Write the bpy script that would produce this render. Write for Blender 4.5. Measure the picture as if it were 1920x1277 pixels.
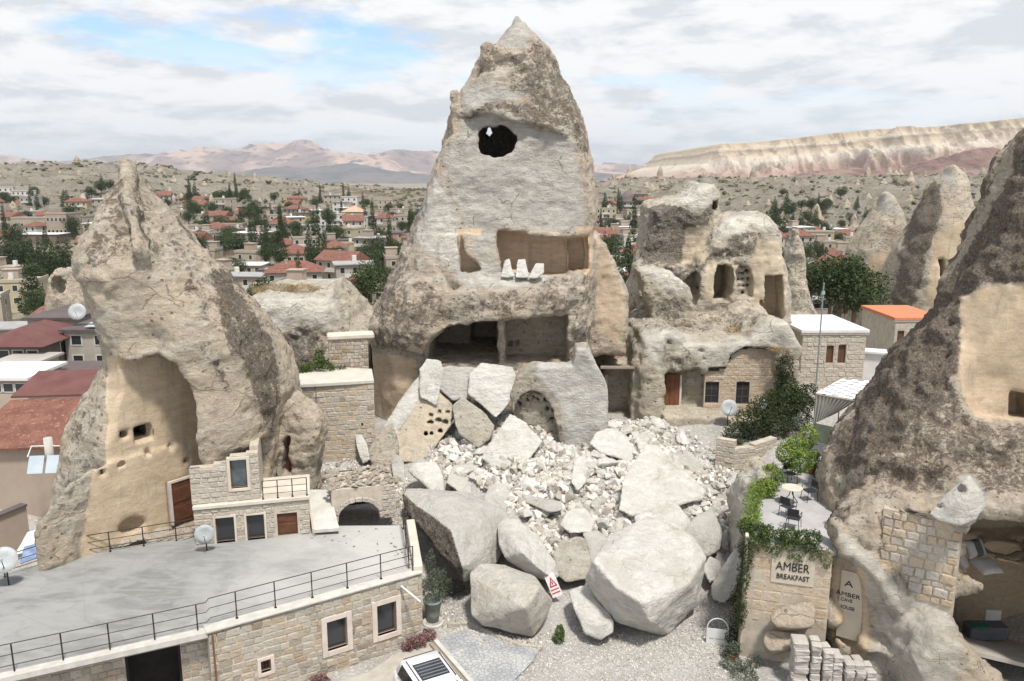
import bpy, bmesh, math, random
import numpy as np
from mathutils import Vector, Matrix, Euler
from mathutils.bvhtree import BVHTree

for _o in list(bpy.data.objects):
    bpy.data.objects.remove(_o)
random.seed(7)
RNG = np.random.default_rng(7)
S = bpy.context.scene
COL = S.collection

# ------------------------------------------------------------------ camera, world, sun, exposure
CAM_H = 18.0
FPX = 1500.0
PITCH = math.atan((638.5 - 332.0) / FPX)
cam_d = bpy.data.cameras.new('camera')
cam = bpy.data.objects.new('camera', cam_d)
COL.objects.link(cam)
cam.location = (0, 0, CAM_H)
cam.rotation_euler = (math.pi / 2 - PITCH, 0, 0)
cam_d.sensor_width = 36.0
cam_d.lens = 36.0 * FPX / 1920.0
cam_d.clip_start = 0.5
cam_d.clip_end = 40000
S.camera = cam

SUN_EL, SUN_AZ = math.radians(64), math.radians(155)   # azimuth clockwise from +Y: behind the camera on the right
w = bpy.data.worlds.new("World")
S.world = w
w.use_nodes = True
nt = w.node_tree
for n in list(nt.nodes):
    nt.nodes.remove(n)
def wn(t, **k):
    n = nt.nodes.new(t)
    for a, b in k.items():
        setattr(n, a, b)
    return n
out = wn('ShaderNodeOutputWorld')
bg = wn('ShaderNodeBackground')
bg.inputs['Strength'].default_value = 0.12
sky = wn('ShaderNodeTexSky', sky_type='NISHITA', sun_disc=False)
sky.sun_elevation = SUN_EL
sky.sun_rotation = SUN_AZ
sky.altitude = 1100
sky.air_density = 1.0
sky.dust_density = 1.2
tc = wn('ShaderNodeTexCoord')
sep = wn('ShaderNodeSeparateXYZ')
nt.links.new(tc.outputs['Generated'], sep.inputs[0])
def wmath(op, a, b=None, clamp=False):
    n = wn('ShaderNodeMath', operation=op, use_clamp=clamp)
    for i, v in enumerate((a, b)):
        if v is None: continue
        if isinstance(v, (int, float)): n.inputs[i].default_value = v
        else: nt.links.new(v, n.inputs[i])
    return n.outputs[0]
zc = wmath('MAXIMUM', sep.outputs[2], 0.0)
def wvec(oz=0.0, stretch=2.9, flat=0.0):
    # clouds: flattened towards the horizon, as a layer seen from below
    k = wmath('POWER', wmath('ADD', zc, 0.03), 0.62)
    c = wn('ShaderNodeCombineXYZ')
    nt.links.new(sep.outputs[0], c.inputs[0]); nt.links.new(sep.outputs[1], c.inputs[1])
    nt.links.new(wmath('ADD', wmath('MULTIPLY', k, stretch), oz), c.inputs[2])
    return c.outputs[0]
def wnoise(vec, scale, detail, rough, off=(0, 0, 0), dist=0.0):
    mp = wn('ShaderNodeMapping')
    mp.inputs['Location'].default_value = off
    nt.links.new(vec, mp.inputs[0])
    n = wn('ShaderNodeTexNoise')
    n.inputs['Scale'].default_value = scale
    n.inputs['Detail'].default_value = detail
    n.inputs['Roughness'].default_value = rough
    n.inputs['Distortion'].default_value = dist
    nt.links.new(mp.outputs[0], n.inputs['Vector'])
    return n.outputs['Fac']
def wramp(fac, stops):
    r = wn('ShaderNodeValToRGB')
    el = r.color_ramp.elements
    while len(el) < len(stops): el.new(0.5)
    for e, (p, c) in zip(el, stops):
        e.position = p; e.color = (*c, 1)
    nt.links.new(fac, r.inputs[0])
    return r.outputs[0]
SKY_OFF = (7.7, 21.4, 0.7)
v0, v1 = wvec(), wvec(0.09)
n1 = wnoise(v0, 2.6, 9, 0.54, SKY_OFF, 0.1)
cov = wramp(n1, [(0.395, (0, 0, 0)), (0.47, (1, 1, 1))])
d0 = wnoise(v0, 6.5, 10, 0.62, (1, 2, 3), 0.2); d1 = wnoise(v1, 6.5, 10, 0.62, (1, 2, 3), 0.2)
lit = wmath('ADD', wmath('MULTIPLY', wmath('SUBTRACT', d0, d1), 2.6), wmath('ADD', 0.5, wmath('MULTIPLY', wmath('SUBTRACT', d0, 0.5), 0.6)))
ccol = wramp(lit, [(0.20, (4.15, 4.33, 4.55)), (0.36, (4.75, 4.85, 4.98)), (0.50, (5.2, 5.22, 5.26)), (0.66, (5.6, 5.6, 5.6))])
mixc = wn('ShaderNodeMix', data_type='RGBA')
hz = wn('ShaderNodeMapRange', interpolation_type='SMOOTHSTEP')
nt.links.new(zc, hz.inputs['Value']); hz.inputs['From Min'].default_value = 0.20; hz.inputs['From Max'].default_value = 0.06
hz.inputs['To Max'].default_value = 0.9
nt.links.new(wmath('MAXIMUM', cov, hz.outputs['Result']), mixc.inputs['Factor'])
skyc = wn('ShaderNodeMix', data_type='RGBA', blend_type='MULTIPLY')
skyc.inputs['Factor'].default_value = 1.0
nt.links.new(sky.outputs[0], skyc.inputs['A'])
skyc.inputs['B'].default_value = (0.85, 1.05, 1.15, 1)
nt.links.new(skyc.outputs['Result'], mixc.inputs['A'])
nt.links.new(ccol, mixc.inputs['B'])
nt.links.new(mixc.outputs['Result'], bg.inputs[0])
nt.links.new(bg.outputs[0], out.inputs[0])

sun_d = bpy.data.lights.new('sun', 'SUN')
sun = bpy.data.objects.new('sun', sun_d)
COL.objects.link(sun)
sun_d.energy = 3.2
sun_d.angle = math.radians(7)
sun_d.color = (1.0, 0.955, 0.89)
sdir = Vector((math.sin(SUN_AZ) * math.cos(SUN_EL), math.cos(SUN_AZ) * math.cos(SUN_EL), math.sin(SUN_EL)))
sun.rotation_euler = (-sdir).to_track_quat('-Z', 'Y').to_euler()
S.view_settings.view_transform = 'Standard'
S.view_settings.look = 'None'
S.view_settings.gamma = 1.0
S.view_settings.use_curve_mapping = False
S.view_settings.exposure = 0.62
S.render.engine = 'CYCLES'
S.cycles.use_denoising = True
S.cycles.max_bounces = 6
S.cycles.diffuse_bounces = 3
S.cycles.volume_bounces = 0
S.cycles.volume_max_steps = 32

# ------------------------------------------------------------------ places: picture ray -> world point
CP, SP_ = math.cos(PITCH), math.sin(PITCH)
def at(px, py, Y):
    a = (px - 960.0) / FPX
    b = (638.5 - py) / FPX
    dy = CP + b * SP_
    dz = -SP_ + b * CP
    t = Y / dy
    return Vector((a * t, Y, CAM_H + dz * t))
def on_z(px, py, z):
    b = (638.5 - py) / FPX
    dy = CP + b * SP_
    dz = -SP_ + b * CP
    t = (z - CAM_H) / dz
    return at(px, py, dy * t)
def proj(x, y, z):
    dx, dy, dz = x, y, z - CAM_H
    f = dy * CP - dz * SP_
    u = dy * SP_ + dz * CP
    return 960 + FPX * dx / f, 638.5 - FPX * u / f
def mpp(px, py, Y):       # metres per picture pixel there
    p = at(px, py, Y)
    return (p.y * CP - (p.z - CAM_H) * SP_) / FPX

# ------------------------------------------------------------------ numpy noise
_T = np.random.default_rng(11).random((64, 64, 64)).astype(np.float32).ravel()
def vnoise(x, y, z, seed=0):
    x = x + seed * 17.13; y = y + seed * 7.7; z = z + seed * 3.31
    xi = np.floor(x).astype(np.int32); yi = np.floor(y).astype(np.int32); zi = np.floor(z).astype(np.int32)
    fx = (x - xi).astype(np.float32); fy = (y - yi).astype(np.float32); fz = (z - zi).astype(np.float32)
    fx = fx * fx * (3 - 2 * fx); fy = fy * fy * (3 - 2 * fy); fz = fz * fz * (3 - 2 * fz)
    x0 = (xi & 63) << 12; x1 = ((xi + 1) & 63) << 12
    y0 = (yi & 63) << 6; y1 = ((yi + 1) & 63) << 6
    z0 = zi & 63; z1 = (zi + 1) & 63
    def L(a, b, f): return a + (b - a) * f
    c00 = L(_T[x0 + y0 + z0], _T[x1 + y0 + z0], fx); c10 = L(_T[x0 + y1 + z0], _T[x1 + y1 + z0], fx)
    c01 = L(_T[x0 + y0 + z1], _T[x1 + y0 + z1], fx); c11 = L(_T[x0 + y1 + z1], _T[x1 + y1 + z1], fx)
    return (L(L(c00, c10, fy), L(c01, c11, fy), fz) - 0.5) * 2.0
def fbm(x, y, z, sc, octs=4, gain=0.5, seed=0, ridged=False):
    s = 0.0; a = 1.0; n = 0.0; f = sc
    for i in range(octs):
        v = vnoise(x * f, y * f, z * f, seed + i)
        if ridged: v = 1 - 2 * np.abs(v)
        s = s + a * v; n += a; a *= gain; f *= 2.03
    return s / n
def smooth(x, a, b):
    t = np.clip((x - a) / (b - a), 0, 1)
    return t * t * (3 - 2 * t)

# ------------------------------------------------------------------ signed distances
def poly_xz(pts, Y):
    return [(at(a, b, Y).x, at(a, b, Y).z) for a, b in pts]
def sd_poly(X, Z, P):
    d = np.full(np.broadcast(X, Z).shape, 1e9, np.float32)
    s = np.ones(d.shape, np.float32)
    n = len(P)
    j = n - 1
    for i in range(n):
        vi, vj = P[i], P[j]
        ex, ez = vj[0] - vi[0], vj[1] - vi[1]
        wx, wz = X - vi[0], Z - vi[1]
        t = np.clip((wx * ex + wz * ez) / (ex * ex + ez * ez + 1e-12), 0, 1)
        bx, bz = wx - ex * t, wz - ez * t
        d = np.minimum(d, bx * bx + bz * bz)
        c1 = Z >= vi[1]; c2 = Z < vj[1]; c3 = ex * wz > ez * wx
        flip = (c1 & c2 & c3) | (~c1 & ~c2 & ~c3)
        s = np.where(flip, -s, s)
        j = i
    return s * np.sqrt(d)
def smin(a, b, k):
    h = np.clip(0.5 + 0.5 * (b - a) / k, 0, 1)
    return b + (a - b) * h - k * h * (1 - h)
def smax(a, b, k):
    return -smin(-a, -b, k)

class Vol:
    """a block of space sampled on a grid; rocks are modelled in it as signed distances and skinned"""
    def __init__(s, lo, hi, h):
        s.lo = np.array(lo, float); s.h = h
        s.n = [int(math.ceil((hi[i] - lo[i]) / h)) + 1 for i in range(3)]
        ax = [s.lo[i] + h * np.arange(s.n[i]) for i in range(3)]
        s.X = ax[0][:, None, None].astype(np.float32); s.Y = ax[1][None, :, None].astype(np.float32); s.Z = ax[2][None, None, :].astype(np.float32)
        s.F = np.full(s.n, 1e3, np.float32)
    def warp(s, amp, sc, seed=0, st=4):
        """3-D jitter of the coordinates used by later shapes (coarse noise, interpolated)"""
        idx = [np.append(np.arange(0, s.n[i] - 1, st), s.n[i] - 1) for i in range(3)]
        g = [(s.lo[i] + s.h * idx[i]).astype(np.float32) for i in range(3)]
        X = np.broadcast_to(g[0][:, None, None], [len(q) for q in g]); Y = np.broadcast_to(g[1][None, :, None], X.shape); Z = np.broadcast_to(g[2][None, None, :], X.shape)
        def up(A):
            for ax in range(3):
                t = np.interp(np.arange(s.n[ax]), idx[ax], np.arange(len(idx[ax])))
                i0 = np.minimum(t.astype(int), len(idx[ax]) - 2); f = (t - i0).astype(np.float32)
                sh = [1, 1, 1]; sh[ax] = -1
                A = np.take(A, i0, ax) * (1 - f.reshape(sh)) + np.take(A, i0 + 1, ax) * f.reshape(sh)
            return A.astype(np.float32)
        s.WX = s.X + amp * up(fbm(X, Y, Z, sc, 3, seed=seed))
        s.WZ = s.Z + amp * up(fbm(X, Y, Z, sc, 3, seed=seed + 5))
        s.WY = s.Y + amp * up(fbm(X, Y, Z, sc, 3, seed=seed + 9))
    def union(s, d, k=0.0):
        s.F = np.minimum(s.F, d) if k == 0 else smin(s.F, d, k)
    def cut(s, d, k=0.0):
        s.F = np.maximum(s.F, -d) if k == 0 else smax(s.F, -d, k)
    def rows(s, rows, Y0, n=2.6, lean=0.0):
        """solid of oval cross-sections: rows of (py, left px, right px, front Y, back Y), traced at distance Y0"""
        R = sorted(((at(r[1], r[0], Y0).z, at(r[1], r[0], Y0).x, at(r[2], r[0], Y0).x, r[3], r[4]) for r in rows))
        zs = [r[0] for r in R]
        # away from its widest plane the rock narrows as a cone does: higher, slimmer sections apply there
        z = (s.Z + lean * np.maximum(s.Y - Y0, 0))
        f = lambda k: np.interp(z, zs, [r[k] for r in R]).astype(np.float32)
        xl, xr, yf, yb = f(1), f(2), f(3), f(4)
        zb0 = s.Z[0, 0]
        yf = np.interp(zb0, zs, [r[3] for r in R]).astype(np.float32); yb = np.interp(zb0, zs, [r[4] for r in R]).astype(np.float32)
        cx_, hw = (xl + xr) / 2, np.maximum((xr - xl) / 2, 0.05)
        cy_, hd = (yf + yb) / 2, np.maximum((yb - yf) / 2, 0.05)
        u = np.abs((s.WX - cx_) / hw); v = np.abs((s.WY - cy_) / hd)
        r = (u ** n + v ** n) ** (1.0 / n)
        d = (r - 1) * np.minimum(hw, hd)
        d = np.maximum(d, z - zs[-1])
        d = np.maximum(d, zs[0] - s.Z)
        return d.astype(np.float32)
    def prism(s, pts, Yt, ya, yb, warped=True, round_=0.0):
        """traced outline (picture points at distance Yt) standing between ya and yb; ya/yb may be arrays"""
        X, Z = (s.WX, s.WZ) if warped else (s.X, s.Z)
        Y = s.WY if warped else s.Y
        P = poly_xz(pts, Yt)
        if warped:
            x0 = min(p[0] for p in P) - 1.5; x1 = max(p[0] for p in P) + 1.5
            z0 = min(p[1] for p in P) - 1.5; z1 = max(p[1] for p in P) + 1.5
            i0 = max(0, int((x0 - s.lo[0]) / s.h)); i1 = min(s.n[0], int((x1 - s.lo[0]) / s.h) + 2)
            k0 = max(0, int((z0 - s.lo[2]) / s.h)); k1 = min(s.n[2], int((z1 - s.lo[2]) / s.h) + 2)
            d2 = np.full(s.n, 1.5, np.float32)
            if i1 > i0 and k1 > k0:
                d2[i0:i1, :, k0:k1] = sd_poly(X[i0:i1, :, k0:k1], Z[i0:i1, :, k0:k1], P)
        else:
            d2 = sd_poly(X, Z, P)
        dy = np.maximum(ya - Y, Y - yb)
        return (np.maximum(d2, dy) if round_ == 0 else smax(d2, dy, round_)).astype(np.float32)
    def ball(s, c, r):
        c = tuple(c); r = (r, r, r) if isinstance(r, (int, float)) else r
        q = np.sqrt(((s.WX - c[0]) / r[0]) ** 2 + ((s.WY - c[1]) / r[1]) ** 2 + ((s.WZ - c[2]) / r[2]) ** 2)
        return ((q - 1) * min(r)).astype(np.float32)
    def boxd(s, c, h):
        return np.maximum(np.maximum(np.abs(s.X - c[0]) - h[0], np.abs(s.Y - c[1]) - h[1]), np.abs(s.Z - c[2]) - h[2])
    def plane(s, p, nrm, warped=True):
        nrm = Vector(nrm).normalized()
        X, Y, Z = (s.WX, s.WY, s.WZ) if warped else (s.X, s.Y, s.Z)
        return ((X - p[0]) * nrm[0] + (Y - p[1]) * nrm[1] + (Z - p[2]) * nrm[2]).astype(np.float32)
    def mesh(s):
        F = np.array(s.F, np.float32)
        F[0], F[-1], F[:, 0], F[:, -1], F[:, :, 0], F[:, :, -1] = (1.0,) * 6
        ins = F < 0
        nx, ny, nz = F.shape
        c = np.zeros((nx - 1, ny - 1, nz - 1), np.uint8)
        offs = [(i, j, k) for i in (0, 1) for j in (0, 1) for k in (0, 1)]
        for i, j, k in offs:
            c += ins[i:nx - 1 + i, j:ny - 1 + j, k:nz - 1 + k]
        ci, cj, ck = np.nonzero((c > 0) & (c < 8))
        vid = np.full((nx - 1, ny - 1, nz - 1), -1, np.int32)
        vid[ci, cj, ck] = np.arange(len(ci))
        V = {o: F[ci + o[0], cj + o[1], ck + o[2]] for o in offs}
        acc = np.zeros((len(ci), 3), np.float32); cnt = np.zeros(len(ci), np.float32)
        for a in offs:
            for ax in range(3):
                if a[ax] == 1: continue
                b = list(a); b[ax] = 1; b = tuple(b)
                fa, fb = V[a], V[b]
                m = (fa < 0) != (fb < 0)
                t = np.where(m, fa / np.where(m, fa - fb, 1), 0)
                p = np.tile(np.array(a, np.float32), (len(ci), 1)); p[:, ax] += t
                acc += p * m[:, None]; cnt += m
        co = (acc / cnt[:, None] + np.stack([ci, cj, ck], 1)) * s.h + s.lo
        quads = []
        sl = slice
        # edges along each axis
        for ax in range(3):
            A = [sl(1, -1)] * 3; A[ax] = sl(0, -1)
            B = [sl(1, -1)] * 3; B[ax] = sl(1, None)
            ia, ib = ins[tuple(A)], ins[tuple(B)]
            for sgn, m in ((0, ia & ~ib), (1, ~ia & ib)):
                e = np.array(np.nonzero(m))
                for q in range(3):
                    if q != ax: e[q] += 1
                o1, o2 = [(1, 2), (2, 0), (0, 1)][ax]
                def g(d1, d2):
                    t = e.copy(); t[o1] -= d1; t[o2] -= d2
                    return vid[t[0], t[1], t[2]]
                q4 = [g(1, 1), g(0, 1), g(0, 0), g(1, 0)]
                if sgn: q4 = q4[::-1]
                quads.append(np.stack(q4, 1))
        return co, np.concatenate(quads)

def np_mesh(name, co, faces):
    me = bpy.data.meshes.new(name)
    nv, nf, k = len(co), len(faces), faces.shape[1]
    me.vertices.add(nv); me.vertices.foreach_set('co', np.ascontiguousarray(co, np.float32).ravel())
    me.loops.add(nf * k); me.loops.foreach_set('vertex_index', np.ascontiguousarray(faces, np.int32).ravel())
    me.polygons.add(nf); me.polygons.foreach_set('loop_start', np.arange(0, nf * k, k, dtype=np.int32))
    me.polygons.foreach_set('loop_total', np.full(nf, k, np.int32))
    me.polygons.foreach_set('use_smooth', np.ones(nf, bool))
    me.update(calc_edges=True)
    return me
def normals_of(me):
    a = np.zeros(len(me.vertices) * 3, np.float32)
    me.vertices.foreach_get('normal', a)
    return a.reshape(-1, 3)
def set_mask(me, rgb):
    at_ = me.color_attributes.new('mask', 'FLOAT_COLOR', 'POINT')
    c = np.ones((len(me.vertices), 4), np.float32)
    c[:, :3] = np.clip(rgb, 0, 1)
    at_.data.foreach_set('color', c.ravel())

# ------------------------------------------------------------------ objects and tags
def tag(o, label=None, cat=None, group=None, kind=None):
    if label: o['label'] = label
    if cat: o['category'] = cat
    if group: o['group'] = group
    if kind: o['kind'] = kind
    return o
def link(name, data, parent=None, mat=None, loc=None):
    o = bpy.data.objects.new(name, data)
    COL.objects.link(o)
    if parent is not None: o.parent = parent
    if mat is not None and data is not None:
        data.materials.clear(); data.materials.append(mat)
    if loc is not None: o.location = loc
    return o
def empty(name, loc=(0, 0, 0), rz=0.0, label=None, cat=None, group=None):
    o = bpy.data.objects.new(name, None)
    COL.objects.link(o)
    o.location = loc; o.rotation_euler = (0, 0, rz)
    o.empty_display_size = 0.2
    return tag(o, label, cat, group)
def kids(o):
    return [c for c in COL.objects if c.parent == o]
def copy_tree(o, parts):
    """copy of thing o with copies of the listed (part, parent) objects"""
    c = o.copy(); COL.objects.link(c)
    mp = {o: c}
    for p in parts:
        q = p.copy(); COL.objects.link(q); q.parent = mp[p.parent]; mp[p] = q
    return c

class MB:
    """collects simple solids and links them as one mesh object"""
    def __init__(s): s.bm = bmesh.new()
    def box(s, lo, hi, rot=None, bev=0.0):
        c = [(lo[i] + hi[i]) / 2 for i in range(3)]; d = [hi[i] - lo[i] for i in range(3)]
        m = Matrix.Translation(c) @ (rot.to_matrix().to_4x4() if rot else Matrix()) @ Matrix.Diagonal((*d, 1))
        r = bmesh.ops.create_cube(s.bm, size=1, matrix=m)
        if bev:
            es = list({e for v in r['verts'] for e in v.link_edges})
            bmesh.ops.bevel(s.bm, geom=es, offset=bev, segments=1, affect='EDGES', profile=0.7)
        return s
    def tube(s, pts, r, n=8, cap=True):
        pts = [Vector(p) for p in pts]
        rr = r if isinstance(r, (list, tuple)) else [r] * len(pts)
        rings = []
        for i, p in enumerate(pts):
            d = (pts[min(i + 1, len(pts) - 1)] - pts[max(i - 1, 0)]).normalized()
            a = d.orthogonal().normalized() if i == 0 else (rings_a - d * rings_a.dot(d)).normalized()
            rings_a = a
            b = d.cross(a)
            rings.append([s.bm.verts.new(p + (a * math.cos(2 * math.pi * k / n) + b * math.sin(2 * math.pi * k / n)) * rr[i]) for k in range(n)])
        for i in range(len(rings) - 1):
            for k in range(n):
                s.bm.faces.new((rings[i][k], rings[i][(k + 1) % n], rings[i + 1][(k + 1) % n], rings[i + 1][k]))
        if cap:
            s.bm.faces.new(rings[0][::-1]); s.bm.faces.new(rings[-1])
        return s
    def lathe(s, prof, n=20, c=(0, 0, 0), axis=None):
        m = Matrix.Translation(c) @ (axis.to_matrix().to_4x4() if axis else Matrix())
        rings = [[s.bm.verts.new(m @ Vector((r * math.cos(2 * math.pi * k / n), r * math.sin(2 * math.pi * k / n), z))) for k in range(n)] for r, z in prof]
        for i in range(len(rings) - 1):
            for k in range(n):
                s.bm.faces.new((rings[i][k], rings[i][(k + 1) % n], rings[i + 1][(k + 1) % n], rings[i + 1][k]))
        return s
    def poly(s, pts, thick=None):
        vs = [s.bm.verts.new(p) for p in pts]
        f = s.bm.faces.new(vs)
        if thick:
            r = bmesh.ops.extrude_face_region(s.bm, geom=[f])
            bmesh.ops.translate(s.bm, verts=[v for v in r['geom'] if isinstance(v, bmesh.types.BMVert)], vec=Vector(thick))
        return s
    def build(s, name, mat, parent=None, smooth_=False, loc=None):
        bmesh.ops.recalc_face_normals(s.bm, faces=s.bm.faces)
        me = bpy.data.meshes.new(name)
        s.bm.to_mesh(me); s.bm.free()
        if smooth_:
            me.polygons.foreach_set('use_smooth', np.ones(len(me.polygons), bool))
        return link(name, me, parent, mat, loc)

# ------------------------------------------------------------------ materials
class NT:
    def __init__(s, name):
        s.m = bpy.data.materials.new(name); s.m.use_nodes = True
        s.t = s.m.node_tree
        s.b = s.t.nodes['Principled BSDF']
        s.b.inputs['Roughness'].default_value = 0.9
        s.tc = s.n('ShaderNodeTexCoord')
        s.co = s.tc.outputs['Object']
    def n(s, t, **k):
        n = s.t.nodes.new(t)
        for a, b in k.items(): setattr(n, a, b)
        return n
    def set(s, sock, v):
        if isinstance(v, bpy.types.NodeSocket): s.t.links.new(v, sock)
        elif isinstance(v, tuple) and len(v) == 3 and sock.type == 'RGBA': sock.default_value = (*v, 1)
        else: sock.default_value = v
    def math(s, op, a, b=0.0, c=None, clamp=False):
        n = s.n('ShaderNodeMath', operation=op, use_clamp=clamp)
        s.set(n.inputs[0], a); s.set(n.inputs[1], b)
        if c is not None: s.set(n.inputs[2], c)
        return n.outputs[0]
    def map(s, scale=(1, 1, 1), vec=None, loc=(0, 0, 0), rot=(0, 0, 0)):
        n = s.n('ShaderNodeMapping')
        n.inputs['Scale'].default_value = scale; n.inputs['Location'].default_value = loc; n.inputs['Rotation'].default_value = rot
        s.set(n.inputs[0], vec or s.co)
        return n.outputs[0]
    def noise(s, scale, detail=5, rough=0.6, vec=None, dist=0.0):
        n = s.n('ShaderNodeTexNoise')
        n.inputs['Scale'].default_value = scale; n.inputs['Detail'].default_value = detail
        n.inputs['Roughness'].default_value = rough; n.inputs['Distortion'].default_value = dist
        s.set(n.inputs['Vector'], vec or s.co)
        return n.outputs['Fac']
    def voro(s, scale, vec=None, feature='F1', rnd=1.0, outp='Distance'):
        n = s.n('ShaderNodeTexVoronoi', feature=feature)
        n.inputs['Scale'].default_value = scale; n.inputs['Randomness'].default_value = rnd
        s.set(n.inputs['Vector'], vec or s.co)
        return n.outputs[outp]
    def ramp(s, fac, stops, interp='LINEAR'):
        r = s.n('ShaderNodeValToRGB')
        r.color_ramp.interpolation = interp
        el = r.color_ramp.elements
        while len(el) < len(stops): el.new(0.5)
        for e, (p, c) in zip(el, stops):
            e.position = p
            e.color = (c, c, c, 1) if isinstance(c, (int, float)) else (*c, 1)
        s.set(r.inputs[0], fac)
        return r.outputs[0]
    def mix(s, f, a, b, mode='MIX'):
        n = s.n('ShaderNodeMix', data_type='RGBA', blend_type=mode)
        s.set(n.inputs['Factor'], f); s.set(n.inputs['A'], a); s.set(n.inputs['B'], b)
        return n.outputs['Result']
    def step(s, v, a, b):
        n = s.n('ShaderNodeMapRange', interpolation_type='SMOOTHSTEP')
        s.set(n.inputs['Value'], v); n.inputs['From Min'].default_value = a; n.inputs['From Max'].default_value = b
        return n.outputs['Result']
    def bump(s, h, strength=0.5, dist=0.05, prev=None):
        n = s.n('ShaderNodeBump')
        n.inputs['Strength'].default_value = strength; n.inputs['Distance'].default_value = dist
        s.set(n.inputs['Height'], h)
        if prev is not None: s.set(n.inputs['Normal'], prev)
        return n.outputs[0]
    def done(s, color=None, rough=None, normal=None, metal=None, spec=None):
        if color is not None: s.set(s.b.inputs['Base Color'], color)
        if rough is not None: s.set(s.b.inputs['Roughness'], rough)
        if normal is not None: s.set(s.b.inputs['Normal'], normal)
        if metal is not None: s.set(s.b.inputs['Metallic'], metal)
        if spec is not None: s.set(s.b.inputs['Specular IOR Level'], spec)
        return s.m

def plain(name, c1, c2=None, scale=3.0, rough=0.8, bump=0.0, bscale=20.0, metal=0.0, spec=0.3, rnd=0.0):
    n = NT(name)
    c = c1
    if c2 is not None:
        c = n.mix(n.step(n.noise(scale, 6, 0.65), 0.3, 0.7), c1, c2)
    if rnd:
        oi = n.n('ShaderNodeObjectInfo')
        v = n.math('MULTIPLY_ADD', oi.outputs['Random'], rnd, 1 - rnd / 2)
        hsv = n.n('ShaderNodeHueSaturation'); n.set(hsv.inputs['Value'], v); n.set(hsv.inputs['Color'], c)
        c = hsv.outputs[0]
    nm = n.bump(n.noise(bscale, 6, 0.7), bump, 0.03) if bump else None
    return n.done(c, rough, nm, metal, spec)

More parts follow.
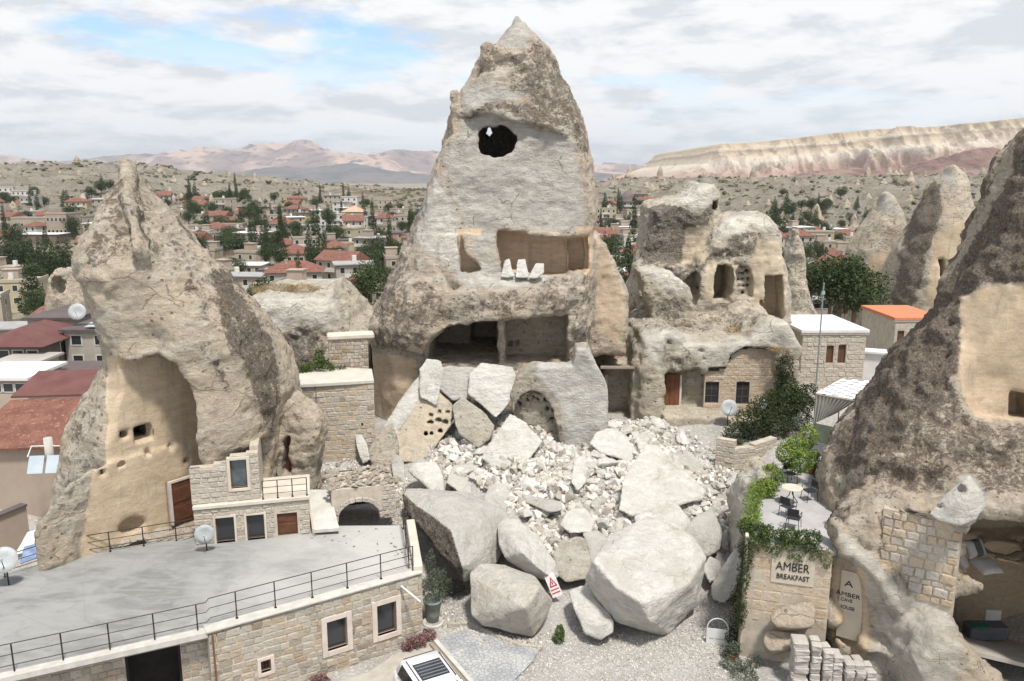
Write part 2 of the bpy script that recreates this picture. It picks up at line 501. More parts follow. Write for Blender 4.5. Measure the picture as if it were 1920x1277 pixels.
def rock_material(name, pale=(0.54, 0.50, 0.435), warm=(0.52, 0.385, 0.26), fresh=(0.68, 0.645, 0.58), crust=(0.20, 0.17, 0.142), cs=1.0, pit=1.0, gr=0.66, ckk=0.6):
    """tuff: bare beige, warm carved stone (G), newly broken pale stone (B), weathered lichen crust, also the dark painted inside holes (R)"""
    n = NT(name)
    a = n.n('ShaderNodeAttribute', attribute_name='mask')
    sp = n.n('ShaderNodeSeparateColor'); n.set(sp.inputs[0], a.outputs['Color'])
    R, G, B = sp.outputs
    big = n.noise(0.5 * cs, 5, 0.6)
    mid = n.noise(1.7 * cs, 8, 0.72, dist=0.4)
    fine = n.noise(5.5 * cs, 7, 0.75, vec=n.map(loc=(3, 1, 7)))
    grit = n.noise(24.0 * cs, 4, 0.75)
    grain = n.noise(1.5 * cs, 8, 0.74, vec=n.map((0.9, 0.9, 3.0), rot=(0.2, 0.55, 0)), dist=0.5)
    nz = n.math('ADD', n.math('MULTIPLY', n.math('SUBTRACT', mid, 0.5), 2.2), n.math('MULTIPLY', n.math('SUBTRACT', fine, 0.5), 1.9))
    Rm = n.step(n.math('MULTIPLY_ADD', nz, 0.62, R), 0.42, 0.60)
    Rm = n.math('MULTIPLY', Rm, n.step(R, 0.02, 0.12))
    Gm = n.step(n.math('MULTIPLY_ADD', nz, 0.28, G), 0.36, 0.64)
    Bm = n.step(n.math('MULTIPLY_ADD', nz, 0.34, B), 0.34, 0.60)
    dark = tuple(v * 0.5 for v in pale)
    base = n.mix(n.step(grain, 0.36, 0.66), n.mix(0.35, dark, warm), pale)
    base = n.mix(n.math('MULTIPLY', n.step(big, 0.42, 0.6), 0.55), base, n.mix(0.4, warm, pale))
    base = n.mix(n.math('MULTIPLY', n.step(fine, 0.42, 0.34), 0.65), base, dark)  # darker where the bump noise dips: cavity shade painted into the albedo
    wc = n.mix(n.step(grain, 0.3, 0.7), tuple(v * 0.84 for v in warm), n.mix(0.4, warm, pale))
    wc = n.mix(n.math('MULTIPLY', n.step(mid, 0.58, 0.7), 0.3), wc, tuple(v * 0.6 for v in warm))
    base = n.mix(Gm, base, wc)
    fr = n.mix(n.step(grain, 0.40, 0.66), tuple(v * gr for v in fresh), fresh)
    fr = n.mix(n.math('MULTIPLY', n.step(big, 0.5, 0.62), 0.45), fr, pale)
    fr = n.mix(n.math('MULTIPLY', n.step(fine, 0.42, 0.34), 0.35), fr, tuple(v * 0.5 for v in fresh))  # same painted cavity shade on the newly broken stone
    frB = n.mix(n.step(B, 0.7, 0.95), n.mix(0.45, fr, (0.33, 0.315, 0.29)), fr)
    base = n.mix(n.math('MULTIPLY', Bm, n.math('SUBTRACT', 1.0, Gm)), base, frB)
    cc = n.mix(n.step(fine, 0.40, 0.62), tuple(v * 0.62 for v in crust), tuple(v * 1.45 for v in crust))
    cc = n.mix(n.math('MULTIPLY', n.step(n.noise(8.0 * cs, 4, 0.7), 0.54, 0.64), 0.7), cc, (0.40, 0.365, 0.315))
    cc = n.mix(n.math('MULTIPLY', n.step(n.noise(1.1 * cs, 5, 0.7, vec=n.map(loc=(5, 5, 5))), 0.56, 0.66), 0.45), cc, (0.27, 0.175, 0.09))
    Rr = n.math('MULTIPLY', Rm, n.math('SUBTRACT', 1.0, n.math('MULTIPLY', Gm, 0.75)))
    col = n.mix(n.math('MULTIPLY', Rr, 0.93), base, cc)
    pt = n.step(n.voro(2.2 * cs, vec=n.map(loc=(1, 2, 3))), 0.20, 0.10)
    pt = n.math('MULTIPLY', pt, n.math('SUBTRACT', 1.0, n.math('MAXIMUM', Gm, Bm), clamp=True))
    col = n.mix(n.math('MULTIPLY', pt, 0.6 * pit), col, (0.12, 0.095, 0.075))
    wv = n.n('ShaderNodeVectorMath', operation='ADD'); n.set(wv.inputs[0], n.co)
    wn3 = n.n('ShaderNodeTexNoise'); wn3.inputs['Scale'].default_value = 0.8 * cs; wn3.inputs['Detail'].default_value = 5; n.set(wn3.inputs['Vector'], n.co)
    n.set(wv.inputs[1], wn3.outputs['Color'])
    ck = n.voro(0.42 * cs, vec=n.map((1, 1, 1.5), vec=wv.outputs[0]), feature='DISTANCE_TO_EDGE')
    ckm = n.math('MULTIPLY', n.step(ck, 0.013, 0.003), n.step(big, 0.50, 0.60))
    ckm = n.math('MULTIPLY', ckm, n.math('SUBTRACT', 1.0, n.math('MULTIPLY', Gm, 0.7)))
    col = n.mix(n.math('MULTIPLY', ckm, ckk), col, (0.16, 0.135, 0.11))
    streak = n.noise(1.0, 5, 0.65, vec=n.map((2.4 * cs, 2.4 * cs, 0.28 * cs)))
    col = n.mix(n.math('MULTIPLY', n.step(streak, 0.53, 0.68), n.math('SUBTRACT', 0.42, n.math('MULTIPLY', Bm, 0.25))), col, (0.27, 0.235, 0.195))
    col = n.mix(0.45, col, n.mix(n.step(grit, 0.3, 0.7), (0.22, 0.21, 0.20), (0.80, 0.78, 0.74)), 'SOFT_LIGHT')
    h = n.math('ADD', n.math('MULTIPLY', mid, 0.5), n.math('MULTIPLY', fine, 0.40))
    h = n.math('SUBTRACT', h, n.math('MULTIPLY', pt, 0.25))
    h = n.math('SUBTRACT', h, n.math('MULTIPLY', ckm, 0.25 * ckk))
    h = n.math('ADD', h, n.math('MULTIPLY', grain, 0.45))
    st = n.math('MULTIPLY_ADD', Rm, 0.25, n.math('SUBTRACT', 0.75, n.math('MULTIPLY', Gm, 0.5)))
    bn = n.n('ShaderNodeBump'); bn.inputs['Distance'].default_value = 0.62 / cs
    n.set(bn.inputs['Strength'], st); n.set(bn.inputs['Height'], h)
    nm = n.bump(grit, 0.5, 0.035 / cs, bn.outputs[0])
    return n.done(col, 0.95, nm, spec=0.15)
# ================================================================== the land
_ctrl = []
def cp(px, py, Y=None, z=None):
    p = at(px, py, Y) if z is None else on_z(px, py, z)
    _ctrl.append((p.x, p.y, p.z))
for a in [(700, 1277), (900, 1277), (1100, 1277), (1300, 1277), (1000, 1225), (1250, 1230), (830, 1200), (1380, 1190), (960, 1190), (1150, 1190), (820, 1150), (850, 1105), (600, 1300), (1420, 1240)]:
    cp(*a, z=0.0)
for x, y, z in [(0, 22, 0), (8, 20, 0), (-10, 18, 0), (20, 20, 0), (16, 26, 0.3), (-10, 27, 0), (-16, 25, -.5), (0, 16, 0), (-20, 14, 0), (30, 18, 0), (13, 30, 0.2), (-22, 24, -1.5)]:
    _ctrl.append((x, y, z))
for a in [(960, 1110, 31.3), (1050, 1095, 31.9), (1050, 1010, 34.3), (960, 960, 35.6), (1120, 960, 36), (1040, 900, 38.0), (900, 900, 38), (960, 850, 40.2), (1100, 850, 40.5), (1200, 850, 40.6),
          (1330, 1040, 33.6), (1340, 950, 37.0), (1300, 900, 39), (1350, 1120, 30.5), (820, 960, 36.2), (760, 960, 36), (760, 900, 38.5), (690, 870, 40), (640, 860, 40.5),
          (850, 800, 42.3), (800, 770, 42.9), (850, 750, 43.0), (900, 765, 42.7), (950, 790, 42.4), (880, 830, 41.2), (820, 840, 41.6), (1000, 800, 42.6), (1060, 850, 41.2), (1150, 850, 41.0), (1120, 800, 43.5), (1250, 850, 42), (1380, 890, 39.5), (1460, 830, 42)]:
    cp(*a)
for a in [(1200, 625, 51.5), (1150, 590, 55), (1130, 640, 52), (1180, 575, 58), (1250, 590, 56), (1130, 570, 58), (1300, 600, 55), (1165, 800, 45), (1165, 790, 47), (1165, 770, 49)]:
    cp(*a)
for x, y, z in [(0, 50, 4.6), (-4, 46, 4.6), (4, 46, 4.6), (9, 48, 3.4), (14, 48, 3.5), (19, 50, 3.6), (12, 55, 5.5), (22, 56, 3.5), (30, 60, 3.4), (6, 58, 5.0), (-8, 44, 4.0), (-11, 40, 3.0), (-13, 35, 2.8),
                (-17, 33, 2.2), (-20, 37, 1.2), (-24, 36, -1.8), (-30, 38, -2.6), (-26, 46, -3.0), (-19, 46, 0.5), (-14, 46, 3.0), (-10, 52, 4.2), (-2, 58, 3.5), (-10, 60, 2.5), (-20, 58, -3.0), (-35, 60, -4),
                (-25, 31, -2.0), (-30, 28, -3), (-40, 40, -4), (0, 70, -2), (-15, 75, -6), (-40, 80, -7), (15, 70, 2.5), (30, 72, 1), (45, 75, 0), (35, 45, 4), (45, 50, 3), (26, 44, 4.2), (24, 36, 3), (14, 60, 5),
                (0, 90, -7), (-30, 100, -8), (30, 95, -5), (60, 95, -5), (-60, 90, -8), (-60, 60, -6), (60, 60, 0), (-50, 20, -3), (50, 20, 1)]:
    _ctrl.append((x, y, z))
_C = np.array(_ctrl)
def near_h(x, y):
    x = np.asarray(x, float); y = np.asarray(y, float)
    num = 0.0; den = 0.0
    for c in _C:
        d2 = (x - c[0]) ** 2 + (y - c[1]) ** 2
        wgt = 1.0 / (d2 + 0.8) ** 1.8
        num = num + wgt * c[2]; den = den + wgt
    return num / den
_UL = [(-0.9, 316), (-0.64, 322), (-0.52, 324), (-0.45, 331), (-0.38, 341), (-0.30, 350), (-0.22, 356), (-0.10, 362), (0.0, 362), (0.12, 352), (0.2, 350), (0.3, 350), (0.45, 348), (0.64, 344), (0.9, 340)]
_ux = [a for a, b in _UL]; _uy = [b for a, b in _UL]
def ang(py):      # slope (dz/dY) of the ray through row py
    b = (638.5 - py) / FPX
    return (-SP_ + b * CP) / (CP + b * SP_)
def far_h(x, y):
    u = x / np.maximum(y, 1.0)
    yr = 760.0
    top = CAM_H + yr * np.interp(u, _ux, [ang(q) for q in _uy])
    base = -8.0 + 2.0 * vnoise(x / 60, y / 60, x * 0, 3)
    left = smooth(-u, 0.12, 0.32); right = smooth(u, 0.05, 0.2)
    t = smooth(y, 300, yr) * (0.6 + 0.4 * smooth(y, 400, yr))
    h = base + t * (top + 8)
    # beyond the ridge the land falls to the far plain
    h = h + (-32 - h) * smooth(y, 800, 1900) * (1 - right * 0.0)
    bad = 1 - np.abs(vnoise(x / 38, y / 52, x * 0, 21)) * 1.0
    bad2 = 1 - np.abs(vnoise(x / 13, y / 17, x * 0, 23))
    bad3 = 1 - np.abs(vnoise(x / 6, y / 7, x * 0, 24))
    k = smooth(y, 330, 470) * (1 - smooth(y, 1300, 2300) * 0.8) * (0.25 + 0.75 * np.maximum(left, right))
    h = h + k * ((bad - 0.55) * 13 + (bad2 - 0.55) * 8 + (bad3 - 0.5) * 2.6)
    return h
def ground_h(x, y):
    x = np.asarray(x, float); y = np.asarray(y, float)
    r = np.hypot(x * 0.9, y)
    t = smooth(r, 80, 125)
    h = near_h(x, y) * (1 - t) + far_h(x, y) * t
    return h
def gh(x, y):
    return float(ground_h(np.array([x]), np.array([y]))[0])

def fan_grid(name, ys, us, hfun, off=8.0, x0=0.0):
    Yg, Ug = np.meshgrid(ys, us, indexing='ij')
    Xg = Ug * (Yg + off) + x0
    Z = hfun(Xg, Yg)
    co = np.stack([Xg, Yg, Z], -1).reshape(-1, 3)
    m, n = Yg.shape
    idx = np.arange(m * n).reshape(m, n)
    f = np.stack([idx[:-1, :-1], idx[:-1, 1:], idx[1:, 1:], idx[1:, :-1]], -1).reshape(-1, 4)
    return np_mesh(name, co, f)

def near_detail(x, y):
    h = ground_h(x, y)
    n = 0.10 * vnoise(x * 0.9, y * 0.9, x * 0, 2) + 0.04 * vnoise(x * 3, y * 3, x * 0, 4)
    flat = smooth(h, 0.1, 0.8)
    slope_zone = smooth(y, 33, 38) * (1 - smooth(y, 44, 50)) * smooth(x + 6, 0, 2) * (1 - smooth(x, 8, 11))
    return h + n * (0.3 + flat) + slope_zone * 0.22 * (1 - np.abs(vnoise(x * 1.7, y * 1.7, x * 0, 6)))
ys = np.concatenate([np.linspace(8, 60, 300), np.geomspace(60.3, 330, 170)[1:], np.geomspace(332, 1500, 420), np.geomspace(1520, 30000, 60)])
us = np.linspace(-1.25, 1.25, 620)
me = fan_grid('ground', ys, us, near_detail)

n = NT('ground_soil')
geo = n.n('ShaderNodeNewGeometry')
sp = n.n('ShaderNodeSeparateXYZ'); n.set(sp.inputs[0], geo.outputs['Position'])
spn = n.n('ShaderNodeSeparateXYZ'); n.set(spn.inputs[0], geo.outputs['True Normal'])
px_, py_, pz_ = sp.outputs
n.co = geo.outputs['Position']
# near: pale dust and gravel
g1 = n.noise(0.35, 5, 0.6); g2 = n.noise(9, 4, 0.7); g3 = n.noise(2.0, 5, 0.7)
near = n.mix(n.step(g1, 0.35, 0.65), (0.335, 0.32, 0.30), (0.265, 0.25, 0.232))
near = n.mix(n.math('MULTIPLY', n.step(g2, 0.5, 0.62), 0.6), near, (0.56, 0.53, 0.48))
near = n.mix(n.math('MULTIPLY', n.step(g3, 0.56, 0.7), 0.5), near, (0.24, 0.21, 0.18))
# dry steppe and bare tuff beyond the town
f1 = n.noise(0.011, 6, 0.62); f2 = n.noise(0.045, 7, 0.65); f3 = n.noise(0.25, 4, 0.7)
steppe = n.mix(n.step(f1, 0.4, 0.6), (0.19, 0.15, 0.10), (0.27, 0.22, 0.15))
tuff = n.mix(n.step(f2, 0.35, 0.65), (0.38, 0.345, 0.285), (0.27, 0.235, 0.19))
steep = n.step(spn.outputs[2], 0.975, 0.90)
tm = n.math('MAXIMUM', steep, n.step(n.math('ADD', f2, n.math('MULTIPLY', f1, 0.4)), 0.62, 0.70))
far = n.mix(tm, steppe, tuff)
far = n.mix(n.step(n.math('ADD', f3, n.math('MULTIPLY', f2, 0.5)), 0.86, 0.93), far, (0.10, 0.10, 0.055))
town = n.mix(n.step(f2, 0.4, 0.6), (0.27, 0.235, 0.18), (0.17, 0.155, 0.10))
town = n.mix(n.step(f3, 0.5, 0.62), town, (0.10, 0.105, 0.06))
dist = py_
plainc = n.mix(n.step(f1, 0.4, 0.6), (0.33, 0.27, 0.21), (0.24, 0.22, 0.17))
col = n.mix(n.step(dist, 60, 90), near, town)
col = n.mix(n.step(dist, 300, 380), col, far)
col = n.mix(n.step(dist, 1100, 2000), col, plainc)
# brown dry-grass bank behind the broken cone
bk = n.math('MULTIPLY', n.math('MULTIPLY', n.step(dist, 47, 50), n.step(dist, 63, 60)), n.math('MULTIPLY', n.step(px_, 3, 5), n.step(px_, 14, 11)))
col = n.mix(n.math('MULTIPLY', bk, n.step(g3, 0.3, 0.5)), col, (0.27, 0.18, 0.10))
nm = n.bump(n.math('ADD', g2, n.math('MULTIPLY', g3, 1.2)), 0.5, 0.06)
nm = n.bump(n.math('MULTIPLY', n.noise(0.16, 7, 0.75), n.step(dist, 280, 400)), 1.0, 6.0, nm)
M_GROUND = n.done(col, 0.97, nm, spec=0.1)
ground = link('ground', me, None, M_GROUND)
tag(ground, kind='structure')

# ---- far mountains: eroded ranges
def ridge_noise(x, y, sc, seed, octs=6):
    s = 0.0; a = 1.0; t = 0.0; wgt = 1.0
    for i in range(octs):
        v = 1 - np.abs(vnoise(x * sc, y * sc, x * 0, seed + i)); v = v * v * wgt
        s = s + a * v; t += a; wgt = np.clip(v * 1.6, 0, 1); a *= 0.5; sc *= 2.07
    return s / t
def mountain_mesh(name, rows, Y0, depth, seed, base=-40, nx=900, ny=130, amp=0.45, sc=1 / 900.0):
    """rows: (px, py of the skyline) seen at distance Y0"""
    X = np.array([at(a, b, Y0).x for a, b in rows]); Zt = np.array([at(a, b, Y0).z for a, b in rows])
    xs = np.linspace(X[0], X[-1], nx); yy = np.linspace(-1.0, 1.0, ny)
    Yg, Xg = np.meshgrid(yy, xs, indexing='ij')
    top = np.interp(Xg, X, Zt)
    r = ridge_noise(Xg, Yg * depth, sc, seed)
    prof = np.clip(1 - np.abs(Yg) ** 1.3, 0, 1)
    hgt = base + (top - base) * np.clip(prof * (1 - amp) + amp * r * prof ** 0.7 * 1.35, 0, 1.05)
    edge = smooth(Xg, X[0], X[0] + (X[-1] - X[0]) * 0.03) * (1 - smooth(Xg, X[-1] - (X[-1] - X[0]) * 0.03, X[-1]))
    hgt = base + (hgt - base) * edge
    co = np.stack([Xg, Y0 + Yg * depth, hgt], -1).reshape(-1, 3)
    idx = np.arange(nx * ny).reshape(ny, nx)
    f = np.stack([idx[:-1, :-1], idx[:-1, 1:], idx[1:, 1:], idx[1:, :-1]], -1).reshape(-1, 4)
    return np_mesh(name, co, f)
def hill_mat(name, a, b, c, s1):
    n = NT(name)
    geo = n.n('ShaderNodeNewGeometry'); n.co = geo.outputs['Position']
    q1 = n.noise(s1, 7, 0.6); q2 = n.noise(s1 * 5, 7, 0.7)
    col = n.mix(n.step(q1, 0.42, 0.56), a, b)
    col = n.mix(n.step(q2, 0.5, 0.62), col, c)
    return n.done(col, 0.98, n.bump(q2, 0.8, 25), spec=0.05)
M_MT1 = hill_mat('mountain_slope', (0.46, 0.34, 0.27), (0.24, 0.18, 0.16), (0.12, 0.11, 0.11), 0.0012)
M_MT2 = hill_mat('mountain_dark', (0.12, 0.12, 0.12), (0.17, 0.15, 0.14), (0.09, 0.10, 0.09), 0.0015)
o = link('mountains', mountain_mesh('mountains', [(-700, 300), (-200, 290), (0, 292), (120, 296), (220, 286), (330, 280), (430, 268), (490, 264), (560, 268), (680, 262), (740, 262), (830, 276), (960, 285), (1130, 300), (1200, 306), (1260, 300), (1330, 293), (1420, 300), (1700, 310), (2600, 300)], 11500, 2600, 3, base=-60, nx=1300, amp=0.55, sc=1 / 1500.0), None, M_MT1)
tag(o, kind='structure')
o = link('hills', mountain_mesh('hills', [(-900, 330), (380, 336), (430, 326), (520, 314), (640, 306), (700, 302), (760, 310), (830, 322), (960, 322), (1110, 306), (1200, 318), (1330, 326), (1500, 336), (2600, 336)], 7800, 1500, 31, base=-50, nx=1100, amp=0.5, sc=1 / 900.0), None, M_MT2)
tag(o, kind='structure')

# ---- the banded mesa on the right, its red foothills
def mesa():
    tops = [(1190, 340), (1230, 332), (1300, 308), (1330, 276), (1345, 271), (1400, 268), (1470, 262), (1560, 250), (1650, 241), (1750, 238), (1830, 231), (1920, 221), (2100, 205), (2400, 200), (3000, 205)]
    Y0 = 2100.0
    X = np.array([at(a, b, Y0).x for a, b in tops]); Zt = np.array([at(a, b, Y0).z for a, b in tops])
    nx, ny = 1300, 220
    xs = np.linspace(X[0], X[-1], nx); yy = np.linspace(1350, 2900, ny)
    Yg, Xg = np.meshgrid(yy, xs, indexing='ij')
    top = np.interp(Xg, X, Zt)
    gul = ridge_noise(Xg, Yg * 0.45, 1 / 150.0, 41, 6)
    g2 = ridge_noise(Xg, Yg * 0.3, 1 / 48.0, 47, 4)
    edge = Y0 - 60 + 110 * vnoise(Xg / 300, Xg * 0, Xg * 0, 50) - 230 * (gul - 0.5) - 110 * (g2 - .5)
    t = (Yg - (edge - 430)) / 430.0          # 0 at the foot, 1 at the rim
    tt = np.clip(t, 0, 1)
    # benches: talus, cliff, bench, cliff, rim slope
    prof = np.interp(tt, [0, .35, .52, .62, .74, .82, .90, 1.0], [0, .10, .30, .56, .64, .80, .86, 1.0])
    base = 12 - 8 * smooth(Yg, 1350, 1800) * 0
    h = base + (top - base) * prof
    h = h + (6 * (gul - .5) + 5 * (g2 - .5)) * np.clip(1 - np.abs(tt - 0.5) * 2, 0, 1) * 2
    h = np.where(t > 1, top + (Yg - edge) * 0.0, h)
    co = np.stack([Xg, Yg, h], -1).reshape(-1, 3)
    idx = np.arange(nx * ny).reshape(ny, nx)
    f = np.stack([idx[:-1, :-1], idx[:-1, 1:], idx[1:, 1:], idx[1:, :-1]], -1).reshape(-1, 4)
    return np_mesh('mesa', co, f)
n = NT('mesa_strata')
geo = n.n('ShaderNodeNewGeometry'); n.co = geo.outputs['Position']
sp = n.n('ShaderNodeSeparateXYZ'); n.set(sp.inputs[0], geo.outputs['Position'])
spn = n.n('ShaderNodeSeparateXYZ'); n.set(spn.inputs[0], geo.outputs['Normal'])
q1 = n.noise(0.004, 6, 0.6); q2 = n.noise(0.03, 6, 0.7)
# the beds rise to the right: height relative to the tilted bedding
zz_ = n.math('SUBTRACT', sp.outputs[2], n.math('MULTIPLY', n.math('SUBTRACT', sp.outputs[0], 520.0), 0.085))
zz_ = n.math('ADD', zz_, n.math('MULTIPLY', n.math('SUBTRACT', q1, 0.5), 22.0))
s_ = n.math('DIVIDE', zz_, 120.0)
band = n.ramp(s_, [(0.10, (0.30, 0.21, 0.18)), (0.20, (0.38, 0.27, 0.22)), (0.30, (0.44, 0.36, 0.295)), (0.42, (0.54, 0.485, 0.41)), (0.56, (0.46, 0.38, 0.28)), (0.63, (0.30, 0.25, 0.21)), (0.67, (0.50, 0.44, 0.34)), (0.78, (0.38, 0.31, 0.225)), (0.9, (0.34, 0.265, 0.185))])
col = n.mix(n.step(q2, 0.52, 0.66), band, (0.33, 0.27, 0.21))
flat = n.step(spn.outputs[2], 0.90, 0.98)
col = n.mix(n.math('MULTIPLY', flat, n.math('MULTIPLY', n.step(s_, 0.5, 0.7), 0.8)), col, (0.42, 0.33, 0.22))
M_MESA = n.done(col, 0.98, n.bump(q2, 1.0, 9), spec=0.05)
o = link('mesa', mesa(), None, M_MESA); tag(o, kind='structure')
def foothills():
    tops = [(1180, 346), (1290, 338), (1380, 336), (1480, 326), (1560, 306), (1600, 294), (1640, 304), (1680, 318), (1740, 296), (1800, 272), (1860, 262), (1920, 268), (2100, 250), (2500, 240), (2900, 260)]
    Y0 = 1500.0
    X = np.array([at(a, b, Y0).x for a, b in tops]); Zt = np.array([at(a, b, Y0).z for a, b in tops])
    nx, ny = 1100, 150
    xs = np.linspace(X[0], X[-1], nx); yy = np.linspace(-1, 1, ny)
    Yg, Xg = np.meshgrid(yy, xs, indexing='ij')
    top = np.interp(Xg, X, Zt)
    r = ridge_noise(Xg, Yg * 170, 1 / 70.0, 61, 5)
    base = 0.0
    prof = np.clip(1 - np.abs(Yg) ** 1.25, 0, 1)
    h = base + (top - base) * prof * (0.72 + 0.36 * r * (1 - 0.25 * prof))
    co = np.stack([Xg, Y0 + Yg * 330, h - 4], -1).reshape(-1, 3)
    idx = np.arange(nx * ny).reshape(ny, nx)
    f = np.stack([idx[:-1, :-1], idx[:-1, 1:], idx[1:, 1:], idx[1:, :-1]], -1).reshape(-1, 4)
    return np_mesh('red_foothills', co, f)
n = NT('red_clay')
geo = n.n('ShaderNodeNewGeometry'); n.co = geo.outputs['Position']
q1 = n.noise(0.01, 6, 0.6); q2 = n.noise(0.08, 6, 0.7, vec=n.map((1, .3, .3), vec=geo.outputs['Position']))
col = n.mix(n.step(q1, 0.42, 0.58), (0.19, 0.125, 0.105), (0.26, 0.185, 0.155))
col = n.mix(n.step(q2, 0.52, 0.62), col, (0.14, 0.095, 0.085))
M_RED = n.done(col, 0.98, n.bump(q2, 1.0, 5), spec=0.05)
o = link('foothills', foothills(), None, M_RED); tag(o, kind='structure')
# ================================================================== rock formations
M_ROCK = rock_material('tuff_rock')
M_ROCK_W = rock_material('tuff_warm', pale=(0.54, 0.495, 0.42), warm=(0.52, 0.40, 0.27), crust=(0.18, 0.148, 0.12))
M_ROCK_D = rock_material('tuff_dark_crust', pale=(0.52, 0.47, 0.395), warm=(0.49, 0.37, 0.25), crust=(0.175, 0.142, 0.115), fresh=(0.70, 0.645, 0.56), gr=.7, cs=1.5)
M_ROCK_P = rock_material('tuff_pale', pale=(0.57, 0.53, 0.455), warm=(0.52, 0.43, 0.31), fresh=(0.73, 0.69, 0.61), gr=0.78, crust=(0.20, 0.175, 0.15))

def pmask(px, py, polys, feather=14.0):
    feather = max(feather, 10.0)
    m = np.zeros(len(px), np.float32)
    for P, k in polys:
        x0 = min(p[0] for p in P) - 30; x1 = max(p[0] for p in P) + 30; y0 = min(p[1] for p in P) - 30; y1 = max(p[1] for p in P) + 30
        q = (px > x0) & (px < x1) & (py > y0) & (py < y1)
        d = sd_poly(px[q], py[q], P)
        m[q] = np.maximum(m[q], k * smooth(-d, -feather, feather))
    return m

def finish(name, V, mat, maskfn, disp=((0.20, 0.9), (0.10, 3.0)), label=None, cat=None, parent=None, loc_origin=None, smooth_=True):
    co, fq = V.mesh()
    me = np_mesh(name, co, fq)
    nrm = normals_of(me)
    x, y, z = co.T.astype(np.float32)
    px, py = proj(x, y, z)
    wob = 9.0
    pxj = px + wob * fbm(x, y, z, 0.8, 4, seed=40); pyj = py + wob * fbm(x, y, z, 0.8, 4, seed=45)
    rgb = maskfn(x, y, z, px, py, pxj, pyj, nrm)
    R, G, B = rgb
    amp = np.clip(1.0 - 0.75 * G - 0.35 * B + 0.3 * R, 0.1, 1.4)
    for k, (a, sc) in enumerate(disp):
        nn = fbm(x, y, z, sc, 4, seed=60 + k, ridged=(k == 0), gain=0.55) - (0.25 if k == 0 else 0)
        co = co + nrm * (a * amp * nn)[:, None]
    me.vertices.foreach_set('co', np.ascontiguousarray(co, np.float32).ravel())
    me.update()
    set_mask(me, np.stack(rgb, 1))
    if not smooth_:
        me.polygons.foreach_set('use_smooth', np.zeros(len(me.polygons), bool))
    o = link(name, me, parent, mat)
    if label: tag(o, label, cat)
    return o

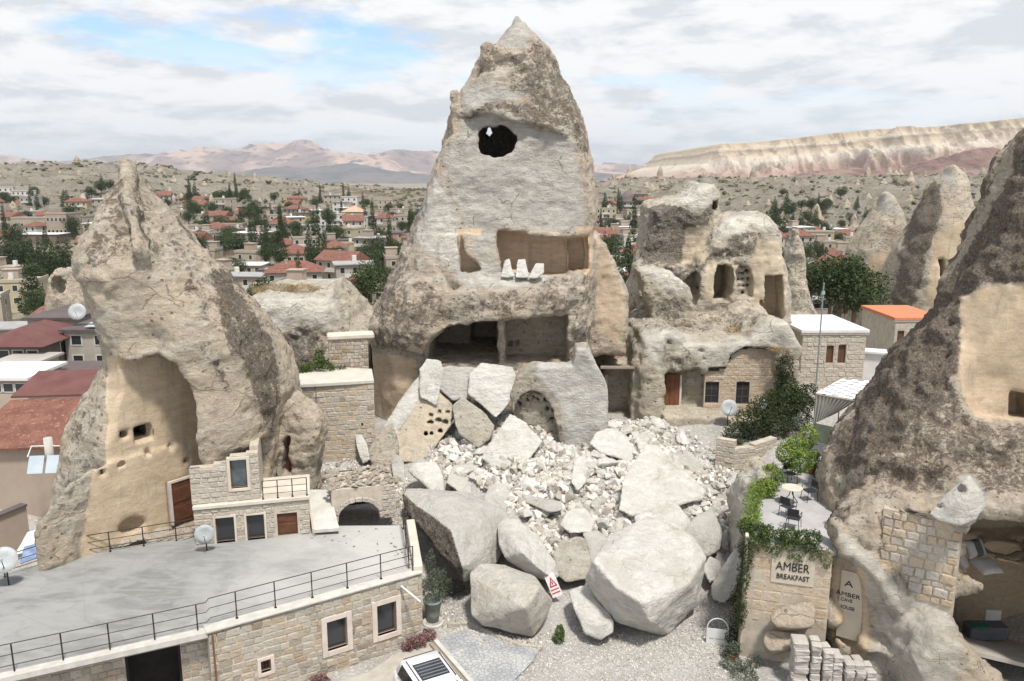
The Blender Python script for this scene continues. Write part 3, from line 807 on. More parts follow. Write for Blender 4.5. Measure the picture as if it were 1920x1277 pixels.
# ------------------------------------------------------------ the broken cone in the middle
def build_main():
    V = Vol((-9.6, 41.2, 2.6), (8.0, 56.0, 27.2), 0.12)
    V.warp(0.32, 0.55, 3)
    Y0 = 47.8
    rows = [(26, 963, 970, 48.2, 49.2), (40, 955, 982, 47.9, 49.8), (62, 944, 1006, 47.3, 50.6), (84, 926, 1022, 46.9, 51.2), (108, 898, 1040, 46.4, 51.8), (135, 884, 1056, 46.0, 52.4),
            (165, 866, 1070, 45.7, 52.8), (200, 848, 1085, 45.4, 53.2), (250, 836, 1100, 45.0, 53.6), (300, 818, 1108, 44.7, 54), (350, 800, 1113, 44.4, 54), (400, 786, 1118, 44.1, 54.3),
            (450, 766, 1118, 43.8, 54.5), (500, 742, 1114, 43.4, 54.8), (530, 728, 1113, 42.5, 55), (590, 704, 1110, 42.3, 55), (620, 701, 1104, 42.7, 55.2), (660, 703, 1100, 43.2, 55.3), (800, 703, 1120, 43.4, 55.5), (1000, 700, 1160, 43.4, 55.5)]
    V.union(V.rows(rows, Y0, 3.2, 0.22))
    # spur on the right, thorn on the left, small horns at the tip
    V.union(V.prism([(1100, 430), (1122, 440), (1136, 462), (1158, 512), (1176, 555), (1172, 600), (1170, 660), (1100, 660)], 48.5, 47.3, 51.5, round_=0.5), 0.3)
    V.union(V.prism([(846, 240), (846, 172), (851, 164), (857, 172), (868, 240)], 46, 46.1, 47.2), 0.2)
    V.union(V.prism([(899, 125), (903, 84), (913, 78), (926, 84), (930, 125)], 46.5, 46.3, 48.6), 0.25)
    # broken face, slightly hollow, leaning back
    fp = at(930, 430, 44.1)
    V.cut(np.maximum(V.plane((0, 44.5, at(960, 430, 44.1).z), (0.05, 1, -0.235)), V.prism([(820, 215), (900, 205), (1000, 230), (1082, 255), (1098, 438), (780, 438), (800, 340)], 44.2, 35, 60)), 0.15)
    # left flake scar
    V.cut(np.maximum(V.plane(at(830, 430, 43.9), (0.42, 1, -0.12)), V.prism([(820, 318), (848, 365), (868, 440), (905, 520), (850, 540), (770, 440)], 44, 35, 60)), 0.1)
    # eye hole and the light shaft through the back
    c = at(929, 260, 45.2)
    V.cut(V.ball((c.x, 45.6, c.z), (1.0, 1.6, 1.0)), 0.1)
    V.cut(V.ball((c.x + .2, 48.0, c.z - 0.3), (1.9, 2.6, 1.7)), 0.2)
    c2 = at(942, 273, 45.2)
    V.cut(V.ball((c2.x, 45.6, c2.z), (0.62, 1.6, 0.62)), 0.1)
    p1, p2 = at(917, 247, 45.2), at(917, 247, 56.5)
    for k in range(9):
        q = p1.lerp(p2, k / 8)
        V.cut(V.ball(q, (0.25 + 0.035 * k, 1.1, 0.38 + 0.03 * k)))
    # upper room
    V.cut(V.prism([(932, 432), (985, 438), (1050, 446), (1108, 446), (1108, 512), (1000, 514), (940, 512), (930, 470)], 43.9, 38, 46.2, warped=False))
    V.cut(V.prism([(1067, 448), (1098, 448), (1098, 510), (1067, 510)], 45.5, 38, 46.9, warped=False))
    V.cut(V.prism([(992, 452), (1062, 452), (1062, 512), (992, 512)], 46.0, 38, 46.45, warped=False))
    V.cut(V.prism([(859, 432), (871, 450), (880, 478), (897, 492), (905, 505), (880, 515), (861, 512)], 43.7, 38, 44.6))
    # big cave below: dark chamber on the left, shallow room on the right
    V.cut(V.prism([(786, 700), (793, 668), (805, 632), (838, 608), (895, 598), (1030, 592), (1086, 566), (1103, 566), (1080, 600), (1074, 640), (1072, 700)], 42.9, 38, 43.7))
    V.cut(V.prism([(800, 684), (806, 640), (840, 612), (895, 600), (934, 600), (935, 684)], 43.6, 38, 49.5, warped=False))
    V.cut(V.prism([(870, 684), (880, 610), (934, 604), (935, 684)], 43.6, 38, 51.5, warped=False))
    V.cut(V.prism([(948, 684), (946, 600), (1030, 594), (1066, 590), (1066, 684)], 43.6, 38, 46.2, warped=False))
    for k in range(4):
        a = at(822 + 10 * k, 626 - k, 48.4)
        V.cut(V.boxd((a.x, 48.7, a.z), (0.11, 0.4, 0.14)))
    for k in range(2):
        a = at(956 + 13 * k, 644 - k, 46.2)
        V.cut(V.boxd((a.x, 46.2, a.z), (0.15, 0.4, 0.18)))
    # pillar below the overhang
    V.cut(V.prism([(690, 652), (735, 658), (760, 660), (775, 668), (800, 672), (808, 960), (690, 960)], 43.0, 38, 43.95), 0.1)
    V.cut(V.prism([(800, 700), (1180, 700), (1180, 1000), (800, 1000)], 42.9, 38, 43.5))
    fresh = [([(938, 90), (955, 30), (972, 28), (1000, 62), (985, 92)], 0.8), ([(815, 318), (822, 335), (848, 380), (866, 440), (866, 510), (905, 520), (880, 545), (840, 500), (770, 450)], 1.0),
             ([(862, 220), (905, 205), (960, 200), (1000, 235), (1080, 262), (1100, 436), (932, 430), (930, 515), (900, 505), (850, 380), (828, 300)], 0.62),
             ([(905, 480), (940, 506), (1040, 512), (1030, 535), (960, 548), (900, 540), (880, 520)], 1.0), ([(870, 150), (1000, 170), (960, 190), (900, 200), (860, 210)], 0.8)]
    crust = [([(893, 130), (905, 95), (935, 88), (985, 92), (1005, 64), (1050, 110), (1090, 200), (1106, 280), (1090, 300), (1060, 250), (1040, 240), (1000, 210), (990, 178), (940, 175), (955, 130), (895, 142)], 0.58),
             ([(860, 215), (905, 192), (960, 186), (1000, 196), (1055, 225), (1070, 246), (1000, 235), (950, 210), (905, 212), (868, 235)], 0.66),
             ([(985, 196), (1022, 208), (1024, 224), (998, 222)], 1.0),
             ([(848, 160), (858, 176), (838, 255), (812, 330), (796, 400), (772, 470), (768, 540), (800, 600), (760, 660), (695, 655), (695, 590), (760, 430), (800, 310), (835, 230)], 0.56),
             ([(770, 500), (850, 560), (930, 545), (1000, 535), (1040, 515), (1112, 512), (1112, 572), (1030, 596), (900, 602), (830, 612), (800, 645), (790, 665), (760, 640)], 0.48),
             ([(1062, 580), (1100, 568), (1106, 640), (1075, 640)], 0.5), ([(1096, 250), (1112, 300), (1122, 440), (1108, 440)], 0.45)]
    warm = [([(1098, 300), (1125, 430), (1180, 560), (1170, 660), (1110, 620), (1112, 450)], 0.6), ([(692, 662), (800, 672), (806, 960), (690, 960)], 0.85)]
    def mk(x, y, z, px, py, pj, qj, nr):
        front = smooth(-nr[:, 1], -0.5, 0.0)
        R = pmask(pj, qj, crust) * front + 0.75 * (1 - front); B = pmask(pj, qj, fresh) * front; G = pmask(pj, qj, warm) * front
        room = ((px > 925) & (px < 1112) & (py > 425) & (py < 518) & (y > 44.6)) | ((px > 855) & (px < 905) & (py > 430) & (py < 515) & (y > 44.2))
        cave = (py > 560) & (py < 705) & (y > 43.55) & (px > 780) & (px < 1074)
        G = np.where(room, 0.9, G); B = np.where(room | cave, 0.0, B); R = np.where(room, 0.0, R); R = np.where(cave, 0.05, R)
        G = np.where(cave, np.where(px > 938, 0.42, 0.30), G); G = np.where(room, 0.72, G)
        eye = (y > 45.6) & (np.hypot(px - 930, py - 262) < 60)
        R = np.where(eye & (y > 46.2), 1.0, R); B = np.where(eye & (y > 46.3), 0, B)  # full R inside the eye: its darkness is painted into the colour
        return np.maximum(R, 0.12 * (1 - G)), G, B
    return finish('rock_cone', V, M_ROCK, mk, label='tall broken rock cone with a black eye-shaped hole and collapsed cave rooms above the rubble', cat='rock spire')
main_cone = build_main()

# ------------------------------------------------------------ the leaning cone on the left with its cut-open chamber
LW1, LW2 = at(190, 868, 30.8), at(350, 816, 33.8)
_ld = Vector((LW2.x - LW1.x, LW2.y - LW1.y, 0)).normalized()
LN = Vector((_ld.y, -_ld.x, 0))          # faces the camera's side
def lwall(px, py, off=0.0):
    """point on the chamber wall seen at (px, py)"""
    d = at(px, py, 40) - Vector((0, 0, CAM_H))
    t = (LN.dot(LW1) + off - LN.dot(Vector((0, 0, CAM_H)))) / LN.dot(d)
    return Vector((0, 0, CAM_H)) + d * t
def build_left():
    V = Vol((-22.2, 28.6, 0.8), (-9.0, 42.0, 19.2), 0.115)
    V.warp(0.24, 0.6, 13)
    rows = [(312, 234, 240, 35.2, 36.0), (330, 225, 250, 34.8, 36.6), (345, 215, 266, 34.4, 37.2), (370, 205, 290, 33.8, 38.2), (400, 190, 314, 33.0, 39), (440, 175, 345, 32.2, 39.8), (480, 165, 388, 31.5, 40.4), (505, 166, 412, 31.2, 40.8),
            (530, 176, 434, 31.3, 41), (580, 196, 480, 31.2, 41), (620, 207, 508, 31.2, 41), (670, 208, 528, 31.3, 41), (700, 192, 536, 31.4, 41), (730, 170, 541, 31.2, 41), (780, 145, 534, 31.0, 41), (860, 126, 520, 31.0, 41), (940, 106, 510, 30.9, 41), (1060, 90, 500, 30.8, 41)]
    V.union(V.rows(rows, 35.0, 2.3, 0.42))
    # crest ridge
    a, b = at(236, 318, 34.6), at(268, 480, 31.6)
    for k in range(12):
        q = a.lerp(b, k / 11)
        V.union(V.ball(q, (0.16, 0.45, 0.4)), 0.22)
    # chamber
    V.cut(np.maximum(-((V.WX - LW1.x) * LN.x + (V.WY - LW1.y) * LN.y) * 0.2 - ((V.X - LW1.x) * LN.x + (V.Y - LW1.y) * LN.y) * 0.8,
          V.prism([(212, 690), (228, 676), (262, 676), (300, 668), (332, 676), (350, 712), (364, 770), (374, 850), (380, 890), (390, 1100), (60, 1100), (150, 960), (172, 880), (190, 800), (196, 745)], 31.5, 20, 60)), 0.12)
    # scooped flank under the cap, dents
    V.cut(V.ball(at(330, 545, 31.0), (1.5, 0.75, 1.7)), 0.5)
    V.cut(V.ball(at(250, 600, 30.9), (1.3, 0.7, 1.5)), 0.5)
    V.cut(V.ball(at(270, 640, 31.2), (1.0, 0.6, 0.7)), 0.4)
    V.cut(V.ball(at(478, 640, 33.0), (0.35, 0.8, 0.75)), 0.15)
    V.cut(V.ball(at(180, 660, 30.6), (0.5, 0.6, 0.5)), 0.3)
    # holes in the wall, the beam groove and its sockets
    for (x0, x1, y0, y1) in ((225, 241, 808, 823), (254, 286, 797, 827)):
        c = lwall((x0 + x1) / 2, (y0 + y1) / 2)
        r = mpp((x0 + x1) / 2, (y0 + y1) / 2, c.y)
        dl = (V.X - c.x) * _ld.x + (V.Y - c.y) * _ld.y; dn = (V.X - c.x) * LN.x + (V.Y - c.y) * LN.y
        V.cut(np.maximum(np.maximum(np.abs(dl) - (x1 - x0) * r * 0.56, np.abs(V.Z - c.z) - (y1 - y0) * r * 0.5), np.abs(dn) - 1.9))
    dn = (V.X - LW1.x) * LN.x + (V.Y - LW1.y) * LN.y
    V.union(np.maximum(np.maximum(np.abs(dn - 0.0) - 0.13, V.WZ - (LW1.z - 0.05)), V.prism([(172, 880), (190, 866), (352, 815), (374, 850), (380, 890), (384, 1100), (60, 1100)], 31.5, 20, 60)), 0.05)
    for px_c, py_c in ((194, 884), (230, 868), (275, 849), (318, 836), (352, 865)):
        V.cut(V.ball(lwall(px_c, py_c), 0.16))
    c = lwall(341, 936)
    V.cut(np.maximum(np.maximum(np.abs((V.X - c.x) * _ld.x + (V.Y - c.y) * _ld.y) - 0.72, np.abs(V.Z - c.z) - 1.0), np.abs(dn) - 0.5))
    V.cut(V.ball(lwall(250, 985), (0.5, 0.5, 0.35)), 0.2)
    V.cut(V.prism([(366, 884), (384, 872), (400, 884), (430, 858), (480, 836), (528, 826), (540, 1100), (366, 1100)], 32.0, 20, 34.2), 0.08)
    rr = random.Random(5)
    for k in range(16):
        t = rr.random()
        V.cut(V.ball(at(190 - 88 * t + rr.uniform(-18, 22), 720 + 270 * t, 30.5), (rr.uniform(.12, .4), .55, rr.uniform(.1, .28))), 0.04)
    crust = [([(235, 312), (300, 390), (400, 490), (470, 570), (515, 650), (536, 740), (524, 800), (490, 850), (470, 760), (440, 700), (400, 620), (330, 560), (340, 500), (250, 490), (165, 520), (160, 470), (200, 360)], 0.42),
             ([(385, 500), (430, 510), (480, 580), (515, 650), (534, 750), (505, 830), (478, 760), (455, 690), (420, 640), (400, 560)], 0.7), ([(200, 340), (236, 330), (250, 480), (170, 520), (160, 470)], 0.5),
             ([(360, 640), (400, 620), (440, 720), (430, 780), (390, 700)], 0.45), ([(120, 760), (200, 700), (190, 800), (150, 960), (95, 1000), (105, 900)], 0.42)]
    warm = [([(196, 560), (340, 520), (400, 620), (420, 700), (470, 800), (480, 850), (385, 870), (350, 720), (300, 668), (215, 680)], 0.36)]
    def mk(x, y, z, px, py, pj, qj, nr):
        front = smooth(-nr[:, 1], -0.5, 0.0)
        R = pmask(pj, qj, crust) * front + 0.7 * (1 - front); G = pmask(pj, qj, warm) * front; B = np.zeros_like(R)
        dn = (x - LW1.x) * LN.x + (y - LW1.y) * LN.y
        wall = (np.abs(dn) < 0.45) & (nr[:, 0] * LN.x + nr[:, 1] * LN.y > 0.55) & (py > 670) & (px > 150) & (px < 385) & (px > 205 - (py - 690) * 0.16)
        wall = np.maximum(wall, (dn < 0.3) & (dn > -1.2) & (py > 670) & (px > 200) & (px < 385))
        G = np.where(wall, 1.0, G); R = np.where(wall, 0.0, R)
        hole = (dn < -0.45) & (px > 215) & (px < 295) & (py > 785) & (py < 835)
        R = np.where(hole, 1.0, R); G = np.where(hole, 0.0, G)  # shade inside the wall holes, painted dark through the crust channel
        B = np.maximum(B, 0.45 * pmask(pj, qj, [([(205, 720), (190, 800), (175, 900), (165, 1010), (90, 1010), (110, 880), (150, 770)], 1.0)]) * (1 - G))
        return np.maximum(R, 0.25 * (1 - G)), G, B
    return finish('rock_cone', V, M_ROCK_W, mk, disp=((0.16, 0.9), (0.11, 2.8)), label='leaning pitted rock cone with a beige cut-open chamber and brown door at its foot', cat='rock spire')
left_cone = build_left()

# ------------------------------------------------------------ the big dark cone at the right edge
def build_right():
    V = Vol((11.6, 22.6, -0.6), (33.0, 38.6, 24.6), 0.13)
    V.warp(0.38, 0.55, 23)
    rows = [(95, 2070, 2095, 29.8, 30.6), (150, 2010, 2130, 29.4, 31.3), (215, 1952, 2170, 29, 32), (262, 1921, 2200, 28.4, 33), (350, 1896, 2260, 27.4, 34), (430, 1872, 2320, 26.6, 35), (500, 1834, 2370, 26.0, 36), (570, 1798, 2420, 25.6, 36), (640, 1738, 2470, 25.4, 37), (720, 1676, 2520, 25.2, 38),
            (790, 1624, 2560, 25.0, 38), (850, 1590, 2580, 24.8, 38), (930, 1574, 2600, 24.6, 38), (1000, 1556, 2600, 24.6, 38), (1080, 1552, 2600, 24.4, 38), (1300, 1552, 2600, 24.2, 38)]
    V.union(V.rows(rows, 30.0, 2.2, 0.45))
    FRP, FRQ = at(1550, 1100, 27.3), at(1800, 1100, 25.0)
    fd = Vector((FRQ.x - FRP.x, FRQ.y - FRP.y, 0)).normalized(); fn = Vector((fd.y, -fd.x, 0))
    front = lambda off=0.0: ((V.WX - FRP.x) * fn.x + (V.WY - FRP.y) * fn.y - off + 0.0 * V.WZ).astype(np.float32)
    V.union(np.maximum(front(), V.prism([(1566, 1050), (1582, 1000), (1606, 966), (1660, 938), (1730, 908), (1820, 875), (2300, 860), (2300, 1420), (1560, 1420)], 27.3, 20, 28.9, round_=0.3)), 0.4)
    recess = lambda P, d: np.maximum(V.prism(P, 26.5, 20, 34, warped=False), -front(-d))
    V.cut(V.prism([(1812, 585), (1858, 548), (1900, 545), (2080, 530), (2110, 800), (1900, 800), (1840, 785), (1812, 765)], 27.3, 20, 28.0), 0.1)
    V.cut(V.prism([(1905, 740), (1920, 740), (1960, 745), (1960, 800), (1905, 790)], 27.8, 20, 29.5, warped=False))
    # niche with the painted sign
    V.cut(recess([(1562, 1180), (1563, 1110), (1570, 1078), (1588, 1060), (1606, 1068), (1620, 1100), (1624, 1235), (1600, 1230), (1575, 1205)], 0.35), 0.06)
    # masonry bay
    V.cut(recess([(1648, 1090), (1648, 965), (1700, 950), (1760, 965), (1798, 985), (1798, 1120), (1740, 1130), (1690, 1105)], 0.35), 0.1)
    # cushioned upper cave and lower room
    V.cut(V.prism([(1797, 1075), (1797, 985), (1820, 955), (1880, 938), (2130, 930), (2150, 1090), (1920, 1084), (1850, 1100)], 25.5, 20, 29.5), 0.1)
    V.cut(V.prism([(1800, 1220), (1800, 1150), (1815, 1118), (1850, 1100), (1920, 1100), (2130, 1110), (2150, 1420), (1920, 1340), (1860, 1280)], 25.0, 20, 29.0), 0.1)
    # pale broken slab hanging at the lip
    # pale root running down left of the bay
    pts = [(1570, 1000, 27.2), (1600, 1030, 26.9), (1632, 1052, 26.6), (1655, 1095, 26.4), (1682, 1125, 26.1), (1692, 1180, 26.0), (1695, 1260, 25.9)]
    for (a, b) in zip(pts[:-1], pts[1:]):
        pa, pb = at(*a), at(*b)
        for k in range(4): V.union(V.ball(pa.lerp(pb, k / 4) + Vector((0.1 * math.sin(k * 5 + a[0]), 0, 0.08 * math.cos(k * 3 + a[0]))), (0.26 + 0.12 * abs(math.sin(k * 2.3 + a[0])), 0.42, 0.3)), 0.14)
    for a in [(1552, 1150, 27.3), (1745, 1165, 25.7), (1780, 1220, 25.4), (1640, 1215, 26.4), (1740, 1270, 25.6), (1560, 1270, 27.1)]:
        V.union(V.ball(at(*a), (0.6, 0.6, 0.55)), 0.35)
    for a in [(1655, 1150, 26.0), (1720, 1150, 25.5), (1660, 1210, 25.9), (1765, 1130, 25.2), (1625, 990, 26.4), (1645, 1245, 25.9), (1725, 1215, 25.3)]:
        V.cut(V.ball(at(*a), (0.5, 0.5, 0.35)), 0.15)
    # foot spreading to the right
    V.union(V.prism([(1700, 1240), (1760, 1180), (1795, 1190), (1830, 1240), (1900, 1300), (1900, 1380), (1700, 1380)], 24.6, 24.0, 26.0, round_=0.4), 0.4)
    crust = [([(1915, 250), (2070, 60), (2700, 250), (2700, 520), (1900, 532), (1850, 530), (1800, 560), (1800, 700), (1760, 760), (1700, 800), (1680, 850), (1640, 860), (1570, 900), (1560, 840), (1640, 700), (1760, 560), (1850, 420)], 0.95),
             ([(1790, 640), (1802, 760), (1860, 790), (2700, 820), (2700, 930), (1850, 935), (1810, 890), (1770, 920), (1700, 930), (1600, 900), (1680, 820), (1760, 720)], 0.56),
             ([(1560, 900), (1700, 830), (1750, 900), (1700, 940), (1640, 950), (1560, 1000)], 0.42)]
    warm = [([(1802, 560), (1850, 540), (2000, 520), (2000, 790), (1900, 790), (1830, 780), (1800, 740)], 1.0), ([(1600, 900), (1680, 940), (1640, 1000), (1620, 1040), (1580, 960)], 0.4), ([(1560, 1060), (1626, 1060), (1626, 1240), (1560, 1200)], 0.75)]
    fresh = [([(1745, 970), (1775, 940), (1785, 910), (1815, 890), (1852, 925), (1852, 955), (1835, 980), (1790, 990)], 0.95), ([(1560, 990), (1600, 1010), (1640, 1050), (1690, 1110), (1705, 1180), (1700, 1300), (1560, 1300), (1560, 1230), (1630, 1240), (1640, 1150), (1600, 1060)], 0.85), ([(1640, 1090), (1790, 1100), (1800, 1160), (1800, 1300), (1640, 1300)], 0.6), ([(1556, 980), (1640, 930), (1740, 880), (1780, 930), (1700, 950), (1640, 960), (1600, 1060), (1556, 1060)], 0.4)]
    def mk(x, y, z, px, py, pj, qj, nr):
        front = smooth(-nr[:, 1], -0.6, -0.1)
        R = pmask(pj, qj, crust) * front + 0.9 * (1 - front); G = pmask(pj, qj, warm) * front; B = pmask(pj, qj, fresh) * front
        cave = (px > 1796) & (py > 930) & (y > 25.9)
        G = np.where(cave, 0.8, G); R = np.where(cave, 0.1, R); B = np.where(cave, 0, B)
        return np.maximum(R, 0.2 * (1 - G) * (1 - B)), G, B
    return finish('rock_cone', V, M_ROCK_D, mk, disp=((0.26, 0.9), (0.14, 2.8)), label='massive dark-crusted rock cone with a stone-filled bay, cushioned cave and painted sign niche', cat='rock spire')
right_cone = build_right()
RP, RQ = at(1550, 1100, 27.3), at(1800, 1100, 25.0)

# ------------------------------------------------------------ upper cave dwelling, dome with pigeon holes
def build_upper():
    V = Vol((8.0, 54.0, 6.0), (23.0, 65.2, 19.4), 0.105)
    V.warp(0.4, 0.5, 33)
    V.union(V.prism([(1262, 640), (1290, 540), (1310, 480), (1338, 442), (1362, 416), (1400, 403), (1438, 408), (1462, 440), (1470, 500), (1478, 540), (1482, 640)], 57, 55.5, 64, round_=1.6))
    V.union(V.prism([(1170, 640), (1196, 500), (1205, 470), (1222, 388), (1262, 372), (1288, 366), (1306, 346), (1336, 348), (1346, 372), (1345, 420), (1332, 470), (1310, 520), (1290, 640)], 60, 58.6, 64, round_=0.7), 0.5)
    V.union(V.prism([(1196, 640), (1200, 505), (1250, 492), (1310, 505), (1350, 480), (1380, 520), (1380, 640)], 56.5, 55.2, 60, round_=0.5), 0.5)
    V.cut(V.prism([(1270, 530), (1290, 505), (1310, 505), (1310, 545), (1300, 570)], 56, 54, 58))
    V.cut(V.prism([(1331, 562), (1333, 515), (1342, 496), (1356, 491), (1369, 500), (1371, 540), (1362, 562)], 56, 52, 58.6, warped=False))
    V.cut(V.prism([(1429, 596), (1429, 514), (1467, 514), (1467, 596)], 56, 52, 57.6, warped=False))
    V.cut(V.prism([(1374, 580), (1375, 570), (1380, 566), (1385, 571), (1384, 580)], 56, 52, 57.5, warped=False))
    V.cut(V.prism([(1421, 574), (1421, 562), (1428, 562), (1428, 574)], 56, 52, 57.5, warped=False))
    V.cut(V.prism([(1334, 395), (1334, 376), (1344, 374), (1344, 396)], 59, 56, 60.4, warped=False))
    V.cut(V.prism([(1374, 556), (1374, 505), (1385, 493), (1398, 496), (1408, 515), (1408, 556)], 56, 52, 56.1, warped=False), 0.1)
    for (a, b) in [(1390, 500), (1400, 508), (1384, 511), (1392, 512), (1382, 524), (1392, 523), (1403, 523), (1380, 536), (1391, 536), (1402, 535), (1391, 548), (1305, 528), (1305, 540), (1313, 541), (1358, 520), (1352, 528), (1357, 535)]:
        p = at(a, b, 56.2)
        V.cut(V.boxd((p.x, 56.3, p.z), (0.15, 0.75, 0.15)))
    crust = [([(1222, 385), (1262, 380), (1310, 400), (1345, 372), (1330, 440), (1270, 500), (1200, 500)], 0.75), ([(1200, 500), (1260, 500), (1350, 470), (1370, 440), (1430, 430), (1440, 470), (1400, 480), (1340, 500), (1270, 540), (1200, 540)], 0.6), ([(1440, 410), (1470, 430), (1470, 480), (1430, 440)], 0.4)]
    fresh = [([(1300, 345), (1340, 345), (1345, 380), (1310, 392), (1220, 395), (1280, 365)], 1.0), ([(1345, 430), (1365, 405), (1400, 400), (1440, 405), (1465, 440), (1410, 425), (1395, 445), (1350, 450)], 1.0)]
    warm = [([(1290, 420), (1335, 420), (1320, 500), (1270, 495)], 0.7), ([(1420, 440), (1470, 450), (1480, 600), (1400, 600), (1400, 500)], 0.65), ([(1320, 490), (1372, 490), (1372, 565), (1320, 565)], 0.7)]
    def mk(x, y, z, px, py, pj, qj, nr):
        front = smooth(-nr[:, 1], -0.9, -0.4)
        return np.maximum(pmask(pj, qj, crust, 5) * front, 0.22), pmask(pj, qj, warm, 5), pmask(pj, qj, fresh, 4)
    return finish('cave_dwelling', V, M_ROCK_P, mk, disp=((0.22, 0.9), (0.11, 2.6)), label='domed rock dwelling with pigeon holes, dark arched cave and pale fin behind the door house', cat='rock dwelling')
upper_rock = build_upper()

# ------------------------------------------------------------ lower rock-cut house
def build_lower():
    V = Vol((4.6, 44.8, 2.6), (19.8, 61.5, 10.2), 0.13)
    V.warp(0.4, 0.5, 43)
    V.union(V.prism([(1142, 900), (1142, 760), (1138, 700), (1186, 690), (1196, 650), (1206, 628), (1230, 621), (1262, 620), (1290, 638), (1310, 632), (1340, 636), (1372, 630), (1404, 634), (1424, 612), (1446, 598), (1476, 604), (1492, 634), (1508, 650), (1500, 680), (1506, 900)], 47.5, 46.9, 56, round_=0.7))
    V.union(V.prism([(1196, 760), (1200, 690), (1215, 640), (1240, 632), (1252, 660), (1248, 720), (1243, 800), (1200, 805)], 46.6, 46.2, 48, round_=0.6), 0.3)
    V.cut(V.prism([(1142, 800), (1142, 694), (1186, 694), (1186, 800)], 46.6, 44, 48.6, warped=False))
    V.cut(V.prism([(1242, 770), (1242, 700), (1262, 694), (1318, 690), (1320, 772)], 46.9, 44, 47.9, warped=False))
    V.cut(V.prism([(1318, 782), (1318, 702), (1330, 690), (1362, 690), (1372, 665), (1402, 650), (1456, 654), (1454, 784)], 46.9, 44, 47.9, warped=False), 0.05)
    for a in [(1318, 655, 46.8), (1340, 640, 46.9), (1321, 672, 46.7)]:
        V.cut(V.ball(at(*a), (0.3, 0.4, 0.25)), 0.1)
    # shaded undercut below the terrace of the house
    V.union(V.prism([(1240, 900), (1240, 776), (1330, 776), (1455, 790), (1455, 900)], 46.2, 45.4, 50, round_=0.2), 0.2)
    V.cut(V.prism([(1255, 880), (1262, 838), (1300, 828), (1342, 836), (1342, 880)], 45.4, 44, 48), 0.1)
    fresh = [([(1196, 660), (1206, 622), (1260, 615), (1320, 640), (1404, 630), (1446, 594), (1480, 600), (1512, 650), (1440, 652), (1400, 650), (1330, 690), (1290, 660), (1250, 640), (1240, 700)], 0.85)]
    crust = [([(1240, 630), (1262, 620), (1262, 680), (1245, 700)], 0.45), ([(1255, 660), (1300, 665), (1318, 695), (1250, 700)], 0.5), ([(1100, 560), (1480, 590), (1440, 600), (1340, 630), (1100, 620)], 0.45)]
    warm = [([(1142, 700), (1200, 700), (1240, 800), (1142, 800)], 0.35), ([(1240, 770), (1450, 780), (1450, 850), (1240, 850)], 0.4)]
    def mk(x, y, z, px, py, pj, qj, nr):
        front = smooth(-nr[:, 1], -0.9, -0.4)
        return np.maximum(pmask(pj, qj, crust, 5), 0.18), pmask(pj, qj, warm, 5), pmask(pj, qj, fresh, 5)
    return finish('cave_house', V, M_ROCK_P, mk, disp=((0.22, 0.9), (0.11, 2.6)), label='low pale rock-cut house with a brown plank door and two dark windows', cat='cave house')
lower_rock = build_lower()

def simple_rock(name, prisms, rows, box, h, mat, crust, warm, fresh, label, cat, seed, base_r=0.25, cuts=(), disp=((0.22, 0.9), (0.11, 2.6)), warp=(0.35, 0.5), n=2.4, Y0=None, parent=None):
    V = Vol(box[0], box[1], h)
    V.warp(warp[0], warp[1], seed)
    if rows: V.union(V.rows(rows, Y0, n))
    for P, Yt, ya, yb, rd in prisms:
        V.union(V.prism(P, Yt, ya, yb, round_=rd), 0.35)
    for c in cuts: V.cut(c(V), 0.08)
    def mk(x, y, z, px, py, pj, qj, nr):
        front = smooth(-nr[:, 1], -0.9, -0.3)
        return np.maximum(pmask(pj, qj, crust, 5), base_r), pmask(pj, qj, warm, 5), pmask(pj, qj, fresh, 5)
    return finish(name, V, mat, mk, disp=disp, label=label, cat=cat)
simple_rock('rock_slab', [([(1197, 506), (1226, 501), (1262, 512), (1288, 530), (1296, 560), (1300, 590), (1318, 625), (1236, 630), (1222, 596), (1206, 545)], 52.5, 51.8, 53.8, 0.35)], None, ((7.5, 51, 6.5), (14, 54.6, 13)), 0.1, M_ROCK_P,
            [([(1222, 560), (1270, 550), (1290, 600), (1250, 610), (1225, 600)], 0.55)], [], [([(1197, 500), (1262, 508), (1290, 530), (1280, 548), (1220, 530)], 1.0)], 'leaning pale rock slab with a snow-white top beside the domed rock dwelling', 'rock slab', 3)
simple_rock('rock_outcrop', [([(440, 760), (452, 575), (470, 556), (500, 548), (560, 552), (598, 548), (622, 552), (640, 580), (668, 606), (700, 622), (700, 760)], 49, 47.8, 56, 1.2), ([(610, 620), (612, 545), (628, 530), (645, 552), (672, 600), (672, 625)], 50.5, 50, 54, 0.6)], None, ((-18.5, 46.6, 3.5), (-8.0, 57, 12.2)), 0.13, M_ROCK_P,
            [([(530, 620), (580, 605), (620, 650), (610, 680), (530, 680), (500, 640)], 0.6), ([(620, 560), (672, 610), (690, 640), (640, 640)], 0.35)], [], [([(455, 560), (640, 550), (620, 620), (560, 600), (500, 640), (455, 620)], 0.9)], 'rounded pale rock with a grey scar between the two tall cones', 'rock', 5,
            cuts=(lambda V: V.ball(at(616, 556, 50.2), (0.3, 1.0, 0.35)),))
simple_rock('rock_outcrop', [([(470, 960), (478, 862), (500, 800), (524, 752), (545, 742), (562, 752), (596, 790), (600, 960)], 35.5, 35.0, 36.6, 0.3)], None, ((-13.6, 34.0, 2.2), (-7.5, 38, 9.0)), 0.1, M_ROCK_W,
            [([(540, 745), (600, 800), (600, 880), (560, 830)], 0.35)], [([(480, 860), (540, 750), (560, 860)], 0.4)], [], 'low pitted rock with a narrow doorway right of the leaning cone', 'rock', 6,
            cuts=(lambda V: V.prism([(532, 888), (532, 822), (546, 812), (546, 888)], 35.2, 33, 36.0, warped=False),))
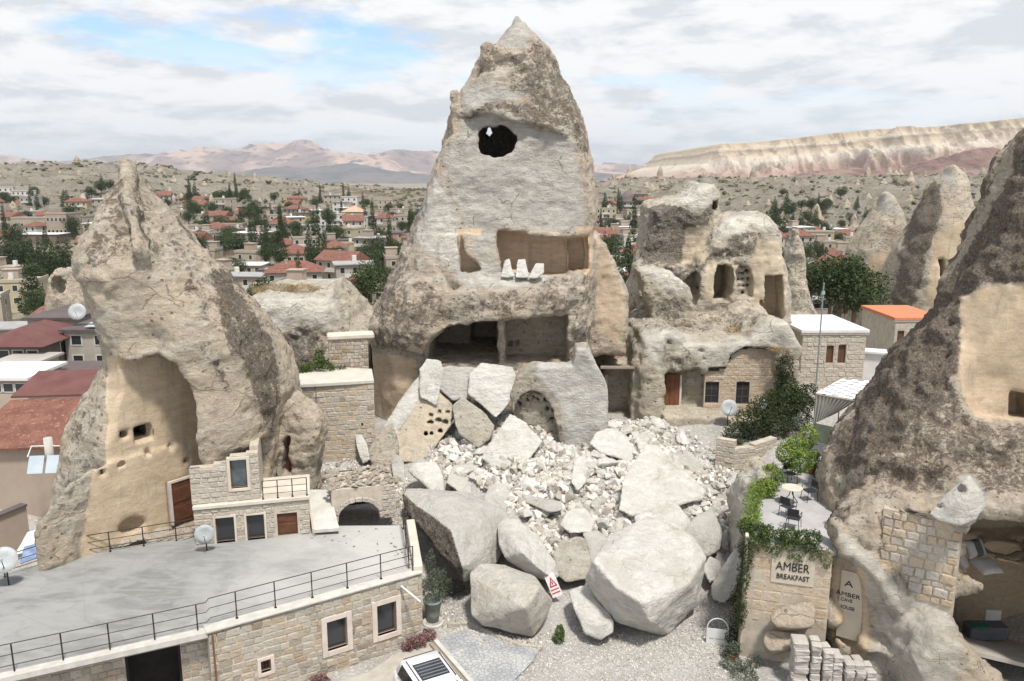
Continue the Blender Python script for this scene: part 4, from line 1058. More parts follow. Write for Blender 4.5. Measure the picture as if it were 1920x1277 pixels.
simple_rock('rock_cone', [], [(360, 1656, 1664, 99, 100.5), (378, 1650, 1676, 98, 102), (400, 1640, 1688, 97.5, 103), (430, 1622, 1698, 97, 104), (470, 1606, 1700, 96.5, 105), (520, 1594, 1692, 96.5, 105), (560, 1590, 1684, 96, 105), (640, 1585, 1690, 96, 105)], ((40, 95, -5), (54, 106, 18)), 0.25, M_ROCK_W,
            [([(1655, 400), (1700, 400), (1700, 420), (1640, 500), (1600, 560), (1590, 520), (1620, 430)], 0.4), ([(1590, 500), (1640, 480), (1620, 600), (1585, 600)], 0.5)], [([(1620, 480), (1690, 470), (1690, 600), (1610, 600)], 0.6)], [([(1640, 398), (1656, 355), (1690, 398)], 0.9)], 'slim pale-tipped rock cone, shorter one of the pair beyond the flat-roofed houses', 'rock spire', 7, Y0=100.0,
            cuts=(lambda V: V.prism([(1640, 525), (1690, 515), (1690, 540), (1655, 536)], 97, 94, 99), lambda V: V.ball(at(1668, 530, 97), (1.2, 2, 0.5))), disp=((0.25, 0.4), (0.12, 1.4)), warp=(0.9, 0.2))
simple_rock('rock_cone', [], [(310, 1772, 1780, 89, 90.5), (330, 1762, 1792, 88, 92), (345, 1752, 1800, 87.5, 93), (400, 1724, 1816, 86.5, 94), (450, 1704, 1832, 86, 95), (500, 1688, 1838, 85.5, 96), (560, 1672, 1840, 85.5, 96), (640, 1668, 1850, 85, 96)], ((40, 84, -4), (58, 97, 21)), 0.25, M_ROCK_W,
            [([(1765, 345), (1772, 400), (1740, 480), (1720, 560), (1690, 600), (1660, 600), (1700, 420), (1750, 330)], 0.8)], [([(1750, 440), (1830, 400), (1835, 600), (1730, 600)], 0.8)], [([(1762, 338), (1776, 300), (1800, 345), (1780, 350)], 0.8)], 'tall dark-flanked rock cone, higher one of the pair beyond the flat-roofed houses', 'rock spire', 8, Y0=90.0,
            cuts=(lambda V: V.prism([(1763, 525), (1763, 495), (1772, 493), (1774, 520), (1782, 530), (1770, 532)], 86, 83, 88),), disp=((0.25, 0.4), (0.12, 1.4)), warp=(0.9, 0.2))
simple_rock('rock_cone', [], [(430, 1483, 1488, 74, 75), (445, 1477, 1494, 73.5, 75.5), (470, 1471, 1500, 73, 76), (500, 1470, 1502, 73, 76), (540, 1462, 1508, 72.5, 77), (600, 1440, 1530, 72, 78)], ((22, 71, 2), (31, 79, 14)), 0.16, M_ROCK_P,
            [], [], [], 'small pointed pale rock pinnacle just right of the domed dwelling', 'rock spire', 9, Y0=75.0, base_r=0.4)
simple_rock('rock_cone', [([(85, 640), (86, 560), (96, 520), (106, 506), (118, 512), (134, 550), (150, 572), (150, 640)], 100, 99, 104, 1.0)], None, ((-62, 97, -9), (-50, 106, 9)), 0.22, M_ROCK_W,
            [], [], [], 'small rock cone with an arched cave mouth among the village roofs', 'rock spire', 10, base_r=0.4, cuts=(lambda V: V.ball(at(108, 538, 99.3), (0.8, 1.8, 1.4)),), disp=((0.2, 0.5), (0.1, 1.4)))
simple_rock('rock_outcrop', [([(1376, 1060), (1380, 940), (1392, 900), (1418, 876), (1438, 878), (1422, 910), (1410, 960), (1402, 1010), (1402, 1100)], 33.0, 32.2, 34.4, 0.25)], None, ((8.5, 30.6, 0.0), (12.0, 37, 7.0)), 0.09, M_ROCK_P,
            [], [], [([(1368, 1060), (1372, 900), (1430, 870), (1400, 1060)], 0.8)], 'pale bank of rock holding up the hedge beside the patio', 'rock', 12)
# ================================================================== boulders and rubble
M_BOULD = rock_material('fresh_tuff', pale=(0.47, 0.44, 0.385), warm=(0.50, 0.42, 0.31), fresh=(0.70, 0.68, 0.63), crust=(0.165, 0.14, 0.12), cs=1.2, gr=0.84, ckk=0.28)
def hull_planes(pts):
    bm = bmesh.new()
    for p in pts: bm.verts.new(p)
    bmesh.ops.convex_hull(bm, input=bm.verts)
    bmesh.ops.delete(bm, geom=[v for v in bm.verts if not v.link_faces], context='VERTS')
    bmesh.ops.recalc_face_normals(bm, faces=bm.faces)
    c = sum((v.co for v in bm.verts), Vector()) / len(bm.verts)
    out = []
    for f in bm.faces:
        nn = f.normal.copy()
        if nn.length < .5 or f.calc_area() < 1e-4: continue
        p = f.calc_center_median()
        if nn.dot(p - c) < 0: nn = -nn
        if not any(nn.dot(q[0]) > 0.9995 and abs(nn.dot(p) - q[1]) < 0.01 for q in out):
            out.append((nn, nn.dot(p)))
    bm.free()
    return out
_bseed = [100]
def boulder(label, pts, depth=1.5, cat='boulder', warm=0.0, crustfn=None, group=None, h=0.07, mat=None, cuts=(), B=0.95, rnd=0.035, warp=0.09, shrink=0.75, name='boulder', dy=-0.35):
    _bseed[0] += 3
    P = [at(a_, b_, c_ + dy) for a_, b_, c_ in pts]
    c = sum(P, Vector()) / len(P)
    C = Vector((0, 0, CAM_H))
    back = [c.lerp(p, shrink) + (p - C).normalized() * depth + Vector((0, 0, -0.25 * depth)) for p in P]
    A = P + back
    pl = hull_planes(A)
    lo = [min(p[i] for p in A) - 0.3 for i in range(3)]; hi = [max(p[i] for p in A) + 0.3 for i in range(3)]
    V = Vol(lo, hi, h)
    V.warp(warp, 0.9, _bseed[0], st=3)
    d = None
    for nn, k in pl:
        q = V.WX * nn[0] + V.WY * nn[1] + V.WZ * nn[2] - k
        d = q if d is None else smax(d, q, rnd)
    V.union(d)
    for cfn in cuts: V.cut(cfn(V), 0.03)
    def mk(x, y, z, px, py, pj, qj, nr):
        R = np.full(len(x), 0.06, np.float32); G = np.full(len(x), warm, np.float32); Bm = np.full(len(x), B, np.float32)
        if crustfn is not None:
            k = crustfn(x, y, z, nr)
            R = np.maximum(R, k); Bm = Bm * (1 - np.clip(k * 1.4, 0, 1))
        return R, G, Bm
    o = finish(name, V, mat or M_BOULD, mk, disp=((0.06, 1.3), (0.05, 3.6)), label=label, cat=cat)
    if group: o['group'] = group
    return o
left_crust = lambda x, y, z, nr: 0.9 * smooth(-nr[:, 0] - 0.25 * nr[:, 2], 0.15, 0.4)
boulder('huge white boulder with a sloping flat top, largest block in front of the rubble', [(1098, 1086, 29.8), (1150, 1163, 29.2), (1224, 1190, 29.1), (1250, 1192, 29.2), (1310, 1132, 30.0), (1325, 1042, 31), (1300, 1004, 32), (1216, 966, 33.4), (1140, 1004, 31.8), (1110, 1050, 29.3), (1154, 1102, 28.2), (1206, 1134, 27.8), (1222, 1166, 27.9), (1292, 1092, 29.0)], 1.8, rnd=.02)
boulder('squat cream boulder with one broad flat side beside the warning sign', [(880, 1075, 30.6), (897, 1057, 31.2), (945, 1058, 31.4), (1000, 1078, 31), (1038, 1126, 29.9), (1025, 1160, 29.5), (1000, 1195, 29.0), (900, 1172, 29.2), (880, 1150, 29.5), (985, 1140, 28.1), (1012, 1100, 29.2)], 1.2, warm=0.45, B=0.6)
boulder('white wedge-shaped boulder leaning behind the cream boulder and the sign', [(933, 985, 33.6), (948, 972, 34), (972, 974, 34.2), (1010, 1003, 33.4), (1042, 1055, 32.2), (1050, 1082, 31.6), (1036, 1090, 31.3), (992, 1076, 31.4), (945, 1045, 31.9), (935, 1020, 32.6), (978, 1034, 31.1), (1020, 1072, 30.9)], 1.2)
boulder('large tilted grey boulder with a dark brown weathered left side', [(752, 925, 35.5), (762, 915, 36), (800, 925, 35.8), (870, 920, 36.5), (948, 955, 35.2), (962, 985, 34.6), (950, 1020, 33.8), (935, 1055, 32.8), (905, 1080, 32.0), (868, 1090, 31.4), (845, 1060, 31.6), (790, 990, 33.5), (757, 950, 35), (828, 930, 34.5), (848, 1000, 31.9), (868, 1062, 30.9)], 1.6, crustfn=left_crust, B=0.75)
boulder('white jagged blade of rock standing on the dark-sided boulder', [(764, 880, 37.5), (780, 866, 37.8), (818, 865, 38), (832, 890, 37.2), (838, 935, 35.8), (815, 928, 35.7), (798, 905, 36.4), (790, 890, 37)], 0.7)
boulder('small cream wedge boulder touching the largest boulder', [(1065, 1108, 30.2), (1085, 1095, 30.8), (1112, 1100, 30.4), (1140, 1145, 29.4), (1152, 1165, 28.9), (1150, 1185, 28.6), (1128, 1200, 28.4), (1098, 1188, 28.6), (1078, 1150, 29.2), (1126, 1168, 28.5)], 0.9, warm=0.2)
boulder('broad triangular white slab lying over the right side of the rubble', [(1212, 830, 40.5), (1232, 832, 40.6), (1275, 872, 39.5), (1325, 922, 38), (1320, 938, 37.6), (1265, 950, 36.8), (1185, 968, 36), (1160, 955, 36.2), (1165, 905, 37.5)], 1.4, dy=-1.3)
boulder('kite-shaped pale slab leaning just below the big cave', [(878, 702, 42.2), (902, 680, 42.8), (962, 686, 42.8), (969, 705, 42.4), (960, 752, 41.6), (930, 785, 41.0), (876, 740, 41.6)], 0.6)
boulder('diamond-shaped white block on top of the rubble below the kite-shaped slab', [(902, 858, 39.2), (918, 835, 39.6), (955, 775, 41.1), (985, 790, 40.9), (1018, 828, 40.2), (1000, 850, 39.6), (985, 872, 39.2), (958, 892, 38.6), (930, 880, 38.8)], 1.2)
boulder('grey square block wedged left of the diamond-shaped block', [(848, 760, 41.4), (868, 742, 41.8), (905, 770, 41.4), (928, 800, 40.9), (918, 825, 40.5), (898, 842, 40.1), (860, 815, 40.4), (850, 790, 40.8)], 1.2, B=0.7, crustfn=lambda x, y, z, nr: 0.3 * smooth(-nr[:, 1], 0.3, 0.7))
boulder('flat grey slab tucked behind the kite-shaped slab', [(818, 690, 42.6), (845, 684, 42.8), (895, 690, 42.8), (884, 748, 42.0), (850, 752, 41.7), (824, 732, 42.1)], 0.7, B=0.75)
boulder('jagged white block under the left corner of the big cave', [(785, 692, 42.6), (800, 672, 42.9), (828, 676, 42.9), (833, 700, 42.4), (818, 762, 41.6), (788, 745, 41.8)], 0.8)
def comb_cuts(cells, r, Y):
    out = []
    rc = random.Random(len(cells) * 7 + int(cells[0][0]))
    for (a, b) in cells:
        p = at(a + rc.uniform(-4, 4), b + rc.uniform(-3, 3), Y)
        q1, q2 = r * rc.uniform(.75, 1.35), r * rc.uniform(.75, 1.2)
        out.append(lambda V, p=p, q1=q1, q2=q2: V.ball((p.x, p.y, p.z), (q1, 0.6, q2)))
    return out
boulder('fallen beige chunk of carved wall with rows of broken pigeon niches', [(722, 850, 40.6), (735, 790, 41.6), (775, 745, 42.2), (820, 728, 42.3), (848, 755, 41.9), (850, 790, 41.4), (822, 832, 40.6), (790, 868, 40.0), (745, 865, 40.2)], 1.4, warm=0.55, B=0.35, h=0.06,
        cuts=comb_cuts([(812, 780), (826, 776), (840, 774), (806, 794), (820, 792), (834, 790), (846, 788), (800, 808), (814, 807), (828, 805), (796, 822), (808, 822), (820, 820)], 0.15, 41.0))
boulder('grey spiky remnant of wall at the left end of the rubble', [(690, 842, 40.2), (715, 800, 41.2), (738, 788, 41.4), (748, 830, 40.8), (754, 925, 38.9), (722, 908, 39.2), (702, 880, 39.6)], 0.9, B=0.6, crustfn=lambda x, y, z, nr: 0.35 + 0 * x)
boulder('long pale ridge of rock sloping from the cave to the spiky remnant', [(718, 800, 41.4), (760, 735, 42.6), (795, 690, 43.0), (805, 705, 42.8), (790, 745, 42.2), (745, 800, 41.2), (735, 835, 40.8)], 0.8)
boulder('thin white finger of rock sticking up beside the stone building', [(663, 812, 40.8), (675, 807, 40.9), (690, 835, 40.4), (697, 862, 39.9), (680, 872, 39.8), (668, 840, 40.3)], 0.4)
boulder('narrow whitish stump standing between spiky remnant and beige chunk', [(733, 862, 39.6), (745, 850, 39.8), (758, 862, 39.6), (762, 925, 38.2), (740, 935, 38.1)], 0.5, B=0.8)
boulder('grey four-sided block right of the largest boulder', [(1283, 998, 33.6), (1300, 970, 34.4), (1335, 948, 35.2), (1352, 990, 34.2), (1350, 1030, 33.2), (1330, 1044, 32.8), (1312, 1042, 32.9), (1322, 1000, 33.3)], 1.0, B=0.75)
boulder('pale slab just behind the top of the largest boulder', [(1186, 968, 34.9), (1215, 955, 35.4), (1270, 942, 35.8), (1298, 975, 34.8), (1295, 1008, 33.8), (1240, 990, 33.9), (1190, 988, 34.2)], 0.9)
boulder('upright sharp blade of rock at the foot of the hanging hedge', [(1335, 1125, 30.4), (1332, 1095, 31.0), (1385, 1015, 32.6), (1392, 1060, 31.4), (1380, 1112, 30.3), (1360, 1132, 30.0)], 0.6, B=0.75)
boulder('small pale block between the largest boulder and the sharp blade', [(1316, 1065, 32), (1330, 1042, 32.5), (1352, 1050, 32.2), (1356, 1082, 31.4), (1330, 1094, 31.2)], 0.7, B=0.85)
boulder('brownish layered block above the warning sign', [(1035, 1040, 33.0), (1052, 1012, 33.8), (1085, 1005, 33.9), (1110, 1015, 33.6), (1112, 1060, 32.4), (1100, 1088, 31.6), (1060, 1092, 31.5), (1040, 1075, 32)], 0.9, warm=0.3, B=0.5, crustfn=lambda x, y, z, nr: 0.3 * smooth(-nr[:, 1], 0.2, 0.6))
boulder('pinkish split block between the layered block and largest boulder', [(1092, 1000, 34.0), (1120, 992, 34.3), (1145, 1012, 33.6), (1138, 1050, 32.6), (1115, 1075, 31.9), (1105, 1040, 32.8)], 0.8, warm=0.25, B=0.6)
boulder('grey block lying in the dark hollow behind the triangular slab', [(1250, 850, 40.8), (1270, 838, 41.3), (1300, 850, 41), (1322, 880, 40), (1318, 908, 39.2), (1290, 892, 39.5), (1262, 872, 40.2)], 0.9, B=0.75)
boulder('upright pale block in the middle of the rubble', [(1050, 985, 34.4), (1060, 958, 35.2), (1095, 950, 35.6), (1118, 975, 34.8), (1110, 998, 34.0), (1070, 1000, 33.9)], 0.8)
boulder('long pale rock lying along the upper rubble', [(1068, 905, 37.4), (1078, 862, 38.9), (1098, 850, 39.5), (1108, 870, 38.9), (1098, 905, 37.6), (1082, 922, 37.0)], 0.6)
boulder('knobbly white rock at the top of the rubble under the arched slab', [(1105, 830, 40.2), (1118, 808, 41), (1140, 802, 41.2), (1168, 812, 41), (1192, 840, 40.2), (1185, 868, 39.4), (1160, 858, 39.3), (1125, 850, 39.6)], 0.9, B=1.0)
boulder('second white rock right of the knobbly one', [(1195, 838, 40.5), (1190, 818, 41), (1212, 806, 41.4), (1218, 828, 40.9), (1205, 850, 40.2)], 0.6, B=1.0)
boulder('low slanting rock at the centre of the rubble beneath the diamond block', [(978, 900, 37.8), (992, 878, 38.6), (1012, 892, 38.2), (1018, 925, 37.0), (1008, 945, 36.3), (985, 930, 36.8)], 0.6)
boulder('flat greenish-grey slab lying below the diamond block', [(975, 925, 36.9), (1010, 935, 36.5), (1055, 942, 36.2), (1058, 958, 35.6), (1030, 962, 35.3), (985, 942, 36.1)], 0.6, B=0.55)
boulder('pale rock with a flat front on the left of the rubble', [(835, 905, 37.6), (850, 872, 38.8), (885, 868, 39.1), (905, 895, 38.2), (900, 925, 37.2), (860, 925, 37.0)], 0.9, B=0.8)
boulder('rounded rock slipping between the tilted grey boulder and rubble', [(905, 935, 36.2), (920, 908, 37.2), (948, 905, 37.5), (962, 930, 36.7), (950, 958, 35.7), (920, 955, 35.6)], 0.7, B=0.8)
# rubble slope blocks leaning at the upper cave floor
for pts, lab in (([(938, 520, 43.4), (946, 488, 43.9), (955, 484, 43.9), (966, 520, 43.4)], 'left one of three white shards on the upper room ledge'), ([(966, 522, 43.3), (970, 486, 43.9), (985, 485, 43.9), (993, 522, 43.3)], 'middle one of three white shards on the upper room ledge'), ([(990, 522, 43.3), (1004, 492, 43.8), (1020, 494, 43.8), (1022, 510, 43.4), (1008, 522, 43.2)], 'right one of three white shards on the upper room ledge')):
    boulder(lab, pts, 0.3, cat='rock', B=1.0, h=0.05, rnd=0.03, warp=0.05, name='rock', group='white shards on the ledge')
# arched slab
def arch_cut(V):
    c = at(1004, 828, 41.2); r = at(1052, 828, 41.2).x - c.x; t = at(1004, 736, 41.2).z - c.z
    q = np.sqrt(((V.WX - c.x) / r) ** 2 + ((V.WZ - c.z) / t) ** 2)
    return np.maximum((q - 1) * r, V.WY - 41.85 - 0 * V.WX)
simple_rock('fallen_slab', [([(964, 860), (960, 745), (972, 705), (1000, 690), (1066, 694), (1074, 690), (1082, 656), (1100, 652), (1122, 690), (1138, 720), (1143, 800), (1142, 860)], 41.4, 41.2, 42.5, 0.15)], None, ((-0.6, 40.6, 2.2), (6.2, 43.2, 9.2)), 0.08, M_BOULD,
            [([(960, 710), (1010, 700), (1010, 740), (1060, 790), (1070, 830), (950, 850)], 0.38)], [], [([(1010, 650), (1150, 650), (1150, 860), (1060, 860), (1050, 760), (1000, 700)], 0.8)], 'great upright slab with an arched hollow and broken niches, leaning under the cave', 'rock slab', 15, base_r=0.12,
            cuts=[arch_cut] + comb_cuts([(968, 748), (980, 742), (992, 738), (1005, 736), (1018, 740), (1030, 748), (1040, 760), (1048, 774), (975, 760), (988, 754), (1001, 752), (1014, 754), (1026, 764), (1036, 778)], 0.13, 41.9), disp=((0.08, 1.2), (0.05, 4)))
# ledge debris
def ground_hit(px, py, y0=22.0, y1=75.0, extra=0.0):
    d = at(px, py, 30) - Vector((0, 0, CAM_H)); d = d / d.y
    ysr = np.linspace(y0, y1, 500)
    zz = CAM_H + d.z * ysr; h = ground_h(d.x * ysr, ysr) + extra
    k = int(np.argmax(zz <= h))
    Y = ysr[k]
    return Vector((d.x * Y, Y, float(h[k])))

# loose rock library
def rock_mesh(name, seed, sub=1, flat=0.7, jag=0.16):
    rnd = random.Random(seed)
    bm = bmesh.new()
    for i in range(13):
        v = Vector((rnd.gauss(0, 1), rnd.gauss(0, 1), rnd.gauss(0, 1))).normalized() * rnd.uniform(0.75, 1.0)
        bm.verts.new((v.x * rnd.uniform(.8, 1), v.y * .8, v.z * flat))
    bmesh.ops.convex_hull(bm, input=bm.verts)
    bmesh.ops.delete(bm, geom=[v for v in bm.verts if not v.link_faces], context='VERTS')
    if sub:
        bmesh.ops.bevel(bm, geom=list(bm.edges), offset=0.05, segments=1, affect='EDGES')
        bmesh.ops.triangulate(bm, faces=bm.faces)
        bmesh.ops.subdivide_edges(bm, edges=bm.edges, cuts=sub, use_grid_fill=True)
        for v in bm.verts:
            v.co *= 1 + rnd.uniform(-1, 1) * jag * 0.22
    me = bpy.data.meshes.new(name)
    bm.to_mesh(me); bm.free()
    return me
def loose_mat(name, c1, c2):
    n = NT(name)
    oi = n.n('ShaderNodeObjectInfo')
    k = n.noise(2.0, 5, 0.7); k2 = n.noise(7, 5, 0.7)
    c = n.mix(oi.outputs['Random'], c1, c2)
    c = n.mix(n.math('MULTIPLY', n.step(k, 0.45, 0.65), 0.5), c, tuple(v * 0.62 for v in c1))
    c = n.mix(n.math('MULTIPLY', n.step(k2, 0.42, 0.34), 0.4), c, tuple(v * 0.4 for v in c1))
    return n.done(c, 0.95, n.bump(n.math('ADD', k, k2), 0.7, 0.25), spec=0.1)
M_LOOSE = loose_mat('loose_pale_rock', (0.66, 0.64, 0.60), (0.56, 0.53, 0.475))
M_LOOSE2 = loose_mat('loose_warm_rock', (0.50, 0.44, 0.36), (0.42, 0.37, 0.31))
ROCKS = [rock_mesh('loose_rock', 500 + i, 1, random.choice((0.5, 0.65, 0.8))) for i in range(14)]
for m in ROCKS: m.materials.append(M_LOOSE)
ROCKSW = [m.copy() for m in ROCKS[:6]]
for m in ROCKSW: m.materials.clear(); m.materials.append(M_LOOSE2)
def in_poly(x, y, P):
    c = False; j = len(P) - 1
    for i in range(len(P)):
        if (P[i][1] > y) != (P[j][1] > y) and x < (P[j][0] - P[i][0]) * (y - P[i][1]) / (P[j][1] - P[i][1]) + P[i][0]: c = not c
        j = i
    return c
LANDMARKS = [(922, 730, 'the kite-shaped slab'), (955, 835, 'the diamond-shaped block'), (1240, 905, 'the triangular slab'), (1210, 1070, 'the largest boulder'), (1070, 770, 'the arched slab'), (1075, 1050, 'the layered block'), (880, 985, 'the tilted grey boulder'), (1000, 1030, 'the white wedge'), (1315, 1000, 'the four-sided block'), (1085, 975, 'the upright pale block'), (1150, 835, 'the knobbly white rock')]
def drop_rocks(poly, n, smin_, smax_, label, group, meshes=ROCKS, seed=1, y0=22, y1=75, lift=0.25, name='loose_rock', near=False):
    rnd = random.Random(seed)
    x0, x1 = min(p[0] for p in poly), max(p[0] for p in poly); y0_, y1_ = min(p[1] for p in poly), max(p[1] for p in poly)
    k = 0; proto = None
    while k < n:
        a, b = rnd.uniform(x0, x1), rnd.uniform(y0_, y1_)
        if not in_poly(a, b, poly): continue
        p = ground_hit(a, b, y0, y1)
        s = smin_ + (smax_ - smin_) * rnd.random() ** 2.2
        o = bpy.data.objects.new(name, rnd.choice(meshes))
        COL.objects.link(o)
        o.location = (p.x, p.y, p.z + s * lift)
        o.rotation_euler = (rnd.uniform(-.6, .6), rnd.uniform(-.6, .6), rnd.uniform(0, 6.28))
        o.scale = (s * rnd.uniform(.8, 1.3), s * rnd.uniform(.7, 1.1), s * rnd.uniform(.7, 1.1))
        lb = label
        if near:
            lm = min(LANDMARKS, key=lambda q: (q[0] - a) ** 2 + (q[1] - b) ** 2)
            lb = '%s %s, %s %s' % ('big' if s > .55 else ('middling' if s > .35 else 'small'), label, 'above' if b < lm[1] - 25 else ('below' if b > lm[1] + 25 else ('left of' if a < lm[0] else 'right of')), lm[2])
        tag(o, lb, 'rock', group)
        k += 1
PILE = [(830, 850), (900, 880), (1000, 790), (1110, 800), (1230, 810), (1340, 900), (1390, 900), (1370, 1000), (1350, 1060), (1180, 985), (1120, 1080), (1050, 1085), (960, 960), (870, 905), (790, 900)]
drop_rocks(PILE, 180, 0.2, 0.85, 'pale angular rock loose on the rubble', 'loose rocks on the rubble slope', seed=3, near=True)
drop_rocks([(1020, 810), (1250, 800), (1330, 880), (1160, 900), (1040, 900)], 75, 0.35, 1.05, 'white angular rock high on the rubble', 'white rocks high on the rubble', seed=4, near=True)
drop_rocks([(590, 880), (690, 868), (760, 900), (770, 960), (745, 990), (700, 930), (620, 920)], 60, 0.12, 0.34, 'broken stone lying on the collapsed stair left of the boulders', 'broken stones on the collapsed stair', ROCKSW, seed=5, name='broken_stone')
drop_rocks([(1290, 1140), (1340, 1160), (1390, 1240), (1300, 1277), (1240, 1240)], 20, 0.06, 0.16, 'small pale stone lying near the white arched board', 'small stones by the arched board', seed=6, name='small_stone')

# fine rubble: nobody could count it
def fine_rubble(name, poly, n, s0, s1, mat, seed, y0=22, y1=75, dens=None):
    rnd = np.random.default_rng(seed)
    base = []
    for i in range(5):
        m = rock_mesh('t', 900 + seed * 7 + i, 0, 0.7)
        co = np.array([v.co[:] for v in m.vertices]); m.calc_loop_triangles()
        fc = np.array([t.vertices[:] for t in m.loop_triangles]); base.append((co, fc)); bpy.data.meshes.remove(m)
    x0, x1 = min(p[0] for p in poly), max(p[0] for p in poly); ya, yb = min(p[1] for p in poly), max(p[1] for p in poly)
    # sample on the ground evenly: corners to world, then test by picture position
    A = [ground_hit(px, py, y0, y1) for px, py in poly]
    X0, X1 = min(p.x for p in A), max(p.x for p in A); Y0_, Y1_ = min(p.y for p in A), max(p.y for p in A)
    P = np.array([(p.x, p.y) for p in A])
    xs, ys_ = [], []
    cnt = 0
    while cnt < n:
        X = rnd.uniform(X0, X1, n); Y = rnd.uniform(Y0_, Y1_, n)
        d = sd_poly(X.astype(np.float32), Y.astype(np.float32), [tuple(q) for q in P])
        cl = fbm(X.astype(np.float32), Y.astype(np.float32), X.astype(np.float32) * 0, 0.6, 3, seed=seed)
        keep = (d < 0) & (cl + rnd.uniform(-.5, .5, n) > -0.15)
        xs.append(X[keep]); ys_.append(Y[keep]); cnt += int(keep.sum())
        if len(xs) > 40: break
    X = np.concatenate(xs)[:n]; Y = np.concatenate(ys_)[:n]
    Z = near_detail(X, Y)
    s = s0 + (s1 - s0) * rnd.random(len(X)) ** 3.6
    CO, FC, off = [], [], 0
    for i in range(len(X)):
        co, fc = base[i % 5]
        e = Euler(tuple(rnd.uniform(0, 6.28, 3))).to_matrix()
        c = (co * s[i]) @ np.array(e).T + (X[i], Y[i], Z[i] + s[i] * 0.3)
        CO.append(c); FC.append(fc + off); off += len(co)
    me = np_mesh(name, np.concatenate(CO), np.concatenate(FC))
    me.polygons.foreach_set('use_smooth', np.zeros(len(me.polygons), bool))
    o = link(name, me, None, mat); tag(o, kind='stuff')
    return o
n = NT('rubble_grit')
geo = n.n('ShaderNodeNewGeometry'); 
rp = geo.outputs['Random Per Island']
c = n.ramp(rp, [(0.0, (0.28, 0.25, 0.21)), (0.35, (0.45, 0.42, 0.375)), (0.7, (0.66, 0.64, 0.60)), (1.0, (0.44, 0.39, 0.33))])
M_GRIT = n.done(c, 0.95, n.bump(n.noise(6, 4, 0.7), 0.5, 0.1), spec=0.1)
fine_rubble('rubble', PILE, 9500, 0.05, 0.42, M_GRIT, 3)
fine_rubble('rubble', [(590, 870), (700, 862), (775, 900), (780, 1000), (740, 1000), (690, 930), (600, 930)], 1500, 0.05, 0.16, M_GRIT, 4)
fine_rubble('gravel', [(940, 1215), (1050, 1170), (1240, 1195), (1330, 1100), (1400, 1150), (1430, 1300), (900, 1300)], 8000, 0.016, 0.065, M_GRIT, 5)
fine_rubble('gravel', [(820, 1110), (880, 1100), (880, 1170), (1000, 1205), (1060, 1150), (1060, 1200), (960, 1235), (830, 1190)], 1200, 0.03, 0.10, M_GRIT, 6)

drop_rocks([(1150, 800), (1240, 795), (1335, 850), (1345, 905), (1240, 850)], 40, 0.2, 0.7, 'grey rock tumbled below the doorstep of the low rock house', 'rocks tumbled below the rock house', seed=9)
fine_rubble('rubble', [(1140, 790), (1240, 790), (1340, 845), (1400, 905), (1330, 905), (1150, 810)], 1500, 0.06, 0.25, M_GRIT, 9)

boulder('pale broken slab hanging over the corner of the cushioned cave', [(1742, 962, 24.9), (1775, 945, 25.0), (1785, 915, 25.1), (1815, 892, 25.2), (1846, 925, 24.9), (1851, 952, 24.7), (1834, 976, 24.5), (1800, 985, 24.5), (1760, 976, 24.7), (1800, 940, 24.5)], 0.7, cat='rock slab', warm=.15, B=.9, h=.05,
        cuts=[lambda V: V.ball(at(1803, 920, 24.6), (.14, .3, .14)), lambda V: V.ball(at(1765, 946, 24.7), (.25, .3, .1))])

drop_rocks([(770, 800), (800, 760), (850, 740), (930, 780), (1010, 830), (1000, 880), (900, 900), (800, 880)], 26, 0.3, 0.85, 'white angular rock jammed low on the rubble', 'rocks jammed under the leaning slabs', seed=12, near=True, name='jammed_rock')
fine_rubble('rubble', [(770, 800), (800, 755), (850, 735), (930, 770), (1020, 820), (1010, 860), (900, 880), (800, 870)], 1500, 0.06, 0.4, M_GRIT, 12)
# ================================================================== buildings close by
def stone_mat(name, stops, bump=0.6, sc=5.0):
    n = NT(name)
    oi = n.n('ShaderNodeObjectInfo')
    c = n.ramp(oi.outputs['Random'], stops)
    k = n.noise(sc, 6, 0.72); k2 = n.noise(sc * 5, 4, 0.7)
    c = n.mix(n.math('MULTIPLY', n.step(k, 0.48, 0.66), 0.55), c, (0.25, 0.20, 0.15))
    c = n.mix(n.math('MULTIPLY', n.step(k2, 0.5, 0.68), 0.25), c, (0.60, 0.56, 0.49))
    return n.done(c, 0.95, n.bump(n.math('ADD', k, n.math('MULTIPLY', k2, 0.5)), bump, 0.12), spec=0.1)
M_STONE = stone_mat('wall_stone', [(0.0, (0.42, 0.33, 0.235)), (0.25, (0.50, 0.425, 0.33)), (0.5, (0.53, 0.48, 0.40)), (0.75, (0.46, 0.42, 0.365)), (0.92, (0.36, 0.32, 0.27)), (1.0, (0.30, 0.23, 0.17))])
M_STONE_P = stone_mat('pale_wall_stone', [(0.0, (0.50, 0.44, 0.36)), (0.5, (0.55, 0.50, 0.43)), (1.0, (0.46, 0.42, 0.37))])
M_STONE_W = stone_mat('warm_wall_stone', [(0.0, (0.54, 0.43, 0.31)), (0.5, (0.56, 0.47, 0.36)), (1.0, (0.50, 0.38, 0.26))])
M_MORTAR = plain('mortar', (0.50, 0.44, 0.36), (0.38, 0.33, 0.27), 3.0, 0.95, 0.5, 18)
M_MORTAR_D = plain('dark_mortar', (0.30, 0.25, 0.20), (0.22, 0.185, 0.15), 3.0, 0.95, 0.5, 18)
M_TRIM = plain('cut_stone_trim', (0.50, 0.42, 0.37), (0.58, 0.52, 0.46), 2.0, 0.9, 0.3, 15)
M_TRIM_P = plain('pale_cut_stone', (0.58, 0.53, 0.45), (0.48, 0.43, 0.36), 1.6, 0.9, 0.4, 12)
n = NT('roof_screed')
